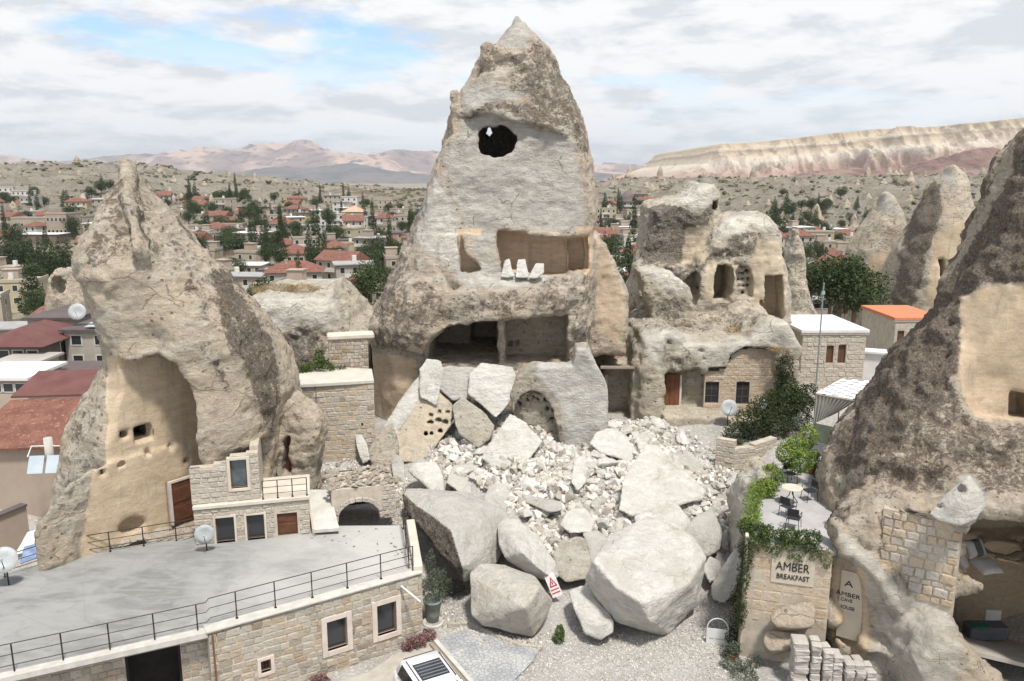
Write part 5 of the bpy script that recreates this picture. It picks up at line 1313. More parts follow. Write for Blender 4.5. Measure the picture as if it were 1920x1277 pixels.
k1 = n.noise(0.35, 6, 0.6, dist=0.5); k2 = n.noise(1.3, 7, 0.7, vec=n.map((0.5, 1.6, 1), rot=(0, 0, 0.5)), dist=1.0); k3 = n.noise(14, 4, 0.7)
c = n.mix(n.step(k1, 0.38, 0.62), (0.185, 0.185, 0.178), (0.27, 0.27, 0.26))
c = n.mix(n.math('MULTIPLY', n.step(k2, 0.42, 0.62), 0.6), c, (0.30, 0.30, 0.29))
c = n.mix(n.math('MULTIPLY', n.step(n.noise(0.8, 6, 0.7, vec=n.map(loc=(4, 4, 0))), 0.56, 0.66), 0.5), c, (0.175, 0.175, 0.17))
sx = n.n('ShaderNodeSeparateXYZ'); n.set(sx.inputs[0], n.co)
c = n.mix(n.math('MULTIPLY', n.step(n.math('ADD', sx.outputs[0], n.math('MULTIPLY', k1, 6.0)), -9, -2.0), 0.75), c, (0.47, 0.46, 0.43))
jk = n.voro(0.33, vec=n.map((1, 1, .01)), feature='DISTANCE_TO_EDGE')
c = n.mix(n.math('MULTIPLY', n.math('MULTIPLY', n.step(jk, 0.010, 0.002), n.step(k1, .44, .56)), .18), c, (0.13, 0.13, 0.125))
c = n.mix(n.math('MULTIPLY', n.step(k3, .56, .7), .3), c, (0.16, 0.155, 0.15))
M_SCREED = n.done(c, 0.85, n.bump(n.math('ADD', k2, k3), 0.25, 0.03), spec=0.25)
M_COPING = plain('coping', (0.52, 0.50, 0.46), (0.42, 0.40, 0.36), 2.5, 0.9, 0.4, 12)
M_IRON = plain('iron_rail', (0.035, 0.033, 0.032), (0.08, 0.06, 0.05), 8, 0.55, 0.1, 30, 0.6)
M_DARK = plain('dark_opening', (0.02, 0.019, 0.018), (0.035, 0.03, 0.028), 2, 0.9)
M_GLASS = plain('window_glass', (0.03, 0.035, 0.04), None, 1, 0.08, spec=0.6)
M_GLASS2 = plain('reflecting_glass', (0.14, 0.18, 0.2), (0.05, 0.06, 0.07), 1.2, 0.12, spec=0.6)
M_SASH = plain('brown_sash', (0.09, 0.045, 0.028), (0.13, 0.07, 0.045), 6, 0.6)
M_DOOR = plain('brown_door', (0.13, 0.055, 0.028), (0.085, 0.035, 0.02), 4, 0.6, 0.3, 20)
M_WHITE = plain('white_paint', (0.68, 0.67, 0.65), (0.58, 0.57, 0.55), 1.5, 0.7)
M_DISH = plain('dish_grey', (0.42, 0.44, 0.44), (0.34, 0.36, 0.36), 5, 0.5)

def unit_stone(name, seed, mat, chip=0.16):
    rnd = random.Random(seed)
    bm = bmesh.new()
    r = bmesh.ops.create_cube(bm, size=1)
    bmesh.ops.bevel(bm, geom=list(bm.edges), offset=0.11, segments=1, affect='EDGES')
    for v in bm.verts:
        v.co += Vector((rnd.uniform(-1, 1) * 0.06 * chip / .16, rnd.uniform(-1, 1) * 0.10, rnd.uniform(-1, 1) * 0.07 * chip / .16))
    me = bpy.data.meshes.new(name); bm.to_mesh(me); bm.free(); me.materials.append(mat)
    return me
STONES = [unit_stone('stone', 40 + i, M_STONE) for i in range(9)]
STONES_P = [unit_stone('stone', 60 + i, M_STONE_P) for i in range(6)]
STONES_W = [unit_stone('stone', 70 + i, M_STONE_W, 0.08) for i in range(6)]

class Face:
    """an upright wall face: base point, direction along it, normal towards the viewer"""
    def __init__(s, a, b):
        s.p = Vector((a[0], a[1], 0)); s.L = (Vector((b[0], b[1], 0)) - s.p).length
        s.d = (Vector((b[0], b[1], 0)) - s.p).normalized(); s.n = Vector((s.d.y, -s.d.x, 0))
        s.rz = math.atan2(s.d.y, s.d.x)
    def loc(s, px, py):
        c = Vector((0, 0, CAM_H)); d = at(px, py, 40) - c
        t = (s.n.dot(s.p) - s.n.dot(c)) / s.n.dot(d)
        q = c + d * t
        return (q - s.p).dot(s.d), q.z
    def rect(s, x0, x1, y0, y1):
        a = s.loc((x0 + x1) / 2, y0); b = s.loc((x0 + x1) / 2, y1); l = s.loc(x0, (y0 + y1) / 2); r = s.loc(x1, (y0 + y1) / 2)
        return l[0], r[0], b[1], a[1]
    def w(s, u, z, off=0.0):
        return s.p + s.d * u + s.n * off + Vector((0, 0, z))
    def mat(s):
        return Matrix(((s.d.x, -s.n.x, 0), (s.d.y, -s.n.y, 0), (0, 0, 1)))
def face_box(mb, F, u0, u1, z0, z1, o0, o1, bev=0.0):
    """box on face F: along u, up z, from offset o0 (inward negative) to o1 (outward)"""
    c = F.w((u0 + u1) / 2, (z0 + z1) / 2, (o0 + o1) / 2)
    d = (u1 - u0, abs(o1 - o0), z1 - z0)
    m = Matrix.Translation(c) @ F.mat().to_4x4() @ Matrix.Diagonal((*d, 1))
    r = bmesh.ops.create_cube(mb.bm, size=1, matrix=m)
    if bev:
        es = list({e for v in r['verts'] for e in v.link_edges})
        bmesh.ops.bevel(mb.bm, geom=es, offset=bev, segments=1, affect='EDGES')
def backing(F, u0, u1, z0, top, holes, thick, mat, parent, name='wall_core'):
    """solid wall with openings; top may be a number or a list of (u, z)"""
    ztop = top if isinstance(top, (int, float)) else max(z for u, z in top)
    us = sorted({u0, u1, *[h[0] for h in holes], *[h[1] for h in holes]} | ({u for u, z in top} if not isinstance(top, (int, float)) else set()))
    mb = MB()
    for a, b in zip(us[:-1], us[1:]):
        if b - a < 1e-3 or a < u0 - 1e-6 or b > u1 + 1e-6: continue
        m = (a + b) / 2
        zt = top if isinstance(top, (int, float)) else float(np.interp(m, [q[0] for q in top], [q[1] for q in top]))
        hs = sorted([(h[2], h[3]) for h in holes if h[0] <= m <= h[1]])
        z = z0
        for (a0, a1) in hs:
            if a0 > z: face_box(mb, F, a, b, z, a0, -thick, 0)
            z = a1
        if zt > z: face_box(mb, F, a, b, z, zt, -thick, 0)
    return mb.build(name, mat, parent)
def masonry(F, u0, u1, z0, top, holes, parent, stones=STONES, course=0.28, wid=(0.28, 0.6), proud=0.03, gap=0.025, seed=1, limit=290, irr=0.15, name='stone', tilt=0.0):
    rnd = random.Random(seed)
    ft = (lambda u: top) if isinstance(top, (int, float)) else (lambda u: float(np.interp(u, [q[0] for q in top], [q[1] for q in top])))
    cells = []
    z = z0
    ztop = ft((u0 + u1) / 2) if isinstance(top, (int, float)) else max(q[1] for q in top)
    while z < ztop - 0.05:
        c = course * rnd.uniform(1 - irr, 1 + irr)
        if z + c > ztop: c = ztop - z
        u = u0 - rnd.uniform(0, 0.15)
        while u < u1 - 0.04:
            wd = rnd.uniform(*wid)
            a, b = max(u, u0), min(u + wd, u1)
            if u1 - b < wid[0] * 0.5: b = u1
            za, zb = z, min(z + c, ft((a + b) / 2))
            u = b
            for h in holes:
                if a < h[1] and b > h[0] and za < h[3] and zb > h[2]:
                    # trim against the opening
                    if a < h[0] and h[0] - a > 0.1: b = h[0]
                    elif b > h[1] and b - h[1] > 0.1: a = h[1]
                    elif zb > h[3] and zb - h[3] > 0.08: za = h[3]
                    elif za < h[2] and h[2] - za > 0.08: zb = h[2]
                    else: za = zb
            if b - a > 0.07 and zb - za > 0.06: cells.append((a, b, za, zb))
        z += c
    rnd.shuffle(cells)
    big = sorted(cells, key=lambda q: -(q[1] - q[0]) * (q[3] - q[2]))
    rest = big[limit:]
    R = F.mat()
    for (a, b, za, zb) in big[:limit]:
        o = bpy.data.objects.new(name, rnd.choice(stones)); COL.objects.link(o); o.parent = parent
        dpt = 0.16
        o.matrix_local = Matrix.Translation(F.w((a + b) / 2, (za + zb) / 2, proud * rnd.uniform(0.4, 1.5) - dpt / 2)) @ R.to_4x4() @ Matrix.Rotation(rnd.uniform(-tilt, tilt), 4, 'Y') @ Matrix.Diagonal((b - a - gap, dpt, zb - za - gap, 1))
    if rest:
        mb = MB()
        for (a, b, za, zb) in rest: face_box(mb, F, a + gap / 2, b - gap / 2, za + gap / 2, zb - gap / 2, -0.1, proud * rnd.uniform(0.4, 1.4), 0.015)
        o = mb.build('stones', stones[0].materials[0], parent); o['kind'] = 'stuff'
def window(F, r, parent, trim=None, tw=0.14, sash=M_SASH, glass=M_GLASS, bars=(1, 0), deep=0.16, sill=True, name='window'):
    """window in opening r=(u0,u1,z0,z1): sash (part) with pane and trim under it"""
    u0, u1, z0, z1 = r
    mb = MB(); s = 0.05
    face_box(mb, F, u0, u0 + s, z0, z1, -deep - .05, -deep); face_box(mb, F, u1 - s, u1, z0, z1, -deep - .05, -deep)
    face_box(mb, F, u0 + s, u1 - s, z0, z0 + s, -deep - .05, -deep); face_box(mb, F, u0 + s, u1 - s, z1 - s, z1, -deep - .05, -deep)
    for k in range(bars[0]):
        u = u0 + (u1 - u0) * (k + 1) / (bars[0] + 1); face_box(mb, F, u - .018, u + .018, z0 + s, z1 - s, -deep - .045, -deep - .005)
    for k in range(bars[1]):
        z = z0 + (z1 - z0) * (k + 1) / (bars[1] + 1); face_box(mb, F, u0 + s, u1 - s, z - .018, z + .018, -deep - .044, -deep - .006)
    o = mb.build(name, sash, parent)
    g = MB(); face_box(g, F, u0 + .01, u1 - .01, z0 + .01, z1 - .01, -deep - .04, -deep - .02); g.build('pane', glass, o)
    if trim:
        t = MB()
        face_box(t, F, u0 - tw, u0, z0 - tw, z1 + tw, -0.14, 0.05, .008); face_box(t, F, u1, u1 + tw, z0 - tw, z1 + tw, -0.14, 0.05, .008)
        face_box(t, F, u0, u1, z1, z1 + tw, -0.14, 0.048, .008); face_box(t, F, u0, u1, z0 - tw, z0, -0.14, 0.06, .008)
        t.build('frame', trim, o)
    return o
def grow(r, k): return (r[0] - k, r[1] + k, r[2] - k, r[3] + k)

# ---- stone building with the big flat roof, lower left
ZT = 3.0
C1, C2 = on_z(390, 1186, ZT), on_z(790, 1074, ZT)
A1 = on_z(-70, 1288, ZT)
D = [on_z(775, 985, ZT), on_z(600, 986, ZT), on_z(375, 1003, ZT), on_z(110, 1046, ZT), on_z(-70, 1100, ZT)]
tb = empty('stone_building', (C1.x, C1.y, 0), 0, 'long stone building with a wide grey flat roof beside the white car', 'building')
def rel(o, root):
    """keep world placement when parented to a root that stands elsewhere"""
    o.matrix_parent_inverse = root.matrix_world.inverted()
tb.location = (0, 0, 0)
mb = MB()
def off(p, k, z=None): return Vector((p.x, p.y, p.z if z is None else z)) + k
F1 = Face(C1, C2)
mb.poly([Vector((p.x, p.y, ZT - 0.22)) for p in [A1, C1, F1.w(F1.L, 0, 0), D[0], D[1], D[2], D[3], D[4]]], (0, 0, 0.22))
mb.build('roof_slab', M_SCREED, tb)
mb = MB(); face_box(mb, F1, -0.08, F1.L + 0.02, ZT + 0.003, ZT + 0.09, -0.42, 0.10, 0.02); mb.build('coping', M_COPING, tb)
F0 = Face(A1, C1)
mb = MB(); face_box(mb, F0, -0.1, F0.L - 0.02, ZT - 0.16, ZT + 0.05, -0.3, 0.06, 0.01); mb.build('roof_edge', M_COPING, tb)
w1 = F1.rect(613, 651, 1161, 1216); w2 = F1.rect(707, 743, 1131, 1188); w3 = F1.rect(489, 508, 1237, 1260)
holes = [w1, w2, w3]
backing(F1, 0.0, F1.L, -0.6, ZT - 0.22, holes, 0.4, M_MORTAR, tb)
masonry(F1, 0.0, F1.L, -0.2, ZT - 0.0, [grow(w1, .2), grow(w2, .2), grow(w3, .13)], tb, seed=5, course=0.26, wid=(0.24, 0.5), limit=300)
window(F1, w1, tb, M_TRIM, 0.2, bars=(0, 0)); window(F1, w2, tb, M_TRIM, 0.2, bars=(0, 0)); window(F1, w3, tb, M_TRIM, 0.12, glass=M_DARK, bars=(2, 2))
# left front, set back below the slab edge, with the dark garage opening
F0b = Face(A1 - Vector((F0.n.x, F0.n.y, 0)) * 0.55, C1 - Vector((F0.n.x, F0.n.y, 0)) * 0.55)
g = F0b.rect(236, 342, 1212, 1310); g = (g[0], g[1], -0.5, ZT - 0.32)
backing(F0b, 0, F0b.L, -0.6, ZT - 0.22, [g], 0.4, M_MORTAR, tb)
masonry(F0b, 0, F0b.L, -0.2, ZT - 0.24, [g], tb, seed=6, course=0.25, wid=(0.25, 0.45), limit=120)
mb = MB(); face_box(mb, F0b, g[0] - .05, g[1] + .05, -0.5, ZT - 0.25, -1.4, -1.3); face_box(mb, F0b, g[0], g[0] + 0.08, -0.5, ZT - 0.35, -.3, -.2); face_box(mb, F0b, g[1] - 0.08, g[1], -.5, ZT - .35, -.3, -.2); mb.build('garage_dark', M_DARK, tb)  # near-black panels in the opening paint the unlit inside of the garage
# right end wall and its pale parapet
F2 = Face(C2, D[0])
backing(F2, 0.05, F2.L, -0.6, ZT - 0.22, [], 0.35, M_MORTAR, tb)
mb = MB(); face_box(mb, F2, 0.0, F2.L, ZT + 0.004, ZT + 0.30, -0.30, 0.06, 0.03); mb.build('parapet', M_TRIM_P, tb)
# far retaining strip of rough ledge stones along the back edge
# pipe at the wall corner
mb = MB(); q = F1.w(0.1, 0, .08); mb.tube([F1.w(0.12, ZT - .1, .08), F1.w(0.14, 0.2, .08)], 0.035); mb.build('rusty_pipe', plain('rust', (0.20, 0.09, 0.045), (0.13, 0.07, 0.04), 6, 0.85), tb)
mb = MB(); mb.tube([F1.w(F1.L - .9, ZT - .25, .1), F1.w(F1.L - .5, ZT - .62, 0.95)], 0.035); mb.build('drain_spout', M_WHITE, tb)

# ---- railings: a thing each, posts and rails as parts
def railing(pts, label, h=0.95, n_rails=3, r=0.018, group=None, posts=None, step=1.35, rh=None):
    """pts: world base points along the line"""
    root = empty('railing', tuple(pts[0]), 0, label, 'railing', group)
    base = Vector(pts[0])
    P = [Vector(p) - base for p in pts]
    L = [0]
    for a, b in zip(P[:-1], P[1:]): L.append(L[-1] + (b - a).length)
    n = posts or max(2, int(round(L[-1] / step)) + 1)
    def pos(t):
        t = t * L[-1]
        for i in range(len(L) - 1):
            if t <= L[i + 1] + 1e-6: return P[i].lerp(P[i + 1], (t - L[i]) / (L[i + 1] - L[i]))
        return P[-1]
    me = None
    for k in range(n):
        q = pos(k / (n - 1))
        if me is None:
            mb = MB(); mb.tube([(0, 0, 0), (0, 0, h)], r * 1.35, 6); mb.lathe([(r * 3, 0), (r * 3, 0.02), (0.001, 0.021)], 8); o = mb.build('post', M_IRON, root); me = o.data
        else: o = link('post', me, root)
        o.location = q
    for j in range(n_rails):
        z = h * (rh[j] if rh else (1.0 - j * 0.36))
        mb = MB(); pp = [p + Vector((0, 0, z)) for p in P]
        mb.tube(pp, r if j == 0 else r * 0.8, 6); mb.build('rail', M_IRON, root)
    return root
inw = lambda F, p, k: Vector((p.x, p.y, ZT + 0.0)) - Vector((F.n.x, F.n.y, 0)) * k
railing([inw(F0, A1, 0.15), inw(F0, F0.w(F0.L, 0), 0.2), inw(F1, F1.w(0.15, 0), 0.25) + Vector((0, 0, .09)), inw(F1, F1.w(F1.L - 0.25, 0), 0.2) + Vector((0, 0, .09))], 'long dark iron railing along the near edge of the grey flat roof', h=1.0, posts=12)
railing([inw(F2, F2.w(0.35, 0), 0.45), inw(F2, F2.w(F2.L - 0.3, 0), 0.45)], 'short dark railing along the right end of the grey flat roof', h=0.95, posts=3)
railing([D[4] + Vector((0.3, -.2, 0)), D[3] + Vector((0, -.25, 0)), on_z(390, 1004, ZT)], 'thin railing along the far edge of the flat roof under the leaning cone', h=0.85, posts=8)

# ---- dwelling built against the leaning cone
H0, H1 = on_z(368, 1022, ZT), on_z(582, 1000, ZT)
FH = Face(H0, H1)
dw = empty('stone_house', (0, 0, 0), 0, 'small stone house with a plate-glass window built against the foot of the leaning cone', 'house')
zc = FH.loc(380, 962)[1]; zc2 = FH.loc(560, 930)[1]
zc = (zc + zc2) / 2
h1, h2, h3 = FH.rect(405, 440, 970, 1020), FH.rect(463, 496, 965, 1013), FH.rect(520, 558, 962, 1003)
hs = [(a[0], a[1], ZT + 0.0, a[3]) for a in (h1, h2, h3)]
FU = Face(H0 - FH.n * 0.12, H1 - FH.n * 0.12)
u_mid = FU.loc(486, 890)[0]
hu = FU.rect(432, 463, 862, 915)
backing(FH, 0, FH.L, ZT, zc, hs, 0.35, M_MORTAR, dw)
masonry(FH, 0, FH.L, ZT + 0.02, zc - 0.02, [grow(h, .09) for h in hs], dw, STONES_P, course=0.22, wid=(0.25, 0.5), seed=8, limit=120)
mb = MB(); face_box(mb, FH, -0.02, FH.L + 0.06, zc + 0.002, zc + 0.16, -2.6, 0.10, 0.02); mb.build('string_course', M_TRIM_P, dw)
for i, (h, gl) in enumerate(zip(hs, (M_GLASS, M_GLASS, M_DOOR))):
    if i < 2: window(FH, h, dw, M_TRIM_P, 0.09, glass=gl, bars=(0, 0), sash=M_SASH)
    else:
        mb = MB(); face_box(mb, FH, h[0], h[1], h[2], h[3], -0.2, -0.12); o = mb.build('door', M_DOOR, dw)
        mb = MB(); face_box(mb, FH, h[0] + .06, h[1] - .06, h[2] + .1, h[2] + .5, -0.12, -0.1, .01); face_box(mb, FH, h[0] + .06, h[1] - .06, h[2] + .6, h[3] - .1, -0.12, -0.1, .01); mb.build('panel', M_DOOR, o)
top_u = [(-0.05, FU.loc(372, 872)[1]), (FU.loc(400, 880)[0], FU.loc(400, 882)[1]), (FU.loc(430, 856)[0], FU.loc(430, 858)[1]), (u_mid - 0.01, FU.loc(480, 848)[1])]
backing(FU, -0.05, u_mid, zc + 0.16, top_u, [hu], 0.4, M_MORTAR, dw)
masonry(FU, -0.05, u_mid, zc + 0.17, top_u, [grow(hu, .15)], dw, STONES_P, course=0.24, wid=(0.25, 0.5), seed=9, limit=120)
window(FU, hu, dw, M_TRIM_P, 0.12, glass=M_GLASS2, bars=(0, 0))
FB = Face(FU.w(u_mid, 0, -2.2), FU.w(FU.L + 0.4, 0, -2.0))
mb = MB(); face_box(mb, FU, u_mid - .35, u_mid - .001, zc + .16, FU.loc(480, 850)[1] + .2, -2.2, -.4); mb.build('wall_core', M_MORTAR, dw)
railing([FH.w(u_mid + 0.1, zc + 0.16, -0.05), FH.w(FH.L - 0.05, zc + 0.16, -0.05)], 'balcony railing over the small dwelling beside the tilted stair slab', h=0.8, posts=4)
# door in the cone's chamber wall
cdoor = empty('wooden_door', (0, 0, 0), 0, 'brown wooden door at the right end of the beige chamber wall', 'door')
FC = Face(LW1, LW2)
dr = FC.rect(318, 364, 897, 975)
mb = MB(); face_box(mb, FC, dr[0], dr[1], dr[2], dr[3], -0.12, 0.2); mb.build('door_leaf', M_DOOR, cdoor)
mb = MB(); face_box(mb, FC, dr[0] - .12, dr[0], dr[2], dr[3] + .1, -.1, 0.24); face_box(mb, FC, dr[0], dr[1], dr[3], dr[3] + .1, -.1, 0.24); mb.build('frame', M_TRIM, cdoor)
mb = MB(); mb.lathe([(0.03, 0), (0.035, 0.03), (0.001, 0.05)], 8, FC.w(dr[0] + .1, (dr[2] + dr[3]) / 2, .22)); mb.build('handle', M_IRON, cdoor)
for k in range(2):
    mb = MB(); z0 = dr[2] + .12 + k * .85; face_box(mb, FC, dr[0] + .12, dr[1] - .12, z0, z0 + .65, 0.2, 0.225, .01); mb.build('panel', M_DOOR, cdoor)
# narrow door in the pitted rock
nd = empty('narrow_door', (0, 0, 0), 0, 'narrow brown door in the pitted rock above the balcony railing', 'door')
q0, q1 = at(533, 888, 35.6), at(546, 888, 35.6)
FN = Face(q0, q1); r = FN.rect(533, 546, 816, 886)
mb = MB(); face_box(mb, FN, r[0], r[1], r[2], r[3], -.1, 0); mb.build('door_leaf', M_DOOR, nd)

# ---- tilted slab and the vaulted passage beside it
ss = empty('stair_slab', (0, 0, 0), 0, 'pale tilted stair slab between the small dwelling and the dark arch', 'stair')
a, b, c_, d_ = at(577, 918, 34.3), at(618, 918, 34.3), at(636, 990, 31.9), at(589, 994, 31.8)
mb = MB(); mb.poly([a, b, c_, d_], (0, 0, -0.14)); mb.build('slab', M_COPING, ss)
mb = MB(); mb.poly([a + Vector((-.08, 0, .05)), a + Vector((0, 0, .05)), d_ + Vector((0, 0, .05)), d_ + Vector((-.08, 0, .05))], (0, 0, -0.3)); mb.build('side_wall', M_MORTAR, ss)
vp = empty('vaulted_passage', (0, 0, 0), 0, 'low vaulted passage with a dark arch half buried in broken stone', 'passage')
v0, v1 = at(628, 985, 33.2), at(722, 985, 33.8)
FV = Face(v0, v1)
ar = FV.rect(634, 712, 940, 985)
ztopv = FV.loc(670, 915)[1]
mb = MB()
N = 14; zb = ZT - 0.1
cu, rw = (ar[0] + ar[1]) / 2, (ar[1] - ar[0]) / 2
for k in range(N):
    t0, t1 = math.pi * k / N, math.pi * (k + 1) / N
    ua, ub = cu - rw * math.cos(t0), cu - rw * math.cos(t1)
    za = zb + (ar[3] - zb) * math.sin((t0 + t1) / 2) ** 0.7
    face_box(mb, FV, ua, ub, za, ztopv, -2.2, 0)
face_box(mb, FV, -0.1, ar[0], zb, ztopv, -2.2, 0); face_box(mb, FV, ar[1], FV.L + .5, zb, ztopv, -2.2, 0)
mb.build('wall_core', M_MORTAR, vp)
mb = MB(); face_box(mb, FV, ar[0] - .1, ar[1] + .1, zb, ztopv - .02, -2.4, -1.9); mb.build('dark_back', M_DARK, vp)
mb = MB()
for k in range(11):
    t = math.pi * (k + .5) / 11
    p = FV.w(cu - (rw + .1) * math.cos(t), zb + (ar[3] - zb + .1) * math.sin(t) ** .75, 0.03)
for k in range(11):
    t = math.pi * (k + .5) / 11
    o = bpy.data.objects.new('arch_stone', STONES_P[k % 6]); COL.objects.link(o); o.parent = vp
    o.matrix_local = Matrix.Translation(FV.w(cu - (rw + .1) * math.cos(t), zb + (ar[3] - zb + .1) * math.sin(t) ** .75, 0.0)) @ FV.mat().to_4x4() @ Matrix.Rotation(t - math.pi / 2, 4, 'Y') @ Matrix.Diagonal((rw * .30, .2, .2, 1))
mb.bm.free()
for k in range(150):
    u_, o_ = random.uniform(-.3, FV.L + .5), -random.uniform(0.05, 2.3)
    o = bpy.data.objects.new('broken_stone', ROCKSW[k % 6]); COL.objects.link(o)
    s_ = random.uniform(.07, .26); o.location = FV.w(u_, ztopv + s_ * .3, o_); o.scale = (s_ * 1.3, s_, s_ * .9); o.rotation_euler = (random.uniform(-.5, .5), random.uniform(-.5, .5), random.uniform(0, 6))
    tag(o, 'broken stone strewn on top of the low vaulted passage', 'rock', 'broken stones on the vaulted passage')
masonry(FV, ar[1] + .15, FV.L + .5, zb, ztopv, [], vp, STONES_P, course=.2, wid=(.2, .4), seed=14, limit=60)

# ---- stone block of rooms with the pale roof terrace between the cones
sb = empty('stone_building', (0, 0, 0), 0, 'square stone building with a pale curved roof terrace left of the broken cone', 'building')
b0, b1 = at(532, 860, 39.6), at(706, 870, 40.6)
FS = Face(b0, b1); zt = FS.loc(620, 722)[1]; zbm = FS.loc(620, 880)[1]
ni = FS.rect(612, 640, 778, 808)
backing(FS, 0, FS.L, zbm - .6, zt, [], 0.5, M_MORTAR, sb)
masonry(FS, 0, FS.L, zbm - .2, zt, [], sb, STONES + STONES_W + STONES_P, course=0.27, wid=(0.28, 0.6), seed=10, limit=280, proud=0.02)
mb = MB(); pts = [FS.w(-.05, zt, .1), FS.w(FS.L * .3, zt, .16), FS.w(FS.L * .7, zt, .12), FS.w(FS.L + .02, zt, .05), FS.w(FS.L + .02, zt, -2.6), FS.w(FS.L * .6, zt, -3.4), FS.w(FS.L * .25, zt, -2.6), FS.w(-.4, zt, -1.5)]
mb.poly(pts, (0, 0, 0.14)); mb.build('roof_terrace', plain('pale_terrace', (0.55, 0.52, 0.46), (0.46, 0.43, 0.38), 1.2, .9, .3, 10), sb)
mb = MB(); mb.tube([FS.w(FS.L * .38, zt, .06), FS.w(FS.L * .385, zbm + .3, .06)], 0.03); mb.build('drain_pipe', M_MORTAR_D, sb)
mb = MB(); mb.lathe([(.06, 0), (.06, .06), (.001, .06)], 8, FS.w(FS.L * .86, FS.loc(660, 796)[1], 0.0), Euler((math.pi / 2, 0, FS.rz))); mb.build('vent_hole', M_DARK, sb)
sw = empty('stone_wall', (0, 0, 0), 0, 'short old stone wall with a pale cap joining the pale rock and the broken cone', 'wall')
c0, c1 = at(618, 700, 43.2), at(704, 706, 43.8)
FW = Face(c0, c1); ztw = FW.loc(660, 636)[1]; zbw = FW.loc(660, 715)[1]
backing(FW, 0, FW.L - .35, zbw - .4, ztw, [], .5, M_MORTAR_D, sw)
masonry(FW, 0, FW.L - .35, zbw - .2, ztw, [], sw, STONES, course=.2, wid=(.2, .42), seed=12, limit=180)
mb = MB(); face_box(mb, FW, -.05, FW.L + .02, ztw + .002, ztw + .28, -.9, .12, .06); mb.build('wall_cap', M_TRIM_P, sw)

# ---- masonry front, door and windows of the low rock-cut house
m0, m1 = at(1318, 780, 47.25), at(1456, 780, 47.25)
FM = Face(m0, m1)
wa, wb = FM.rect(1322, 1348, 716, 756), FM.rect(1380, 1405, 716, 758)
topm = [(0, FM.loc(1318, 700)[1]), (FM.loc(1362, 690)[0], FM.loc(1362, 690)[1]), (FM.loc(1375, 662)[0], FM.loc(1375, 664)[1]), (FM.loc(1402, 652)[0], FM.loc(1402, 652)[1]), (FM.L, FM.loc(1455, 656)[1])]
mb_ = backing(FM, 0, FM.L, FM.loc(1380, 790)[1], topm, [wa, wb], .3, M_MORTAR, lower_rock)
masonry(FM, 0, FM.L, FM.loc(1380, 785)[1], topm, [grow(wa, .05), grow(wb, .05)], lower_rock, STONES_W, course=.25, wid=(.3, .55), seed=21, limit=190, proud=.02)
for r_ in (wa, wb): window(FM, r_, lower_rock, None, glass=M_GLASS, bars=(1, 2), deep=.1)
d0, d1 = at(1242, 770, 47.45), at(1290, 770, 47.45)
FD = Face(d0, d1); rd = FD.rect(1247, 1273, 702, 766)
mb = MB(); face_box(mb, FD, rd[0], rd[1], rd[2], rd[3], 0, .06); dd = mb.build('door', plain('door_wood', (0.20, 0.075, 0.035), (0.13, 0.05, 0.025), 3, .6), lower_rock)
mb = MB()
for k in (1, 2): face_box(mb, FD, rd[0] + (rd[1] - rd[0]) * k / 3 - .008, rd[0] + (rd[1] - rd[0]) * k / 3 + .008, rd[2] + .03, rd[3] - .03, .06, .07)
mb.build('board_joint', M_DARK, dd)
mb = MB(); face_box(mb, FD, rd[1] + .02, rd[1] + .14, rd[2], rd[3], 0, .1); mb.build('door_jamb', M_TRIM, lower_rock)
# small lean-to roof over the dark passage left of it
l0 = at(1130, 697, 46.8)
mb = MB(); mb.poly([at(1126, 692, 46.5), at(1190, 692, 46.5), at(1190, 686, 48.6), at(1126, 686, 48.6)], (0, 0, .1)); lt = mb.build('passage_roof', M_MORTAR_D, None)
tag(lt, 'thin flat roof over the dark passage between arched slab and low rock house', 'roof')

# ---- flat-roofed stone houses to the right
def flat_house(px0, px1, pyb, pyt, Y, depth, yaw, label, wins, roof_mat, wall_mats=STONES_P, seed=3, mort=M_MORTAR, limit=200, course=.3, glass=M_SASH):
    a, b = at(px0, pyb, Y), at(px1, pyb, Y)
    L = (b.x - a.x)
    b = Vector((a.x + L * math.cos(yaw), a.y + L * math.sin(yaw), 0))
    F = Face(a, b)
    root = empty('flat_roofed_house', (0, 0, 0), 0, label, 'house')
    zb_, zt_ = F.loc(px0 + 5, pyb)[1], F.loc(px0 + 5, pyt)[1]
    rs = [F.rect(*w_) for w_ in wins]
    backing(F, 0, F.L, zb_ - 1, zt_, rs, .4, mort, root)
    Fl = Face(F.w(0, 0, -depth), F.w(0, 0, 0)); Fr = Face(F.w(F.L, 0, 0), F.w(F.L, 0, -depth))
    mb = MB(); face_box(mb, F, 0.001, .4, zb_ - 1, zt_ - .01, -depth, -.4); face_box(mb, F, F.L - .4, F.L - .001, zb_ - 1, zt_ - .01, -depth, -.4); face_box(mb, F, .4, F.L - .4, zb_ - 1, zt_ - .01, -depth, -depth + .4)
    mb.build('side_walls', mort, root)
    masonry(F, 0, F.L, zb_ - .5, zt_, [grow(r_, .05) for r_ in rs], root, wall_mats, course=course, wid=(.3, .6), seed=seed, limit=limit)
    mb = MB(); face_box(mb, F, -.15, F.L + .15, zt_ + .002, zt_ + .22, -depth - .1, .15, .02); mb.build('roof', roof_mat, root)
    mb = MB(); face_box(mb, F, -.15, F.L + .15, zt_ - .12, zt_, 0.04, .10); mb.build('cornice', M_TRIM, root)
    for r_ in rs: window(F, r_, root, None, glass=glass, bars=(1, 1), deep=.12)
    return F, root, zt_
flat_house(1498, 1617, 724, 624, 54, 6.0, 0.02, 'stone house with a flat white roof and two brown shuttered windows', [(1549, 1563, 648, 681), (1571, 1586, 647, 681)], M_WHITE, seed=31)
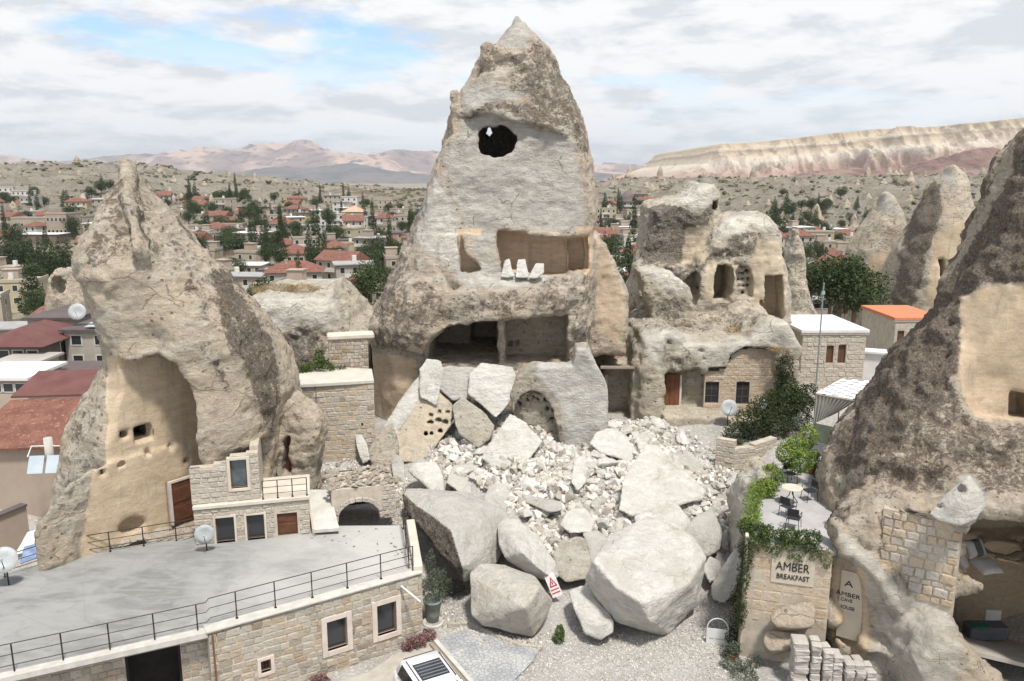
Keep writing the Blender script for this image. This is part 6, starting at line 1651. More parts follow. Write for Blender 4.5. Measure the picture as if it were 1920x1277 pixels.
flat_house(1672, 1760, 676, 600, 62, 6.0, 0.0, 'small stone house with an orange tiled roof beside the dark cone', [(1682, 1695, 620, 644)], plain('orange_tile', (0.60, 0.20, 0.10), (0.48, 0.17, 0.09), 3, .8), seed=32, limit=120)
ww = empty('white_wall', (0, 0, 0), 0, 'low white painted wall between the two flat-roofed stone houses', 'wall')
f0, f1 = at(1616, 684, 58), at(1692, 690, 57)
Fw = Face(f0, f1); r_ = Fw.rect(1616, 1692, 664, 690)
mb = MB(); face_box(mb, Fw, 0, Fw.L, r_[2] - 1, r_[3], -.3, 0); mb.build('wall_panel', M_WHITE, ww)
mb = MB(); face_box(mb, Fw, 0, Fw.L * .6, r_[3] + .002, r_[3] + .15, -1.2, .2); mb.build('canopy', M_WHITE, ww)

# ---- patio platform with the AMBER wall
ZP = 4.75
pa, pb = on_z(1398, 1014, ZP), on_z(1562, 1034, ZP)
FA = Face(pa, pb)
pt = empty('patio_terrace', (0, 0, 0), 0, 'raised patio on a cut-stone wall with the breakfast lettering', 'terrace')
pc, pd = on_z(1440, 885, ZP), on_z(1500, 858, ZP)
mb = MB(); mb.poly([Vector((p.x, p.y, ZP - .2)) for p in [pa, pb, on_z(1640, 1000, ZP), on_z(1660, 850, ZP), pd, pc]], (0, 0, .2)); mb.build('patio_floor', plain('patio_paving', (0.33, 0.32, 0.315), (0.40, 0.39, 0.38), 2.0, .8, .2, 10), pt)
backing(FA, 0, FA.L, -.3, ZP - .2, [], .5, M_MORTAR, pt)
masonry(FA, .02, FA.L, 1.6, ZP - .02, [], pt, STONES_W, course=.42, wid=(.6, 1.1), seed=41, limit=80, proud=.012, gap=.012, irr=.08)
mb = MB(); face_box(mb, FA, -.02, .10, .6, ZP + .25, -.2, .10, .01); mb.build('corner_post', M_TRIM_P, pt)
FL_ = Face(pc, pa)
backing(FL_, 0, FL_.L - .02, 0, ZP - .2, [], .4, M_MORTAR, pt, 'side_wall')
mb = MB()
mb.bm.free()
# bulging rock under the lettering
bp = [(1435, 1150, 27.2), (1462, 1128, 27.3), (1530, 1120, 26.9), (1537, 1150, 26.6), (1530, 1175, 26.4), (1490, 1180, 26.5), (1445, 1172, 26.8)]
boulder('rounded brown rock bulging out of the wall under the breakfast lettering', bp, 1.0, warm=.35, B=.3, mat=M_ROCK_W, rnd=.2)
boulder('lower pale rock below the bulging brown rock', [(1425, 1205, 27.2), (1440, 1178, 27.3), (1500, 1185, 27.0), (1492, 1215, 26.6), (1440, 1225, 26.8)], 1.0, warm=.25, B=.3, mat=M_ROCK_W, rnd=.15)

def lettering(text, F, u, z, size, off, parent, mat, name='lettering', bold=0.004, ax='LEFT', sx=1.0, rot=0.0):
    cu = bpy.data.curves.new(name, 'FONT'); cu.body = text; cu.size = size; cu.extrude = 0.012; cu.offset = 0.0; cu.align_x = ax
    tmp = bpy.data.objects.new(name, cu); COL.objects.link(tmp)
    bpy.context.view_layer.update()
    me = bpy.data.meshes.new_from_object(tmp.evaluated_get(bpy.context.evaluated_depsgraph_get()))
    bpy.data.objects.remove(tmp); bpy.data.curves.remove(cu)
    me.materials.clear(); me.materials.append(mat)
    o = bpy.data.objects.new(name, me); COL.objects.link(o); o.parent = parent
    M = Matrix(((F.d.x, 0, F.n.x), (F.d.y, 0, F.n.y), (0, 1, 0)))
    o.matrix_local = Matrix.Translation(F.w(u, z, off)) @ M.to_4x4() @ Matrix.Rotation(rot, 4, 'Z') @ Matrix.Diagonal((sx, 1, 1, 1))
    return o
M_BLACK = plain('black_letters', (0.018, 0.017, 0.016), None, 1, .5)
def fit_text(t, F, px0, py0, px1, cap, off, parent, sx=1.0, bold=.01):
    a = F.loc(px0, py0); b = F.loc(px1, py0 + (px1 - px0) * 0)
    o = lettering(t, F, a[0], a[1], cap / 0.72, off, parent, M_BLACK, bold=bold)
    bpy.context.view_layer.update()
    wdt = o.dimensions.x
    k = (b[0] - a[0]) / max(wdt, .01)
    o.matrix_local = o.matrix_local @ Matrix.Diagonal((k, 1, 1, 1))
    return o
slab = MB(); r_ = FA.rect(1448, 1525, 1036, 1096); face_box(slab, FA, r_[0] - .05, r_[1] + .05, r_[2] + .0, r_[3] + .1, .0, .045, .02); slab.build('sign_plaster', plain('sign_plaster', (0.52, 0.455, 0.365), (0.45, 0.39, 0.31), 2.5, .95, .6, 9), pt)
fit_text('AMBER', FA, 1454, 1066, 1518, .34, .055, pt, bold=.004)
fit_text('BREAKFAST', FA, 1455, 1082, 1517, .20, .055, pt, bold=.002)

rw = empty('retaining_wall', (0, 0, 0), 0, 'grey curved retaining wall below the dark hedge right of the rubble', 'wall')
_pts = [at(1340, 885, 40.5), at(1375, 872, 40.0), at(1415, 862, 40.3), at(1455, 845, 41.5)]
for i, (a, b) in enumerate(zip(_pts[:-1], _pts[1:])):
    F_ = Face(a, b); ztop_ = (at(1345, 822, 40.5).z, at(1380, 842, 40).z, at(1430, 826, 41).z)[i]
    backing(F_, 0, F_.L, a.z - 1.2, ztop_, [], .4, M_MORTAR, rw)
    masonry(F_, 0, F_.L, a.z - .6, ztop_, [], rw, STONES_P, course=.3, wid=(.3, .6), seed=60 + i, limit=60, proud=.02)

rnd = random.Random(64)
for k in range(46):
    t = rnd.random() ** 1.5
    o = bpy.data.objects.new('small_stone', ROCKSW[k % 6]); COL.objects.link(o)
    q = on_z(770 - 190 * t, 990 + rnd.random() * (60 - 40 * t), ZT)
    s_ = rnd.uniform(.025, .10); o.location = (q.x, q.y, ZT + s_ * .3); o.scale = (s_, s_ * .9, s_ * .6); o.rotation_euler = (0, 0, rnd.uniform(0, 6))
    tag(o, 'small stone thrown onto the right end of the grey flat roof', 'rock', 'stones thrown onto the flat roof')
# ================================================================== right cone: stone infill, sign niche, cushions
_fr = Face(RP, RQ)
def sub_face(off): return Face(_fr.w(0, 0, off), _fr.w(_fr.L, 0, off))
FNi = sub_face(-0.16)
plaq = MB(); r_ = FNi.rect(1572, 1618, 1072, 1200)
face_box(plaq, FNi, r_[0], r_[1], r_[2], r_[3], -.12, .0, .01)
plaq.build('niche_plaster', plain('niche_plaster', (0.50, 0.44, 0.35), (0.44, 0.385, 0.31), 2, .9, .3, 14), right_cone)
fit_text('A', FNi, 1583, 1098, 1600, .24, .004, right_cone, bold=.004)
fit_text('AMBER', FNi, 1567, 1113, 1614, .17, .004, right_cone, bold=.004)
fit_text('CAVE', FNi, 1576, 1125, 1598, .13, .004, right_cone, bold=.002)
fit_text('HOUSE', FNi, 1572, 1138, 1602, .14, .004, right_cone, bold=.002)
# irregular stones of the infill
_f2 = sub_face(-0.24)
_ua, _ub = _f2.loc(1648, 1040)[0], _f2.loc(1800, 1040)[0]
FI = Face(_f2.w(_ua, 0), _f2.w(_ub, 0))
backing(FI, 0, FI.L, FI.loc(1700, 1135)[1], FI.loc(1700, 962)[1], [], .4, M_MORTAR, right_cone, 'infill_core')
masonry(FI, .02, FI.L - .02, FI.loc(1700, 1118)[1], [(0, FI.loc(1655, 966)[1]), (FI.L * .4, FI.loc(1700, 956)[1]), (FI.L * .75, FI.loc(1760, 968)[1]), (FI.L, FI.loc(1798, 988)[1])], [], right_cone, STONES_W[:3] + STONES_P[:3], course=.31, wid=(.22, .48), seed=51, limit=150, proud=.05, gap=.045, irr=.35, tilt=.13)
M_CUSH = plain('grey_cushion', (0.42, 0.40, 0.37), (0.34, 0.32, 0.30), 4, .9, .3, 40)
M_CUSH2 = plain('dark_cushion', (0.07, 0.075, 0.08), (0.10, 0.10, 0.105), 4, .9, .3, 40)
def cushion(p, size, rot, mats, label, stripe=False):
    root = empty('cushion', tuple(p), 0, label, 'cushion')
    def pillow(w_, d_, h_, x0=-1, x1=1):
        mb = MB(); N = 10
        g = [[None] * (N + 1) for _ in range(N + 1)]
        vt, vb = {}, {}
        for i in range(N + 1):
            for j in range(N + 1):
                u = x0 + (x1 - x0) * i / N; v = -1 + 2 * j / N
                pin = 1 - .08 * (abs(u) * (1 - v * v) + abs(v) * (1 - u * u))
                t = max(0, (1 - u ** 4) * (1 - v ** 4)) ** .5 * h_
                vt[i, j] = mb.bm.verts.new((u * w_ * pin, v * d_ * pin, t + .01)); vb[i, j] = mb.bm.verts.new((u * w_ * pin, v * d_ * pin, -t * .6))
        for i in range(N):
            for j in range(N):
                mb.bm.faces.new((vt[i, j], vt[i + 1, j], vt[i + 1, j + 1], vt[i, j + 1])); mb.bm.faces.new((vb[i, j], vb[i, j + 1], vb[i + 1, j + 1], vb[i + 1, j]))
        for i in range(N):
            for j in (0, N):
                mb.bm.faces.new((vt[i, j], vb[i, j], vb[i + 1, j], vt[i + 1, j])); mb.bm.faces.new((vt[j, i], vt[j, i + 1], vb[j, i + 1], vb[j, i]))
        return mb
    if stripe:
        for (a, b, m, nm) in ((-1, -.35, mats[0], 'side_panel'), (-.35, .45, mats[1], 'dark_stripe'), (.45, 1, mats[0], 'side_panel')):
            o = pillow(size[0], size[1], size[2], a, b).build(nm, m, root, True); o.rotation_euler = rot
    else:
        o = pillow(*size).build('cover', mats[0], root, True); o.rotation_euler = rot
    return root
cushion(at(1850, 1062, 26.4), (.55, .38, .14), (.35, .1, .35), (M_CUSH, M_CUSH2), 'flat light grey cushion lying at the front of the cave ledge')
cushion(at(1828, 1028, 26.9), (.52, .34, .14), (1.0, .1, .5), (M_CUSH, M_CUSH2), 'striped cushion with a dark band propped in the upper cave', True)
cushion(at(1803, 1052, 26.5), (.26, .30, .12), (1.0, .1, .6), (M_CUSH, M_CUSH2), 'small pale grey cushion at the left corner of the upper cave')
ta = empty('bench', tuple(at(1850, 1180, 27.0)), 0, 'dark bench with a green cloth inside the lower cave room', 'bench')
mb = MB(); mb.box((-.7, -.2, -.35), (.75, .4, .15), bev=.04); mb.build('seat', M_CUSH2, ta)
mb = MB(); mb.box((-.65, -.25, .155), (.0, .1, .22), bev=.03); mb.build('green_cloth', plain('green_cloth', (0.02, 0.10, 0.055), None, 1, .9), ta)
mb = MB(); mb.box((.1, .3, .16), (.7, .45, .6), bev=.03); mb.build('backrest', M_CUSH, ta)
mb = MB(); mb.poly([at(1798, 1215, 25.2), at(1990, 1260, 24.8), at(1990, 1210, 28.5), at(1800, 1175, 28.5)], (0, 0, -.15)); o = mb.build('room_floor', plain('room_floor', (0.33, 0.30, 0.27), (0.40, 0.37, 0.33), 2, .9, .3, 8), right_cone)

# ================================================================== white car
def car():
    root = empty('parked_car', (0, 0, 0), 0, 'white car with a dark glass sunroof parked beside the stone building', 'car')
    body_m = plain('white_car_paint', (0.80, 0.80, 0.80), None, 1, .22, spec=.5)
    gl = plain('car_glass', (0.02, 0.024, 0.028), None, 1, .06, spec=.6)
    trim = plain('car_trim', (0.03, 0.03, 0.032), None, 1, .5)
    L, W = 4.4, 1.82       # x forward, y left
    def loft(secs, name, mat, parent, sm=True):
        mb = MB(); rings = []
        for (x, pts) in secs: rings.append([mb.bm.verts.new((x, y, z)) for y, z in pts])
        n_ = len(rings[0])
        for a, b in zip(rings[:-1], rings[1:]):
            for k in range(n_): mb.bm.faces.new((a[k], a[(k + 1) % n_], b[(k + 1) % n_], b[k]))
        mb.bm.faces.new(rings[0]); mb.bm.faces.new(rings[-1][::-1])
        bmesh.ops.recalc_face_normals(mb.bm, faces=mb.bm.faces)
        es = [e for e in mb.bm.edges if e.calc_face_angle(0) > .6]
        bmesh.ops.bevel(mb.bm, geom=es, offset=.03, segments=2, affect='EDGES')
        return mb.build(name, mat, parent, sm)
    def sec(w_, z0, z1, zs): return [(-w_, z0), (-w_ * 1.02, zs), (-w_ * .94, z1), (w_ * .94, z1), (w_ * 1.02, zs), (w_, z0)]
    loft([(-2.2, sec(.78, .35, .88, .6)), (-2.1, sec(.86, .25, .98, .6)), (-1.2, sec(.91, .22, 1.02, .62)), (.6, sec(.91, .22, 1.0, .62)), (1.5, sec(.90, .22, .95, .6)), (2.05, sec(.84, .25, .80, .55)), (2.2, sec(.72, .35, .66, .5))], 'body', body_m, root)
    def cab(w0, w1, z0, z1): return [(-w0, z0), (-w1, z1), (w1, z1), (w0, z0)]
    loft([(-2.05, cab(.80, .70, .96, 1.0)), (-1.72, cab(.84, .66, 1.0, 1.50)), (-1.3, cab(.86, .68, 1.0, 1.58)), (.2, cab(.86, .68, 1.0, 1.56)), (.95, cab(.85, .74, .98, 1.02))], 'roof', body_m, root)
    def quad(name, pts, mat, parent=root, t=(0, 0, .012)):
        mb = MB(); mb.poly([Vector(p) for p in pts], t); return mb.build(name, mat, parent)
    s = quad('sunroof', [(-1.1, -.5, 1.592), (-1.1, .5, 1.592), (-.15, .5, 1.588), (-.15, -.5, 1.588)], gl)
    for k in range(5):
        mb = MB(); x = -.98 + k * .18; mb.box((x, -.46, 1.606), (x + .05, .46, 1.612)); mb.build('slat', plain('roof_slat', (.16, .17, .18), None, 1, .3), s)
    quad('rear_window', [(-1.98, -.64, 1.07), (-1.98, .64, 1.07), (-1.76, .56, 1.47), (-1.76, -.56, 1.47)], gl, t=(-.02, 0, .012))
    quad('windscreen', [(.87, -.66, 1.08), (.87, .66, 1.08), (.28, .58, 1.53), (.28, -.58, 1.53)], gl, t=(.012, 0, .012))
    for s_ in (-1, 1):
        quad('side_window', [(-1.6, s_ * .845, 1.08), (-.4, s_ * .86, 1.08), (-.4, s_ * .725, 1.47), (-1.5, s_ * .715, 1.46)], gl, t=(0, s_ * .015, .004))
        quad('side_window', [(-.33, s_ * .86, 1.08), (.72, s_ * .85, 1.08), (.2, s_ * .735, 1.45), (-.33, s_ * .725, 1.47)], gl, t=(0, s_ * .015, .004))
        mb = MB(); mb.box((.48, s_ * .93 - .09, 1.02), (.68, s_ * .93 + .09, 1.16), bev=.03); mb.build('mirror', body_m, root)
        mb = MB(); mb.box((-2.16, s_ * .66 - .13, .72), (-2.02, s_ * .66 + .13, .95), bev=.03); mb.build('taillight', plain('tail_red', (.35, .02, .02), None, 1, .2), root)
        mb = MB(); mb.box((2.02, s_ * .6 - .18, .62), (2.15, s_ * .6 + .18, .76), bev=.03); mb.build('headlight', plain('lamp_clear', (.6, .62, .64), None, 1, .1), root)
        for x in (-1.35, 1.38):
            mb = MB(); mb.lathe([(.18, -.1), (.33, -.1), (.34, 0), (.33, .1), (.18, .1), (.05, .08), (.001, .08)], 20, (x, s_ * .82, .33), Euler((math.pi / 2 * -s_, 0, 0))); wh = mb.build('wheel', trim, root, True)
            mb = MB(); mb.lathe([(.19, .105), (.12, .09), (.001, .1)], 12, (x, s_ * .82, .33), Euler((math.pi / 2 * -s_, 0, 0))); mb.build('rim', plain('rim_grey', (.5, .5, .52), None, 1, .3, metal=.8), wh)
    mb = MB(); mb.box((-1.4, -.62, 1.58), (.1, -.60, 1.63)); mb.box((-1.4, .60, 1.58), (.1, .62, 1.63)); mb.build('roof_rail', trim, root)
    p = on_z(812, 1262, 1.55)
    f = Vector((0.47, -0.88, 0)).normalized()
    root.location = (p.x + f.x * .45, p.y + f.y * .45, 0.01)
    root.rotation_euler = (0, 0, math.atan2(f.y, f.x))
    return root
the_car = car()

# ================================================================== paving, kerbs
n = NT('cobble_paving')
v = n.voro(5.5, vec=n.map((1, 1, .01)), feature='DISTANCE_TO_EDGE')
k = n.noise(.9, 5, .65)
c = n.mix(n.step(k, .38, .62), (0.30, 0.31, 0.32), (0.42, 0.42, 0.41))
c = n.mix(n.math('MULTIPLY', n.step(v, .09, .02), .5), c, (0.18, 0.175, 0.17))
M_COBBLE = n.done(c, .8, n.bump(n.math('MINIMUM', v, .12), .9, .15), spec=.3)
mb = MB(); P = [(815, 1206), (850, 1190), (900, 1180), (960, 1200), (1012, 1216), (1000, 1240), (940, 1300), (880, 1300)]
mb.poly([on_z(a, b, .09) for a, b in P], (0, 0, .03)); o = mb.build('paving', M_COBBLE); tag(o, kind='structure')
mb = MB(); mb.poly([on_z(a, b, .07) for a, b in [(560, 1300), (690, 1262), (760, 1215), (812, 1200), (880, 1300)]], (0, 0, .03)); o = mb.build('pavement', plain('dusty_concrete', (0.42, 0.385, 0.33), (0.34, 0.31, 0.27), 2.5, .9, .4, 12)); tag(o, kind='structure')
kb = empty('kerb', (0, 0, 0), 0, 'low concrete kerb with a dark gutter running along the right side of the car', 'kerb')
a, b = on_z(816, 1206, .1), on_z(893, 1295, .1); Fk = Face(a, b)
mb = MB(); face_box(mb, Fk, 0, Fk.L, 0, .26, -.1, .08, .015); mb.build('kerb_stone', M_COPING, kb)
mb = MB(); face_box(mb, Fk, 0, Fk.L, .0, .18, .085, .26); mb.build('gutter', M_MORTAR_D, kb)
rnd = random.Random(77)
er = empty('edging', (0, 0, 0), 0, 'broken line of edging stones between the paving and the cream boulder', 'edging')
ln = [on_z(a, b, .12) for a, b in [(845, 1172), (880, 1168), (905, 1182), (940, 1196), (975, 1210), (1012, 1214)]]
for i in range(26):
    t = i / 25 * (len(ln) - 1); j = min(int(t), len(ln) - 2); q = ln[j].lerp(ln[j + 1], t - j)
    o = bpy.data.objects.new('stone', rnd.choice(STONES_P)); COL.objects.link(o); o.parent = er
    o.location = q; o.rotation_euler = (rnd.uniform(-.2, .2), rnd.uniform(-.2, .2), rnd.uniform(-.8, .3)); o.scale = (.22, .16, .16)

# ================================================================== foliage helper
def leaf_mat(name, c1, c2, c3=None):
    n = NT(name)
    geo = n.n('ShaderNodeNewGeometry')
    c = n.ramp(geo.outputs['Random Per Island'], [(0, c1), (.6, c2), (1, c3 or c2)])
    k = n.noise(1.3, 4, .6)
    c = n.mix(n.math('MULTIPLY', n.step(k, .4, .62), .55), c, tuple(v * .5 for v in c1))
    n.done(c, .75, spec=.2)
    n.b.inputs['Transmission Weight'].default_value = 0.0
    return n.m
M_HEDGE = leaf_mat('hedge_leaf', (0.045, 0.075, 0.02), (0.08, 0.12, 0.03), (0.15, 0.17, 0.05))
M_LIME = leaf_mat('lime_leaf', (0.10, 0.16, 0.03), (0.19, 0.27, 0.05), (0.28, 0.34, 0.09))
M_IVY = leaf_mat('ivy_leaf', (0.02, 0.035, 0.012), (0.04, 0.06, 0.02), (0.085, 0.085, 0.03))
M_OLIVE = leaf_mat('grey_leaf', (0.06, 0.08, 0.05), (0.10, 0.12, 0.08), (0.16, 0.17, 0.12))
M_DRY = leaf_mat('dry_leaf', (0.22, 0.15, 0.08), (0.36, 0.27, 0.14), (0.45, 0.35, 0.2))
M_PURPLE = leaf_mat('purple_dry', (0.14, 0.06, 0.06), (0.24, 0.12, 0.12), (0.36, 0.24, 0.22))
M_TREE = leaf_mat('tree_leaf', (0.025, 0.045, 0.018), (0.045, 0.07, 0.025), (0.075, 0.10, 0.035))
M_BARK = plain('bark', (0.14, 0.10, 0.07), (0.22, 0.17, 0.12), 5, .95, .6, 12)
def leaf_cloud(blobs, n, size, seed, flat=0.0, surf=0.5, asp=(0.45, 0.8)):
    """blobs: (centre, (rx, ry, rz)); many leaf-sized faces through their volume"""
    r = np.random.default_rng(seed)
    vol = np.array([b[1][0] * b[1][1] * b[1][2] for b in blobs]) ** .7; vol /= vol.sum()
    idx = r.choice(len(blobs), n, p=vol)
    d = r.normal(size=(n, 3)); d /= np.linalg.norm(d, axis=1)[:, None]
    rad = r.random(n) ** (1 / (3 + surf * 6))
    c = np.array([tuple(b[0]) for b in blobs])[idx]; s = np.array([b[1] for b in blobs])[idx]
    lump = 1 + .22 * np.sin(d[:, 0] * 5 + idx) * np.sin(d[:, 1] * 4 + 1.3 * idx) + r.normal(size=n) * .06
    P = c + d * s * (rad * lump)[:, None]
    a = r.normal(size=(n, 3)); a /= np.linalg.norm(a, axis=1)[:, None]
    b = np.cross(a, r.normal(size=(n, 3))); b /= np.linalg.norm(b, axis=1)[:, None]
    L = size * r.uniform(.6, 1.3, n)[:, None]; W = L * r.uniform(*asp, n)[:, None]
    v = np.stack([P - a * L, P + b * W * .5 + a * L * .1, P + a * L, P - b * W * .5 + a * L * .1], 1).reshape(-1, 3)
    f = np.arange(4 * n).reshape(n, 4)
    return v, f
def leafy(name, blobs, n, size, mat, parent=None, seed=1, **k):
    v, f = leaf_cloud(blobs, n, size, seed, **k)
    me = np_mesh(name, v, f)
    me.polygons.foreach_set('use_smooth', np.zeros(len(me.polygons), bool))
    return link(name, me, parent, mat)
def plant(name, label, cat, blobs, n, size, mat, stems=(), seed=1, group=None, stem_mat=M_BARK, **k):
    root = empty(name, tuple(blobs[0][0]), 0, label, cat, group)
    o0 = Vector(blobs[0][0])
    o = leafy('foliage', [(Vector(b[0]) - o0, b[1]) for b in blobs], n, size, mat, root, seed, **k)
    if stems:
        mb = MB()
        for st in stems:
            mb.tube([Vector(p) - o0 for p in st], [.05 * (1 - .6 * i / (len(st) - 1)) for i in range(len(st))], 6)
        mb.build('stem', stem_mat, root)
    return root
def seg_blobs(pts, r, step=.35, rnd=random.Random(3)):
    out = []
    for a, b in zip(pts[:-1], pts[1:]):
        a, b = Vector(a), Vector(b); m = max(1, int((b - a).length / step))
        for k in range(m):
            q = a.lerp(b, k / m) + Vector((rnd.uniform(-.1, .1), rnd.uniform(-.1, .1), rnd.uniform(-.1, .1)))
            rr = r * rnd.uniform(.75, 1.2); out.append((q, (rr, rr * .8, rr)))
    return out
# hedges of the patio
plant('hedge', 'dark green clipped hedge along the front edge of the patio above the lettering', 'hedge', seg_blobs([on_z(1402, 985, ZP + .35), on_z(1440, 1002, ZP + .3), on_z(1500, 1010, ZP + .3), on_z(1552, 1012, ZP + .3)], .32), 5200, .055, M_HEDGE, seed=3)
plant('hedge', 'lighter green hedge along the left edge of the patio by the pale rock bank', 'hedge', seg_blobs([on_z(1408, 985, ZP + .35), on_z(1412, 940, ZP + .4), on_z(1425, 905, ZP + .45), on_z(1440, 880, ZP + .5)], .34), 4200, .055, M_LIME, seed=4)
iv = seg_blobs([FA.w(.05, ZP, .1), FA.w(.02, 3.4, .12), FA.w(-.05, 2.2, .15), FA.w(-.05, 1.2, .2)], .24, .2)
plant('creeper', 'dark creeper hanging down the corner of the patio wall', 'creeper', iv, 2600, .05, M_IVY, seed=5, stems=[[FA.w(-.02, 0, .2), FA.w(0, 2.5, .15), FA.w(0.02, 4.6, .1)]])
iv = []
rnd = random.Random(8)
for k in range(16):
    u = FA.L * (k + .5) / 16; dpt = rnd.uniform(.15, .7)
    for j in range(4): iv.append((FA.w(u + rnd.uniform(-.05, .05), ZP + .1 - dpt * j / 3, .09), (.12, .07, .13)))
plant('creeper', 'trailing green shoots hanging over the breakfast lettering from the hedge', 'creeper', iv, 2400, .045, M_HEDGE, seed=6)
plant('shrub', 'dark sprawling shrub at the foot of the patio corner behind the arched board', 'shrub', [(on_z(1392, 1165, 1.2), (.45, .4, .7)), (on_z(1408, 1140, 1.3), (.4, .35, .6)), (on_z(1385, 1120, 1.9), (.3, .3, .6)), (on_z(1425, 1150, 1.0), (.3, .3, .4)), (on_z(1380, 1195, .5), (.4, .4, .45))], 5000, .05, M_IVY, seed=7, stems=[[on_z(1392, 1215, 0), on_z(1395, 1170, 1.0), on_z(1400, 1120, 2.2)]])
plant('weeds', 'low green weeds growing in front of the arched board at the patio foot', 'weeds', [(on_z(1375, 1245, .15), (.5, .4, .2)), (on_z(1395, 1265, .15), (.5, .5, .25)), (on_z(1360, 1225, .1), (.25, .2, .15)), (on_z(1415, 1240, .2), (.3, .3, .2))], 2600, .045, M_OLIVE, seed=8)
plant('weeds', 'small tuft of green weeds between the cream boulder and the wedge boulder', 'weeds', [(on_z(1047, 1200, .15), (.22, .2, .35)), (on_z(1050, 1185, .3), (.18, .2, .3))], 1300, .05, M_HEDGE, seed=9)
plant('shrub', 'bright green bush standing beside the garden tent', 'shrub', [(on_z(1500, 865, ZP + 1.0), (.55, .5, .6)), (on_z(1478, 850, ZP + 1.2), (.5, .5, .6)), (on_z(1516, 820, ZP + 1.6), (.4, .4, .6)), (on_z(1495, 835, ZP + 1.5), (.45, .45, .5))], 5200, .065, M_LIME, seed=10, stems=[[on_z(1500, 885, ZP), on_z(1500, 860, ZP + 1)]])
plant('shrub', 'round lime green bush at the left rear corner of the patio', 'shrub', [(on_z(1445, 895, ZP + .6), (.5, .45, .6)), (on_z(1438, 915, ZP + .4), (.4, .4, .45))], 3600, .06, M_LIME, seed=11)
plant('hedge', 'large dark evergreen hedge below the white flat-roofed house', 'hedge', [(at(1385, 815, 43), (.8, .8, .7)), (at(1410, 790, 43.5), (1.0, .9, .8)), (at(1440, 768, 44), (1.1, 1, .9)), (at(1475, 752, 44.5), (1.1, 1, .9)), (at(1510, 745, 45), (1, 1, .8)), (at(1420, 810, 43), (.8, .8, .7)), (at(1380, 845, 42), (.4, .5, .8)), (at(1455, 800, 43), (.9, .8, .8)), (at(1495, 785, 43.5), (.9, .8, .8))], 12000, .09, M_IVY, seed=12)
plant('creeper', 'dark creeper covering the right end of the low rock house', 'creeper', [(at(1472, 690, 46.4), (.5, .35, .9)), (at(1478, 730, 46.2), (.6, .4, .9)), (at(1465, 715, 46.2), (.4, .3, .8)), (at(1500, 750, 46), (.7, .5, .5))], 5000, .075, M_IVY, seed=13)
plant('shrub', 'low bright green shrubs growing on the terrace between leaning cone and stone building', 'shrub', [(at(560, 698, 42.6), (.7, .6, .45)), (at(600, 690, 43), (.9, .7, .5)), (at(598, 670, 43.2), (.3, .3, .5)), (at(635, 696, 43.2), (.6, .5, .3)), (at(540, 704, 42.2), (.35, .4, .3))], 5500, .07, M_HEDGE, seed=14)
plant('dry_grass', 'dry yellow grass growing on top of the rounded pale rock', 'grass', [(at(520, 540, 50.0), (1.3, 1, .25)), (at(565, 541, 50.3), (1.2, 1, .25)), (at(490, 545, 50.2), (.6, .8, .2))], 5000, .09, M_DRY, seed=15, asp=(.1, .25))
plant('shrub', 'purple-brown dried flowers along the wall beside the car', 'flowers', [(on_z(780, 1203, .3), (.4, .3, .22)), (on_z(800, 1190, .3), (.4, .3, .2)), (on_z(765, 1212, .25), (.25, .2, .15))], 2400, .05, M_PURPLE, seed=16)
plant('shrub', 'small clump of dried purple flowers at the bottom edge by the stone wall', 'flowers', [(on_z(600, 1275, .25), (.35, .2, .2))], 900, .05, M_PURPLE, seed=17)
for (a, b, Y, sx, sz, lab) in ((1150, 640, 49, 1.6, .35, 'dry brown brush on the bank right of the broken cone'), (1200, 600, 54, 1.6, .3, 'dry brush higher on the bank, left of the white-topped slab'), (1330, 605, 53, 1.0, .2, 'thin dry grass under the arched cave of the domed dwelling'), (1390, 618, 50, 1.0, .22, 'brown tufts on the roof of the low rock house'), (1450, 655, 47.2, .3, .15, 'tiny dry tuft over the masonry front')):
    p = at(a, b, Y)
    bl = []
    rr = random.Random(a)
    for k in range(9):
        x, y = p.x + rr.uniform(-sx, sx), p.y + rr.uniform(-1, 1.5)
        z = gh(x, y) if a < 1300 else p.z
        bl.append(((x, y, z + .1), (.5, .5, sz)))
    plant('dry_brush', lab, 'brush', bl, 2400, .08, M_DRY, seed=a, asp=(.12, .4))
# ================================================================== patio things
M_BLK = plain('black_metal_furniture', (0.025, 0.025, 0.027), None, 1, .5)
tp = on_z(1483, 945, ZP)
tbl = empty('patio_table', tuple(tp), 0, 'round bistro table with a pale top and three dark legs on the patio', 'table')
mb = MB(); mb.lathe([(.001, .74), (.40, .74), (.42, .725), (.40, .71), (.001, .71)], 24); mb.build('table_top', plain('table_top', (.52, .42, .33), (.6, .52, .42), 6, .6), tbl, False)
for k in range(3):
    t = 2 * math.pi * k / 3 + .4
    mb = MB(); mb.tube([(.03 * math.cos(t), .03 * math.sin(t), .71), (.10 * math.cos(t + .6), .10 * math.sin(t + .6), .4), (.36 * math.cos(t), .36 * math.sin(t), 0)], .018, 6); mb.build('leg', M_BLK, tbl)
def chair(p, rz, label):
    root = empty('patio_chair', tuple(p), rz, label, 'chair', 'dark metal chairs round the patio table')
    mb = MB(); mb.box((-.23, -.23, .42), (.23, .23, .45), bev=.01); mb.build('seat', M_BLK, root)
    mb = MB(); mb.box((-.22, .21, .55), (.22, .235, .86), bev=.008); mb.build('backrest', M_BLK, root)
    for sx in (-1, 1):
        for sy in (-1, 1):
            mb = MB(); mb.tube([(sx * .22, sy * .21, .43), (sx * .245, sy * .25, 0)], .014, 6); mb.build('leg', M_BLK, root)
        mb = MB(); mb.tube([(sx * .25, .22, .45), (sx * .25, .24, .68), (sx * .25, -.2, .64), (sx * .24, -.22, .44)], .014, 6); mb.build('armrest', M_BLK, root)
    return root
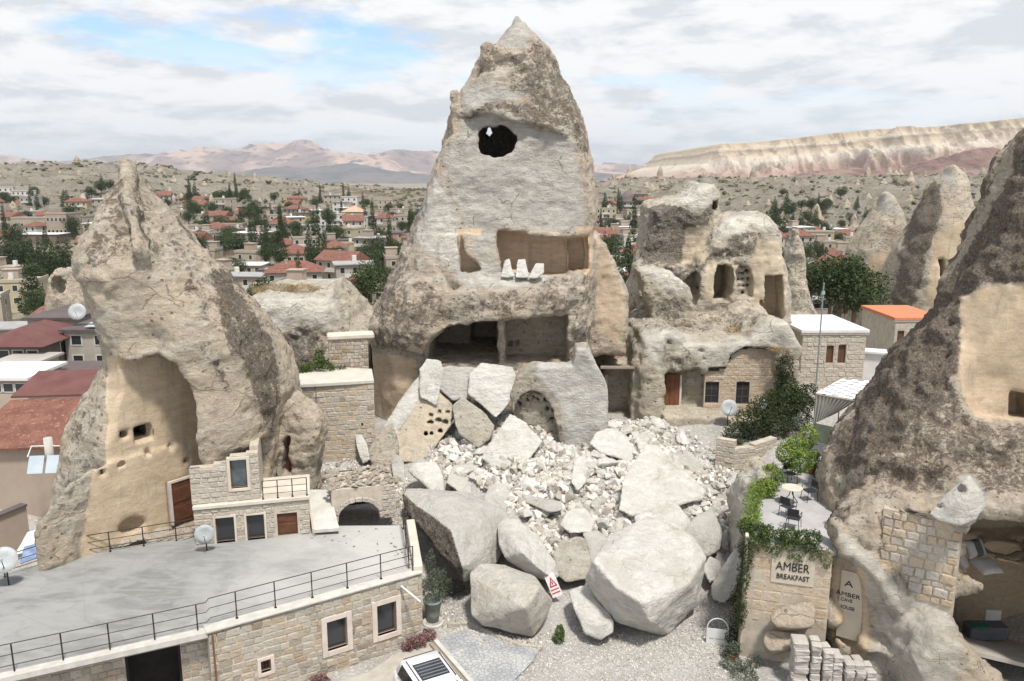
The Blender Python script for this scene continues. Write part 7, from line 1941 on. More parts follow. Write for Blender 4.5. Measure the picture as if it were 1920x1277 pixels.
chair(on_z(1517, 938, ZP), -1.35, 'dark metal chair right of the round patio table')
chair(on_z(1487, 990, ZP), 2.6, 'nearest dark metal chair at the front hedge of the patio')
chair(on_z(1476, 968, ZP), 2.2, 'second dark metal chair close behind the one at the front hedge')
chair(on_z(1480, 905, ZP), .2, 'dark metal chair behind the round patio table')
def pot(p, r, h, mat, label, plantmat=None, seed=1, ph=.5, cat='plant pot'):
    root = empty('plant_pot', tuple(p), 0, label, cat)
    mb = MB(); mb.lathe([(.001, 0), (r * .65, 0), (r * .8, h * .4), (r, h * .9), (r * 1.1, h * .9), (r * 1.1, h), (r * .9, h), (r * .85, h * .85), (.001, h * .85)], 18); mb.build('pot', mat, root, True)
    if plantmat: leafy('foliage', [(Vector((0, 0, h + ph * .5)), (r * 1.4, r * 1.4, ph * .6)), (Vector((r * .4, 0, h + ph)), (r, r, ph * .5))], 1500, .05, plantmat, root, seed)
    return root
M_TERRA = plain('terracotta', (0.38, 0.16, 0.08), (0.30, 0.13, 0.07), 5, .8, .2, 20)
pot(on_z(1521, 888, ZP), .22, .4, M_TERRA, 'terracotta pot beside the bush at the tent', M_LIME, 3)
pot(on_z(1372, 1240, 0), .18, .35, M_TERRA, 'rusty brown pot in the weeds beside the arched board', M_OLIVE, 4, .3)
pot(on_z(812, 1165, 0), .36, 1.0, plain('green_grey_pot', (0.16, 0.19, 0.17), (0.22, 0.25, 0.23), 4, .5), 'tall green-grey pot with a bushy plant at the end of the stone building', M_OLIVE, 5, .9)
plant('shrub', 'loose green plants growing between the tall pot and the tilted grey boulder', 'shrub', [(on_z(825, 1095, 1.0), (.5, .4, .6)), (on_z(808, 1060, 1.5), (.25, .3, .7)), (on_z(850, 1100, .5), (.5, .35, .35))], 2200, .05, M_OLIVE, seed=19)
mb = MB(); mb.lathe([(.30, 0), (.42, 0), (.44, .1), (.40, .16), (.36, .1), (.30, .05)], 20, on_z(812, 1170, 0)); o = mb.build('tyre_ring', M_COPING, None, True); tag(o, 'pale stone ring round the foot of the tall green-grey pot', 'ring')
# garden tent
tn = empty('garden_tent', (0, 0, 0), 0, 'garden tent with a spotted white roof at the back of the patio', 'tent')
ZR = ZP + 2.5
ra, rb_, rc, rd_ = on_z(1530, 738, ZR), on_z(1607, 752, ZR), on_z(1660, 718, ZR), on_z(1578, 712, ZR)
n = NT('spotted_canvas')
br = n.n('ShaderNodeTexBrick'); br.offset = .5
n.set(br.inputs['Vector'], n.map((1, 1, 1), rot=(0, 0, .3)))
for k_, v_ in (('Scale', 1.0), ('Mortar Size', .16), ('Brick Width', .62), ('Row Height', .5), ('Mortar Smooth', .1)): br.inputs[k_].default_value = v_
br.inputs['Color1'].default_value = (.12, .13, .14, 1); br.inputs['Color2'].default_value = (.12, .13, .14, 1); br.inputs['Mortar'].default_value = (.75, .74, .72, 1)
mb = MB(); mb.poly([ra, rb_, rc, rd_], (0, 0, .06)); mb.build('canopy', n.done(br.outputs['Color'], .8), tn)
M_CURT = plain('curtain', (0.33, 0.33, 0.29), (0.42, 0.41, 0.36), 1.5, .9)
mb = MB()
def curtain(mb, p, q, zt, zb, m=40, amp=.05):
    p = Vector(p); q = Vector(q); d = (q - p).normalized(); nn = Vector((d.y, -d.x, 0))
    top = [mb.bm.verts.new(p.lerp(q, k / m) + nn * amp * math.sin(k * 1.6) + Vector((0, 0, zt - p.z))) for k in range(m + 1)]
    bot = [mb.bm.verts.new(p.lerp(q, (k / m) * .55) + nn * amp * 1.3 * math.sin(k * 1.6 + .4) + Vector((0, 0, zb - p.z + .8 * (k / m)))) for k in range(m + 1)]
    for k in range(m): mb.bm.faces.new((top[k], top[k + 1], bot[k + 1], bot[k]))
curtain(mb, ra, rb_, ZR, ZP + .9); mb.build('curtain', M_CURT, tn)
mb = MB(); mb.poly([Vector((ra.x, ra.y, ZP)), Vector((rb_.x, rb_.y, ZP)), Vector((rb_.x, rb_.y, ZP + .95)), Vector((ra.x, ra.y, ZP + .95))], (0, .05, 0)); mb.build('side_panel', plain('green_panel', (.14, .17, .12), (.20, .23, .17), 2, .8), tn)
for q in (ra, rb_, rc, rd_):
    mb = MB(); mb.tube([(q.x, q.y, ZP), (q.x, q.y, ZR)], .035, 8); mb.build('post', M_MORTAR_D, tn)
mb = MB()
for p, q in ((ra, rb_), (rb_, rc), (rd_, ra)): mb.tube([p + Vector((0, 0, -.04)), q + Vector((0, 0, -.04))], .045, 6)
mb.build('roof_frame', M_MORTAR_D, tn)
# street lamp pole
lp = empty('lamp_pole', tuple(at(1530, 722, 47.5)), 0, 'tall thin grey pole standing left of the white-roofed house', 'pole')
mb = MB(); mb.tube([(0, 0, 0), (0, 0, at(1530, 530, 47.5).z - at(1530, 722, 47.5).z)], .045, 8); mb.build('pole', plain('galvanised', (.30, .32, .33), None, 1, .5, metal=.5), lp)
mb = MB(); mb.box((-.08, -.08, at(1530, 552, 47.5).z - at(1530, 722, 47.5).z), (.08, .08, at(1530, 546, 47.5).z - at(1530, 722, 47.5).z)); mb.build('bracket', M_DISH, lp)
# satellite dishes
def dish(px, py, Y, r, label, face=(0.1, -1, .35), base=None, group=None):
    p = at(px, py, Y)
    root = empty('satellite_dish', tuple(p), 0, label, 'satellite dish', group)
    q = Vector(face).normalized().to_track_quat('Z', 'Y').to_euler()
    mb = MB(); mb.lathe([(.001, 0), (r * .5, r * .06), (r * .9, r * .2), (r, r * .26), (r, r * .29), (r * .5, r * .1), (.001, .03)], 24, (0, 0, 0), q); mb.build('reflector', M_DISH, root, True)
    mb = MB(); f = Vector(face).normalized(); mb.tube([f * r * .2 + Vector((0, 0, -r * .9)), f * r * 1.0], .015, 6); mb.build('feed_arm', M_IRON, root)
    mb = MB(); mb.lathe([(.04, -.05), (.05, .05), (.001, .06)], 8, f * r * 1.0); mb.build('feed_horn', M_DISH, root)
    mb = MB(); zb_ = (base if base is not None else p.z - r * 2) - p.z; mb.tube([(0, .05, 0), (0, .08, zb_)], .03, 6); mb.build('mast', M_IRON, root)
    return root
dish(1366, 765, 45.2, .50, 'large pale satellite dish on a mast in front of the low rock house windows', base=at(1366, 832, 45.2).z)
dish(1432, 760, 45.6, .32, 'small satellite dish half hidden by the dark hedge below the rock house', base=at(1432, 790, 45.6).z)
dish(384, 1000, 30.3, .40, 'white satellite dish on the flat roof in front of the stone house', face=(.3, -1, .1), base=ZT)
dish(8, 1050, 27.5, .48, 'big pale satellite dish at the left end of the flat roof', face=(.4, -1, .5), base=2.4)
# warning sign, leaning
ws = empty('warning_sign', tuple(on_z(1046, 1118, .9)), 0, 'red and white triangular warning sign leaning against the boulders', 'sign')
M_SIGNW = plain('sign_white', (.74, .70, .70), (.6, .55, .55), 8, .5); M_SIGNR = plain('sign_red', (.42, .05, .06), None, 1, .5)
rs = Euler((math.radians(-18), math.radians(-24), 0)).to_matrix().to_4x4()
def sgn(mb_pts, name, mat, t, parent=ws):
    mb = MB(); mb.poly([rs @ Vector((x, -t, z)) for x, z in mb_pts], tuple(rs.to_3x3() @ Vector((0, .012, 0)))); return mb.build(name, mat, parent)
bd = sgn([(-.22, 0), (.22, 0), (.22, 1.0), (-.22, 1.0)], 'board', M_SIGNW, 0)
sgn([(-.17, .42), (.17, .42), (0, .85)], 'red_triangle', M_SIGNR, .012, bd)
sgn([(-.09, .48), (.09, .48), (0, .72)], 'white_field', M_SIGNW, .024, bd)
sgn([(-.018, .52), (.018, .52), (.018, .64), (-.018, .64)], 'black_mark', M_BLACK, .036, bd)
for k in range(2): sgn([(-.18, .28 - k * .14), (.18, .28 - k * .14), (.18, .33 - k * .14), (-.18, .33 - k * .14)], 'red_bar', M_SIGNR, .012, bd)
# arched white board
ab = empty('sign_board', tuple(on_z(1344, 1212, 0)), -.22, 'white signboard in an arched tubular frame beside the dark shrub', 'sign')
mb = MB(); pts = [(-.40, 0, 0), (-.40, 0, .75)] + [(-.40 * math.cos(t), 0, .75 + .45 * math.sin(t)) for t in np.linspace(.15, math.pi - .15, 12)] + [(.40, 0, .75), (.40, 0, 0)]
mb.tube(pts, .022, 6); mb.build('frame', M_WHITE, ab)
mb = MB(); mb.box((-.378, -.012, .1), (.378, .012, .75)); mb.build('panel', M_WHITE, ab)
mb = MB(); rnd = random.Random(4); x = -.30
for w_ in (.14, .40):
    xe = x + w_
    while x < xe: mb.box((x, -.018, .30), (x + .022, -.013, .36 if rnd.random() < .6 else .345)); x += .034
    x += .06
mb.build('faded_print', plain('faded_print', (.30, .31, .31), None, 1, .8), ab)
# stacked cut blocks
st = empty('block_stack', (0, 0, 0), 0, 'stack of cut stone blocks at the foot of the dark-crusted cone', 'block stack')
cubes = [unit_stone('block', 90 + i, plain('cut_block%d' % i, (.40 + .03 * i, .365 + .03 * i, .335 + .03 * i), (.34, .31, .28), 3, .9, .3, 12), .04) for i in range(4)]
a, b = on_z(1485, 1283, .3), on_z(1640, 1292, .3); Fq = Face(a, b)
rnd = random.Random(12)
for col_ in range(7):
    for row in range(8):
        if row > 8 - col_ * .8: continue
        for dp in range(2):
            o = bpy.data.objects.new('block', cubes[rnd.randrange(4)]); COL.objects.link(o); o.parent = st
            w_ = .52 if col_ == 0 else .34
            u = .28 + (0 if col_ == 0 else .14 + .38 * col_)
            o.matrix_local = Matrix.Translation(Fq.w(u + rnd.uniform(-.04, .04), .12 + row * .235, -.1 - dp * .36 - rnd.uniform(0, .14))) @ Fq.mat().to_4x4() @ Matrix.Rotation(rnd.uniform(-.16, .16), 4, 'Z') @ Matrix.Diagonal((w_, .34, .22, 1))
# tarpaulin by the roof
def cloth(name, corners, mat, label, bumps=.12, seed=2, n=22):
    P = [Vector(c) for c in corners]
    r = np.random.default_rng(seed)
    V, Fq_ = [], []
    for i in range(n + 1):
        for j in range(n + 1):
            u, v = i / n, j / n
            p = P[0].lerp(P[1], u).lerp(P[3].lerp(P[2], u), v)
            z = bumps * (math.sin(u * 7 + seed) * math.cos(v * 5 + 1) + .5 * math.sin(u * 17 + v * 9))
            V.append((p.x, p.y, p.z + z * math.sin(math.pi * u) ** .5 * math.sin(math.pi * v) ** .5 + .1 * math.sin(math.pi * u) * math.sin(math.pi * v)))
    for i in range(n):
        for j in range(n):
            k = i * (n + 1) + j; Fq_.append((k, k + 1, k + n + 2, k + n + 1))
    me = np_mesh(name, np.array(V), np.array(Fq_)); o = link(name, me, None, mat)
    md = o.modifiers.new('thickness', 'SOLIDIFY'); md.thickness = .02
    return tag(o, label, 'tarpaulin')
cloth('tarpaulin', [on_z(28, 1040, 3.0), on_z(138, 1022, 3.05), on_z(98, 984, 3.2), on_z(52, 998, 3.1)], M_WHITE, 'crumpled white sheet lying left of the leaning cone foot')
cloth('tarpaulin', [on_z(38, 1058, 3.2), on_z(130, 1026, 3.25), on_z(108, 1008, 3.4), on_z(45, 1026, 3.3)], plain('blue_sheet', (.13, .19, .33), (.25, .31, .44), 3, .8), 'folded blue sheet lying against the white one by the flat roof', .1, 5)
# ledge stones between cone and roof
rnd = random.Random(31)
for k in range(26):
    t = k / 25
    a_ = 150 + 220 * t
    o = bpy.data.objects.new('ledge_stone', ROCKSW[k % 6]); COL.objects.link(o)
    q = on_z(a_, 1035 - 33 * t - rnd.uniform(0, 14), ZT + .05); s_ = rnd.uniform(.25, .6)
    o.location = q; o.scale = (s_ * 1.3, s_, s_ * .7); o.rotation_euler = (0, 0, rnd.uniform(0, 6))
    tag(o, 'rough ledge stone between the beige chamber wall and the flat roof', 'rock', 'ledge stones along the flat roof')
# ================================================================== the town in the valley
W_CREAM = plain('wall_cream', (0.43, 0.37, 0.29), (0.35, 0.30, 0.235), .5, .9)
W_PINK = plain('wall_pinkish', (0.38, 0.31, 0.25), (0.32, 0.26, 0.21), .5, .9)
W_WHITE = plain('wall_white', (0.62, 0.60, 0.55), (0.52, 0.50, 0.46), .5, .9)
W_GREY = plain('wall_greystone', (0.33, 0.30, 0.26), (0.42, 0.38, 0.33), 1.0, .9, .3, 6)
W_YEL = plain('wall_yellow', (0.42, 0.37, 0.25), (0.38, 0.33, 0.22), .5, .9)
W_BROWN = plain('wall_brown', (0.13, 0.10, 0.08), (0.20, 0.16, 0.13), .6, .9)
def roof_mat(name, c1, c2, sc=3.0):
    n = NT(name)
    wv = n.n('ShaderNodeTexWave'); wv.inputs['Scale'].default_value = sc; wv.inputs['Distortion'].default_value = .6; wv.bands_direction = 'X'
    n.set(wv.inputs['Vector'], n.co)
    k = n.noise(1.2, 6, .7)
    c = n.mix(n.step(k, .38, .62), c1, c2)
    c = n.mix(n.math('MULTIPLY', n.step(n.noise(5, 5, .7), .57, .66), .5), c, (.52, .40, .30))
    return n.done(c, .85, n.bump(wv.outputs['Fac'], .5, .06), spec=.2)
R_RED = roof_mat('roof_red', (0.16, 0.07, 0.052), (0.23, 0.105, 0.078))
R_DRED = plain('roof_maroon', (0.11, 0.042, 0.038), (0.15, 0.065, 0.055), .6, .6, .1, 5)
R_BROWN = plain('roof_brown', (0.085, 0.065, 0.062), (0.12, 0.095, 0.09), .6, .7)
R_GREY = plain('roof_grey', (0.27, 0.27, 0.265), (0.36, 0.35, 0.34), .5, .8)
R_PALE = plain('roof_pale', (0.40, 0.37, 0.33), (0.32, 0.295, 0.26), .4, .85)
R_WHITE = plain('roof_white', (0.72, 0.71, 0.69), (0.60, 0.58, 0.55), .4, .8)
R_GREEN = plain('roof_green', (0.09, 0.14, 0.08), (0.13, 0.18, 0.11), .4, .8)
R_BLUE = plain('roof_bluish', (0.36, 0.42, 0.47), (0.45, 0.50, 0.54), .6, .5)
def window_mesh():
    bm = bmesh.new()
    def bx(lo, hi, mi):
        r = bmesh.ops.create_cube(bm, size=1, matrix=Matrix.Translation([(lo[i] + hi[i]) / 2 for i in range(3)]) @ Matrix.Diagonal((*[hi[i] - lo[i] for i in range(3)], 1)))
        for f in {f for v in r['verts'] for f in v.link_faces}: f.material_index = mi
    bx((-.5, -.03, -.5), (.5, .05, .5), 0)
    bx((-.60, -.05, -.60), (.60, .04, -.5), 1); bx((-.60, -.05, .5), (.60, .04, .58), 1); bx((-.6, -.05, -.5), (-.5, .04, .5), 1); bx((.5, -.05, -.5), (.6, .04, .5), 1)
    me = bpy.data.meshes.new('window'); bm.to_mesh(me); bm.free()
    me.materials.append(M_GLASS); me.materials.append(W_WHITE)
    return me
WIN = window_mesh()
def house(x, y, z, w_, d, h, yaw, wall, roof, kind, label, group=None, storeys=2, wins=True, name='village_house', cat='house', base=3.0, over=.35, wn=None, sidewin=True):
    root = empty(name, (x, y, z), yaw, label, cat, group)
    mb = MB(); mb.box((-w_ / 2, 0, -base), (w_ / 2, d, h)); mb.build('walls', wall, root)
    mb = MB()
    if kind == 'flat':
        mb.box((-w_ / 2 - .15, -.15, h), (w_ / 2 + .15, d + .15, h + .28))
        mb.build('roof', roof, root)
        mb = MB(); mb.box((-w_ / 2 - .15, -.15, h + .28), (w_ / 2 + .15, .05, h + .7)); mb.box((-w_ / 2 - .15, .05, h + .28), (-w_ / 2 + .05, d + .15, h + .7)); mb.box((w_ / 2 - .05, .05, h + .28), (w_ / 2 + .15, d + .15, h + .7)); mb.build('parapet', wall, root)
    elif kind == 'slab':
        mb.box((-w_ / 2 - over, -over, h), (w_ / 2 + over, d + over, h + .22)); mb.build('roof', roof, root)
    else:
        o_ = over; rh = min(w_, d) * (.26 if kind == 'hip' else .3)
        a = [(-w_ / 2 - o_, -o_), (w_ / 2 + o_, -o_), (w_ / 2 + o_, d + o_), (-w_ / 2 - o_, d + o_)]
        v = [mb.bm.verts.new((p[0], p[1], h)) for p in a]
        ins = (d / 2 if w_ > d else w_ / 2) if kind == 'hip' else 0
        if w_ >= d: r = [(-w_ / 2 - o_ + ins, d / 2), (w_ / 2 + o_ - ins, d / 2)]
        else: r = [(0, -o_ + ins), (0, d + o_ - ins)]
        t = [mb.bm.verts.new((p[0], p[1], h + rh)) for p in r]
        f = mb.bm.faces.new
        if w_ >= d: f((v[0], v[1], t[1], t[0])); f((v[2], v[3], t[0], t[1])); f((v[1], v[2], t[1])); f((v[3], v[0], t[0]))
        else: f((v[1], v[2], t[1], t[0])); f((v[3], v[0], t[0], t[1])); f((v[0], v[1], t[0])); f((v[2], v[3], t[1]))
        f((v[3], v[2], v[1], v[0]))
        mb.build('roof', roof, root)
    if wins:
        n_ = wn or max(2, int(w_ / 2.6))
        for s_ in range(storeys):
            zc = (s_ + .55) * h / storeys
            for k in range(n_):
                o = bpy.data.objects.new('window', WIN); COL.objects.link(o); o.parent = root
                o.location = (-w_ / 2 + w_ * (k + .5) / n_, 0, zc); o.scale = (.95, 1.0, min(1.35, h / storeys * .45))
            if sidewin:
                for sgn in (-1, 1):
                    if (x > 0) == (sgn < 0) or abs(yaw) > .2:
                        o = bpy.data.objects.new('window', WIN); COL.objects.link(o); o.parent = root
                        o.location = (sgn * w_ / 2, d * .5, zc); o.rotation_euler = (0, 0, sgn * math.pi / 2); o.scale = (.95, 1.0, 1.2)
    return root
_tm = MB(); _tm.tube([(0, 0, .5), (0, 0, 1.5)], .55, 10); _tm.box((-.5, -.5, 0), (.5, .5, .5)); TANK = _tm.build('tank', W_WHITE).data; bpy.data.objects.remove(bpy.data.objects['tank'])
_tm = MB(); _tm.box((-1.5, -1.2, 0), (1.5, 1.2, 2.1)); _tm.box((-1.7, -1.4, 2.1), (1.7, 1.4, 2.25)); ROOM = _tm.build('roof_room', W_PINK).data; bpy.data.objects.remove(bpy.data.objects['roof_room'])
_tm = MB(); _tm.box((-.3, -.3, -.4), (.3, .3, 1.1)); _tm.box((-.38, -.38, 1.1), (.38, .38, 1.25)); CHIM = _tm.build('chimney', W_GREY).data; bpy.data.objects.remove(bpy.data.objects['chimney'])
_tm = MB(); _tm.box((-.5, -1.1, -.08), (.5, 0, .06)); _tm.box((-.5, -1.1, .06), (.5, -1.02, .9)); BALC = _tm.build('balcony', W_WHITE).data; bpy.data.objects.remove(bpy.data.objects['balcony'])
taken = []
def hand(px0, px1, pyb, pye, kind, roof, wall, label, depth=8.0, yaw=0.0, Y=None, storeys=2, wn=None, zoff=0, **k):
    p = ground_hit((px0 + px1) / 2, pyb, 70, 900) if Y is None else at((px0 + px1) / 2, pyb, Y)
    s = mpp((px0 + px1) / 2, pyb, p.y)
    w_ = (px1 - px0) * s / math.cos(yaw) * (.9 if yaw else 1); h = (pyb - pye) * s / .97
    taken.append((p.x, p.y + depth / 2, max(w_, depth) * .6))
    return house(p.x, p.y, p.z + zoff, w_, depth, h, yaw, wall, roof, kind, label, storeys=storeys, wn=wn, **k)
# near the left edge
hand(62, 150, 690, 600, 'slab', R_BROWN, W_GREY, 'grey stone house with a dark brown terrace roof and glazed top room, far left', 8, Y=82, storeys=2, wn=3)
sp_ = hand(128, 215, 695, 622, 'slab', R_BROWN, W_GREY, 'dark-roofed stone house carrying solar panels beside the leaning cone', 9, Y=78, wn=2)
z_ = sp_.location; hh = (695 - 622) * mpp(170, 695, 78) / .97
for i in range(5):
    for j in range(2):
        mb = MB(); mb.box((-.2 - .0 + j * 1.5, -.1 + i * .95, hh + .45 + i * .18), (1.2 + j * 1.5, .78 + i * .95, hh + .50 + i * .18)); mb.build('solar_panel', R_BLUE, sp_)
dish(146, 585, 80, .85, 'round white satellite dish on the dark roof above the solar panels', face=(.2, -1, .3), base=at(146, 600, 80).z)
hand(-30, 78, 690, 648, 'hip', R_DRED, W_BROWN, 'brown house with a low maroon roof at the left edge of the town', 8, Y=74, storeys=1, wn=4, over=.8)
hand(-10, 66, 706, 684, 'slab', R_PALE, W_CREAM, 'low cream annex below the maroon-roofed house', 4, Y=70, storeys=1, wn=3, wins=False)
hand(44, 190, 752, 716, 'slab', R_BROWN, W_GREY, 'long grey building with a flat dark brown roof left of the leaning cone', 6, Y=62, storeys=1, wn=7, over=.6)
hand(-60, 52, 745, 712, 'slab', R_WHITE, W_CREAM, 'cream building with a pale awning roof at the left edge', 5, Y=60, storeys=1, wn=5)
big = hand(-55, 156, 1010, 834, 'none', R_RED, W_PINK, 'old house with a weathered red tile roof at the left edge of the photo', 9.0, Y=46.5, storeys=1, wins=False)
for c in kids(big):
    if c.name.startswith('roof'): bpy.data.objects.remove(c)
s_ = mpp(50, 900, 46.5); wB = (156 + 55) * s_; hB = (1010 - 834) * s_ / .97
mb = MB(); mb.poly([(-wB / 2 - .3, -.4, hB - .2), (wB / 2 - .1, -.4, hB + .1), (wB / 2 - .3, 6.0, hB + 1.5), (-wB / 2 - .3, 6.0, hB + 1.2)], (0, 0, .14)); mb.build('tiled_roof', R_RED, big)
mb = MB(); mb.poly([(-wB / 2 - .3, 6.0, hB + 1.45), (wB / 2 - .3, 6.0, hB + 1.7), (wB / 2 - 1.0, 9.5, hB + 2.6), (-wB / 2 - .3, 9.5, hB + 2.4)], (0, 0, .12)); mb.build('upper_roof', R_DRED, big)
wh = empty('water_heater', tuple(at(90, 868, 44.6)), .1, 'rooftop solar water heater with a grey tank beside the red tiles', 'water heater')
mb = MB(); mb.tube([(0, .3, -.5), (0, .3, 1.45)], .24, 14); mb.build('tank', M_COPING, wh, True)
for sx in (-.95, .05):
    mb = MB(); mb.box((sx, -.35, -.5), (sx + .85, -.28, .55), Euler((-.5, 0, 0))); mb.build('collector_panel', R_BLUE, wh)
mb = MB(); mb.tube([(-.95, -.3, .5), (-.95, .3, .95), (0, .3, .95)], .04, 6); mb.tube([(.9, -.3, .4), (.95, .3, .9), (0, .3, .95)], .04, 6); mb.build('pipe', M_WHITE, wh)
mbp = empty('boundary_wall', (0, 0, 0), 0, 'brown boundary wall with a dark cap at the far left below the old red-roofed house', 'wall')
wa_, wb_ = at(-20, 1010, 37.5), at(52, 972, 39.5)
Fb = Face(wa_, wb_); mb = MB(); face_box(mb, Fb, 0, Fb.L, wa_.z - 1.5, wa_.z + .9, -.3, 0); mb.build('wall_panel', W_PINK, mbp)
mb = MB(); face_box(mb, Fb, 0, Fb.L, wa_.z + .9, wa_.z + 1.02, -.38, .1); mb.build('wall_cap', R_BROWN, mbp)
# further down in the valley
hand(24, 90, 437, 412, 'flat', R_PALE, W_CREAM, 'left wing of the long cream hotel below the far ridge', 12, storeys=1, wn=5)
hand(90, 128, 447, 404, 'flat', R_PALE, W_PINK, 'taller middle block of the long cream hotel', 12, storeys=2, wn=5)
hand(128, 158, 440, 410, 'flat', R_GREY, W_CREAM, 'right wing of the long cream hotel beside a round tree', 10, storeys=2, wn=4)
hand(30, 110, 458, 441, 'slab', R_WHITE, W_BROWN, 'dark open hall with a white roof edge under the cream hotel', 9, storeys=1, wins=False)
hand(158, 190, 455, 421, 'slab', R_WHITE, W_PINK, 'pinkish apartment house with white roof edge left of the leaning cone', 9, storeys=3, wn=3)
hand(40, 125, 535, 518, 'slab', R_DRED, W_BROWN, 'long low building with a maroon terrace roof below the dark conifers', 8, storeys=1, wn=8)
hand(10, 100, 560, 544, 'slab', R_DRED, W_BROWN, 'second low maroon-roofed building nearer the camera', 7, storeys=1, wn=8)
hand(116, 165, 560, 530, 'flat', R_PALE, W_GREY, 'grey stone house behind the small arched rock cone', 8, storeys=1, wn=3)
hand(135, 175, 498, 478, 'hip', R_RED, W_CREAM, 'cream house with a broad red roof left of the leaning cone', 10, storeys=1, wn=4)
hand(382, 445, 440, 422, 'hip', R_RED, W_PINK, 'pinkish house with a steep red hipped roof just right of the leaning cone', 14, storeys=1, wn=5)
hand(384, 448, 480, 464, 'slab', R_BLUE, W_BROWN, 'open shed with a bluish metal roof right of the leaning cone', 9, storeys=1, wins=False)
hand(515, 572, 502, 478, 'hip', R_RED, W_CREAM, 'cream house with small square windows and a red hipped roof in the valley', 11, storeys=1, wn=5)
hand(462, 520, 486, 474, 'slab', R_GREY, W_CREAM, 'low wing with a long grey roof beside the cream house', 9, storeys=1, wn=4)
hand(430, 490, 515, 499, 'slab', R_WHITE, W_CREAM, 'low building with a bright white roof above the dry-grass rock', 8, storeys=1, wn=4)
hand(485, 552, 528, 508, 'slab', R_BROWN, W_CREAM, 'dark brown terrace roof with open sides above the dry-grass rock', 8, storeys=1, wn=4)
hand(618, 680, 566, 545, 'gable', R_RED, W_PINK, 'house with a red roof and brown balcony at the foot of the broken cone', 8, storeys=1, wn=4)
hand(603, 640, 518, 498, 'slab', R_WHITE, W_PINK, 'small house with a white flat roof and dark porch below the domed house', 7, storeys=1, wn=4)
hand(644, 698, 505, 484, 'slab', R_GREEN, W_YEL, 'yellowish house with a green roof terrace left of the broken cone', 9, storeys=1, wn=4)
hand(598, 645, 492, 466, 'hip', R_RED, W_PINK, 'red-roofed house beside a small grey dome in the valley', 9, storeys=2, wn=3)
hand(560, 625, 438, 425, 'slab', R_PALE, W_WHITE, 'long whitish house with dark openings in the middle of the town', 9, storeys=1, wn=8)
hand(640, 682, 420, 400, 'hip', plain('roof_salmon', (.42, .27, .18), (.48, .33, .24), .5, .8), W_CREAM, 'cream house with a salmon roof above the middle of the town', 11, storeys=1, wn=4)
hand(445, 515, 403, 390, 'slab', R_PALE, W_CREAM, 'long pale house at the upper edge of the town', 9, storeys=1, wn=7)
hand(655, 755, 448, 438, 'slab', R_BROWN, W_PINK, 'long low brown-roofed house left of the broken cone', 9, storeys=1, wn=10)
hand(1140, 1195, 480, 466, 'slab', R_GREY, W_WHITE, 'pale house with a grey roof seen between the broken cone and the domed rock', 9, storeys=1, wn=6)
hand(1150, 1200, 500, 486, 'slab', R_BLUE, W_WHITE, 'white house with a bluish roof nearer the broken cone base', 9, storeys=1, wn=6)
hand(1537, 1602, 502, 486, 'hip', R_RED, W_WHITE, 'white house with a red roof left of the pair of tall cones', 10, storeys=1, wn=5)
hand(1500, 1540, 520, 502, 'flat', R_WHITE, W_WHITE, 'small white house below the red-roofed one, right of the pinnacle', 8, storeys=1, wn=3)
hand(1490, 1530, 486, 474, 'slab', R_GREY, W_WHITE, 'low grey-roofed house right of the domed rock dwelling', 8, storeys=1, wn=4)
hand(1500, 1560, 585, 565, 'slab', R_GREY, W_GREY, 'grey shed behind the white flat-roofed stone house', 5, storeys=1, wn=3, Y=85)
# the rest of the town
rnd = random.Random(91)
wl = [(W_CREAM, 'cream'), (W_CREAM, 'beige'), (W_PINK, 'pinkish'), (W_WHITE, 'white'), (W_GREY, 'grey stone'), (W_YEL, 'yellowish')]
rl = [(R_PALE, 'flat', 'a flat pale roof'), (R_PALE, 'flat', 'a flat dusty roof'), (R_GREY, 'slab', 'a grey roof slab'), (R_RED, 'hip', 'a red hipped roof'), (R_BROWN, 'slab', 'a dark brown roof'), (R_RED, 'gable', 'a red gabled roof'), (R_WHITE, 'slab', 'a white roof'), (R_PALE, 'flat', 'a parapet roof')]
def region(px, py):
    side = 'beyond the leaning cone' if px < 260 else ('beside the leaning cone' if px < 470 else ('in mid valley' if px < 620 else ('by the broken cone' if px < 900 else ('near the domed rock' if px < 1300 else 'behind the white-roofed house'))))
    row = 'top row' if py < 400 else ('upper row' if py < 430 else ('lower row' if py < 480 else 'nearest row'))
    return side + ', ' + row
spots = []
tries = 0
while len(spots) < 225 and tries < 9000:
    tries += 1
    y = rnd.uniform(95, 520); u = rnd.choice([rnd.uniform(-.68, -.10), rnd.uniform(-.68, -.10), rnd.uniform(.10, .17), rnd.uniform(.32, .46)])
    x = u * y
    if u > 0 and rnd.random() < .4: continue
    if y < 125 and u > -.45: continue
    z = gh(x, y)
    px, py = proj(x, y, z)
    if 215 < px < 330 and py > 400: continue
    if px < 140 and 455 < py < 525: continue
    if px > 1400 and py < 440: continue
    if y > 440 and rnd.random() < .5: continue
    if any((x - a) ** 2 + (y - b) ** 2 < (r + 5.5) ** 2 for a, b, r in taken): continue
    taken.append((x, y, 5.5)); spots.append((x, y, z, px, py))
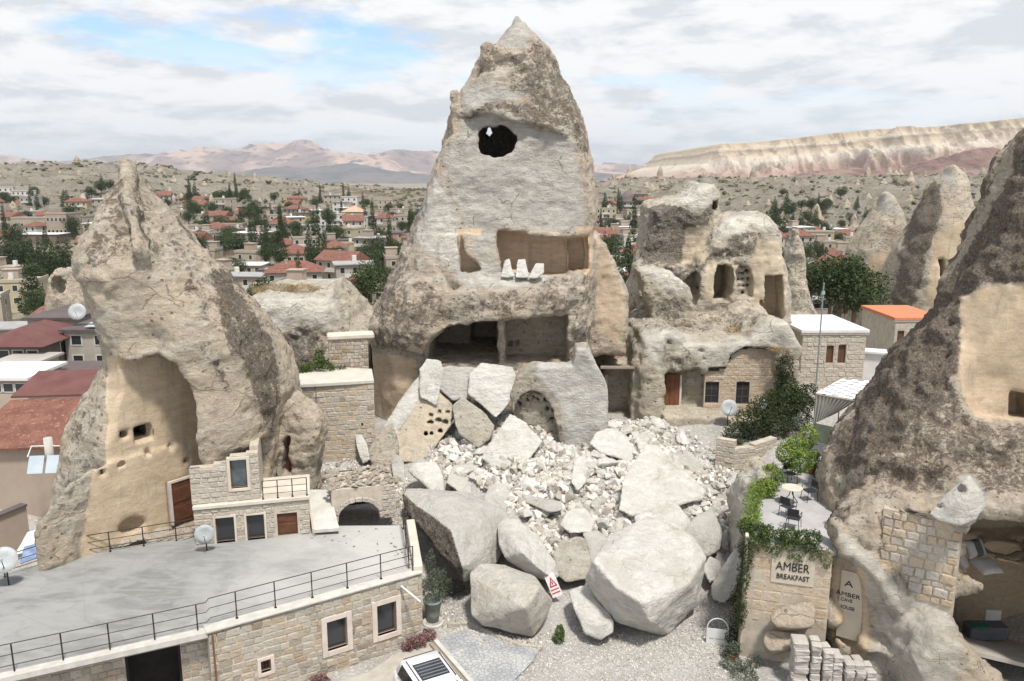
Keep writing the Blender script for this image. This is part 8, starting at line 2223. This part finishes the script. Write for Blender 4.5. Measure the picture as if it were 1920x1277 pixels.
for (x, y, z, px, py) in spots:
    wm, wn_ = rnd.choice(wl); rm, kd, rn_ = rnd.choice(rl)
    st_ = rnd.choice((1, 1, 2, 2)) if kd != 'hip' else rnd.choice((1, 2))
    hw_, hd_ = rnd.uniform(6.5, 12), rnd.uniform(6, 9)
    hr = house(x, y, z, hw_, hd_, st_ * 2.7, rnd.uniform(-.5, .5), wm, rm, kd, '%s house with %s, %s' % (wn_, rn_, region(px, py)), 'houses of the valley town', st_, over=.5, name='village_house')
    if kd in ('flat', 'slab'):
        if rnd.random() < .6: link('water_tank', TANK, hr).location = (rnd.uniform(-.3, .3) * hw_, hd_ * rnd.uniform(.3, .8), st_ * 2.7 + .2)
        if rnd.random() < .5: link('roof_room', ROOM, hr).location = (rnd.choice((-.25, .25)) * hw_, hd_ * .7, st_ * 2.7 + .2)
    else: link('chimney', CHIM, hr).location = (rnd.uniform(-.25, .25) * hw_, hd_ * .4, st_ * 2.7 + 1.2)
    if st_ > 1 and rnd.random() < .6:
        o = link('balcony', BALC, hr); o.location = (rnd.uniform(-.1, .1) * hw_, 0, 2.7); o.scale = (hw_ * rnd.uniform(.3, .8), 1, 1)

# ---- trees of the valley
def tree_proto(seed, kind):
    rr = random.Random(seed)
    if kind == 'round':
        bl = [((rr.uniform(-1.2, 1.2), rr.uniform(-1.2, 1.2), 3.2 + rr.uniform(-.6, 1.4)), (rr.uniform(1.2, 2.0),) * 2 + (rr.uniform(1.0, 1.6),)) for _ in range(7)]
        n_, sz, th = 3600, .17, 3.4
    elif kind == 'tall':
        bl = [((rr.uniform(-.25, .25), rr.uniform(-.25, .25), 1.5 + k * 1.1), (1.0 - k * .09, 1.0 - k * .09, 1.1)) for k in range(8)]
        n_, sz, th = 2600, .16, 6
    else:
        bl = [((rr.uniform(-.2, .2), rr.uniform(-.2, .2), 1.6 + k * 1.0), (1.9 - k * .26, 1.9 - k * .26, .75)) for k in range(7)]
        n_, sz, th = 3000, .17, 7
    v, f = leaf_cloud(bl, n_, sz, seed)
    cm = np_mesh('crown', v, f); cm.polygons.foreach_set('use_smooth', np.zeros(len(cm.polygons), bool)); cm.materials.append(M_TREE if kind != 'round' or seed % 2 else leaf2)
    mb = MB(); mb.tube([(0, 0, -.5), (.1, 0, th * .4), (0, .1, th * .85)], [.24, .17, .06], 7)
    if kind == 'round':
        for k in range(4):
            t = k * 1.6 + rr.random(); mb.tube([(0, 0, 1.6), (math.cos(t) * .8, math.sin(t) * .8, 2.6), (math.cos(t) * 1.3, math.sin(t) * 1.3, 3.4)], [.1, .07, .03], 5)
    tm = bpy.data.meshes.new('trunk'); mb.bm.to_mesh(tm); mb.bm.free(); tm.materials.append(M_BARK)
    return cm, tm
leaf2 = leaf_mat('tree_leaf_pale', (0.035, 0.055, 0.02), (0.06, 0.085, 0.03), (0.10, 0.12, 0.05))
protos = {k: [tree_proto(200 + i * 3 + j * 50, k) for i in range(3)] for j, k in enumerate(('round', 'tall', 'conifer'))}
def add_tree(x, y, kind, s, label, group='trees of the valley town', z=None):
    cm, tm = rnd.choice(protos[kind])
    root = empty('tree', (x, y, gh(x, y) if z is None else z), rnd.uniform(0, 6.28), label, 'tree', group)
    root.scale = (s, s, s * rnd.uniform(.9, 1.15))
    link('crown', cm, root); link('trunk', tm, root)
    return root
def hand_tree(px, py, kind, s, label, Y=None):
    p = ground_hit(px, py, 60, 900) if Y is None else at(px, py, Y)
    return add_tree(p.x, p.y, kind, s, label, z=p.z)
for k in range(17):
    px = 4 + k * 8 + rnd.uniform(-3, 3)
    hand_tree(px, 525 + rnd.uniform(-8, 10), 'conifer', rnd.uniform(1.15, 1.6), 'dark conifer in the dense row left of the leaning cone above the maroon roofs')
hand_tree(136, 446, 'round', 1.5, 'round dark tree beside the right wing of the cream hotel')
hand_tree(1189, 438, 'tall', 1.9, 'tall dark cypress between the broken cone and the domed dwelling')
hand_tree(529, 452, 'tall', 1.6, 'tall dark tree in the middle of the valley above the cream house')
hand_tree(580, 500, 'tall', 1.2, 'dark upright tree beside the red-roofed house with a small dome')
hand_tree(596, 495, 'conifer', 1.1, 'dark conifer close to the small grey dome')
for px, py, s_, lab in ((1570, 590, 1.1, 'dense dark tree just behind the white flat-roofed house'), (1600, 600, 1.0, 'dark bushy tree left of the slim pale-tipped cone foot'), (1555, 575, .8, 'smaller green tree behind the white flat-roofed house'), (1585, 560, .9, 'leafy tree at the foot of the pair of cones'), (1640, 645, .6, 'small tree between the white wall and the orange-roofed house'), (1520, 560, .6, 'small tree right of the pale pinnacle')):
    hand_tree(px, py + 18, 'round', s_ * 1.2, lab, Y=80)
hand_tree(700, 560, 'round', 1.5, 'big dark tree at the left foot of the broken cone')
hand_tree(720, 520, 'round', 1.4, 'bushy tree beside the left edge of the broken cone')
hand_tree(740, 490, 'round', 1.3, 'dark tree touching the left edge of the broken cone')
hand_tree(690, 600, 'round', 1.3, 'dark green tree below the red-roofed house by the broken cone', Y=115)
cnt = 0; tries = 0
while cnt < 265 and tries < 9000:
    tries += 1
    y = rnd.uniform(120, 520); u = rnd.choice([rnd.uniform(-.68, -.08), rnd.uniform(-.4, -.08), rnd.uniform(.10, .17), rnd.uniform(.32, .46)])
    x = u * y; z = gh(x, y); px, py = proj(x, y, z)
    if 215 < px < 330 and py > 400: continue
    if any((x - a) ** 2 + (y - b) ** 2 < (r + .8) ** 2 for a, b, r in taken): continue
    if u > .3 and rnd.random() < .6: continue
    if fbm(np.array([x]), np.array([y]), np.array([0.0]), .022, 2, seed=77)[0] < -.05 and rnd.random() < .75: continue
    kd = rnd.choice(('round', 'round', 'round', 'tall', 'conifer'))
    taken.append((x, y, 1.6)); cnt += 1
    add_tree(x, y, kd, rnd.uniform(.9, 1.6), {'round': 'bushy dark green tree', 'tall': 'narrow upright dark tree', 'conifer': 'dark pointed conifer'}[kd] + ' among houses ' + region(px, py))

# ---- small far rock cones and scrub on the slopes beyond
def cone_mesh(seed):
    rr = np.random.default_rng(seed)
    N, Mh = 14, 10
    V = []
    for j in range(Mh + 1):
        t = j / Mh; r = (1 - t) ** .8 * (1 + .15 * math.sin(t * 9 + seed)) + .03
        for i in range(N):
            a = 2 * math.pi * i / N
            q = r * (1 + .16 * rr.standard_normal() * (1 - t * .6))
            V.append((q * math.cos(a), q * math.sin(a) * .9, t * 2.4 - .3))
    F_ = [[j * N + i, j * N + (i + 1) % N, (j + 1) * N + (i + 1) % N, (j + 1) * N + i] for j in range(Mh) for i in range(N)]
    me = np_mesh('rock_spire', np.array(V), np.array(F_))
    set_mask(me, np.tile(np.array([[.30 if seed % 2 else .5, .25, 0.1]]), (len(me.vertices), 1)))
    me.materials.append(M_FAR); return me
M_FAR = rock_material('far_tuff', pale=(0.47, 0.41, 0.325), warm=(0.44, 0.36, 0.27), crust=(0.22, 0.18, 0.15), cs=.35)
cms = [cone_mesh(i) for i in range(6)]
rnd = random.Random(5)
def spire(x, y, s, label, group):
    o = link('rock_spire', rnd.choice(cms), None)
    o.location = (x, y, gh(x, y) - .3 * s); o.scale = (s, s, s * rnd.uniform(.55, 1.25)); o.rotation_euler = (0, 0, rnd.uniform(0, 6.28))
    tag(o, label, 'rock spire', group)
k = 0
while k < 75:
    y = rnd.uniform(300, 880); u = rnd.uniform(.11, .62); x = u * y
    px, py = proj(x, y, gh(x, y))
    if py > 450: continue
    spire(x, y, rnd.uniform(2.0, 4.6) * (.6 + y / 900), 'small pale rock cone on the badland slope below the mesa', 'small rock cones below the mesa'); k += 1
k = 0
while k < 70:
    y = rnd.uniform(430, 860); u = rnd.uniform(-.68, -.15); x = u * y
    spire(x, y, rnd.uniform(2.0, 4.5), 'small pale rock cone on the ridge beyond the town', 'small rock cones on the left ridge'); k += 1
p = ground_hit(1178, 382, 60, 900)
o = link('rock_spire', cms[1].copy(), None); o.data.materials.clear(); o.data.materials.append(plain('dark_cone', (.14, .115, .11), (.2, .165, .15), .2, .95)); o.location = (p.x, p.y, p.z - 2); sz = 27 * mpp(1178, 382, p.y); o.scale = (sz, sz, sz * .55)
tag(o, 'lone dark dome-shaped hill rock right of the broken cone near the horizon', 'rock spire')
# scrub: thousands of tiny dark bushes
r = np.random.default_rng(9)
n_ = 13000
Y = r.uniform(300, 1000, n_) ** 1.0; U = r.uniform(-.72, .66, n_); X = U * Y
cl = fbm(X.astype(np.float32), Y.astype(np.float32), X.astype(np.float32) * 0, .02, 3, seed=5)
m_ = (cl + r.uniform(-.3, .3, n_)) > 0
X, Y = X[m_], Y[m_]; Z = ground_h(X, Y)
s = r.uniform(.5, 1.8, len(X)) * (.7 + Y / 1200)
octv = np.array([(1, 0, 0), (0, 1, 0), (-1, 0, 0), (0, -1, 0), (0, 0, .9), (.7, .7, .5), (-.7, .7, .5), (-.7, -.7, .5), (.7, -.7, .5)])
octf = np.array([(0, 5, 4), (5, 1, 4), (1, 6, 4), (6, 2, 4), (2, 7, 4), (7, 3, 4), (3, 8, 4), (8, 0, 4)])
jit = r.normal(1, .22, (len(X), 9, 1))
V = octv[None] * jit * s[:, None, None] + np.stack([X, Y, Z - .1], 1)[:, None, :]
F_ = octf[None] + 9 * np.arange(len(X))[:, None, None]
me = np_mesh('scrub', V.reshape(-1, 3), F_.reshape(-1, 3))
o = link('scrub', me, None, leaf_mat('scrub_leaf', (0.06, 0.065, 0.03), (0.10, 0.095, 0.05), (0.15, 0.13, 0.07))); tag(o, kind='stuff')
# ================================================================== haze
hb = MB(); hb.box((-17000, -60, -70), (17000, 15500, 560))
nh = NT('haze_air')
nh.t.nodes.remove(nh.b)
vol = nh.n('ShaderNodeVolumePrincipled')
vol.inputs['Color'].default_value = (0.86, 0.91, 1.0, 1)
vol.inputs['Density'].default_value = 0.00006
vol.inputs['Anisotropy'].default_value = 0.2
nh.t.links.new(vol.outputs[0], nh.t.nodes['Material Output'].inputs['Volume'])
o = hb.build('haze', nh.m); tag(o, kind='stuff')
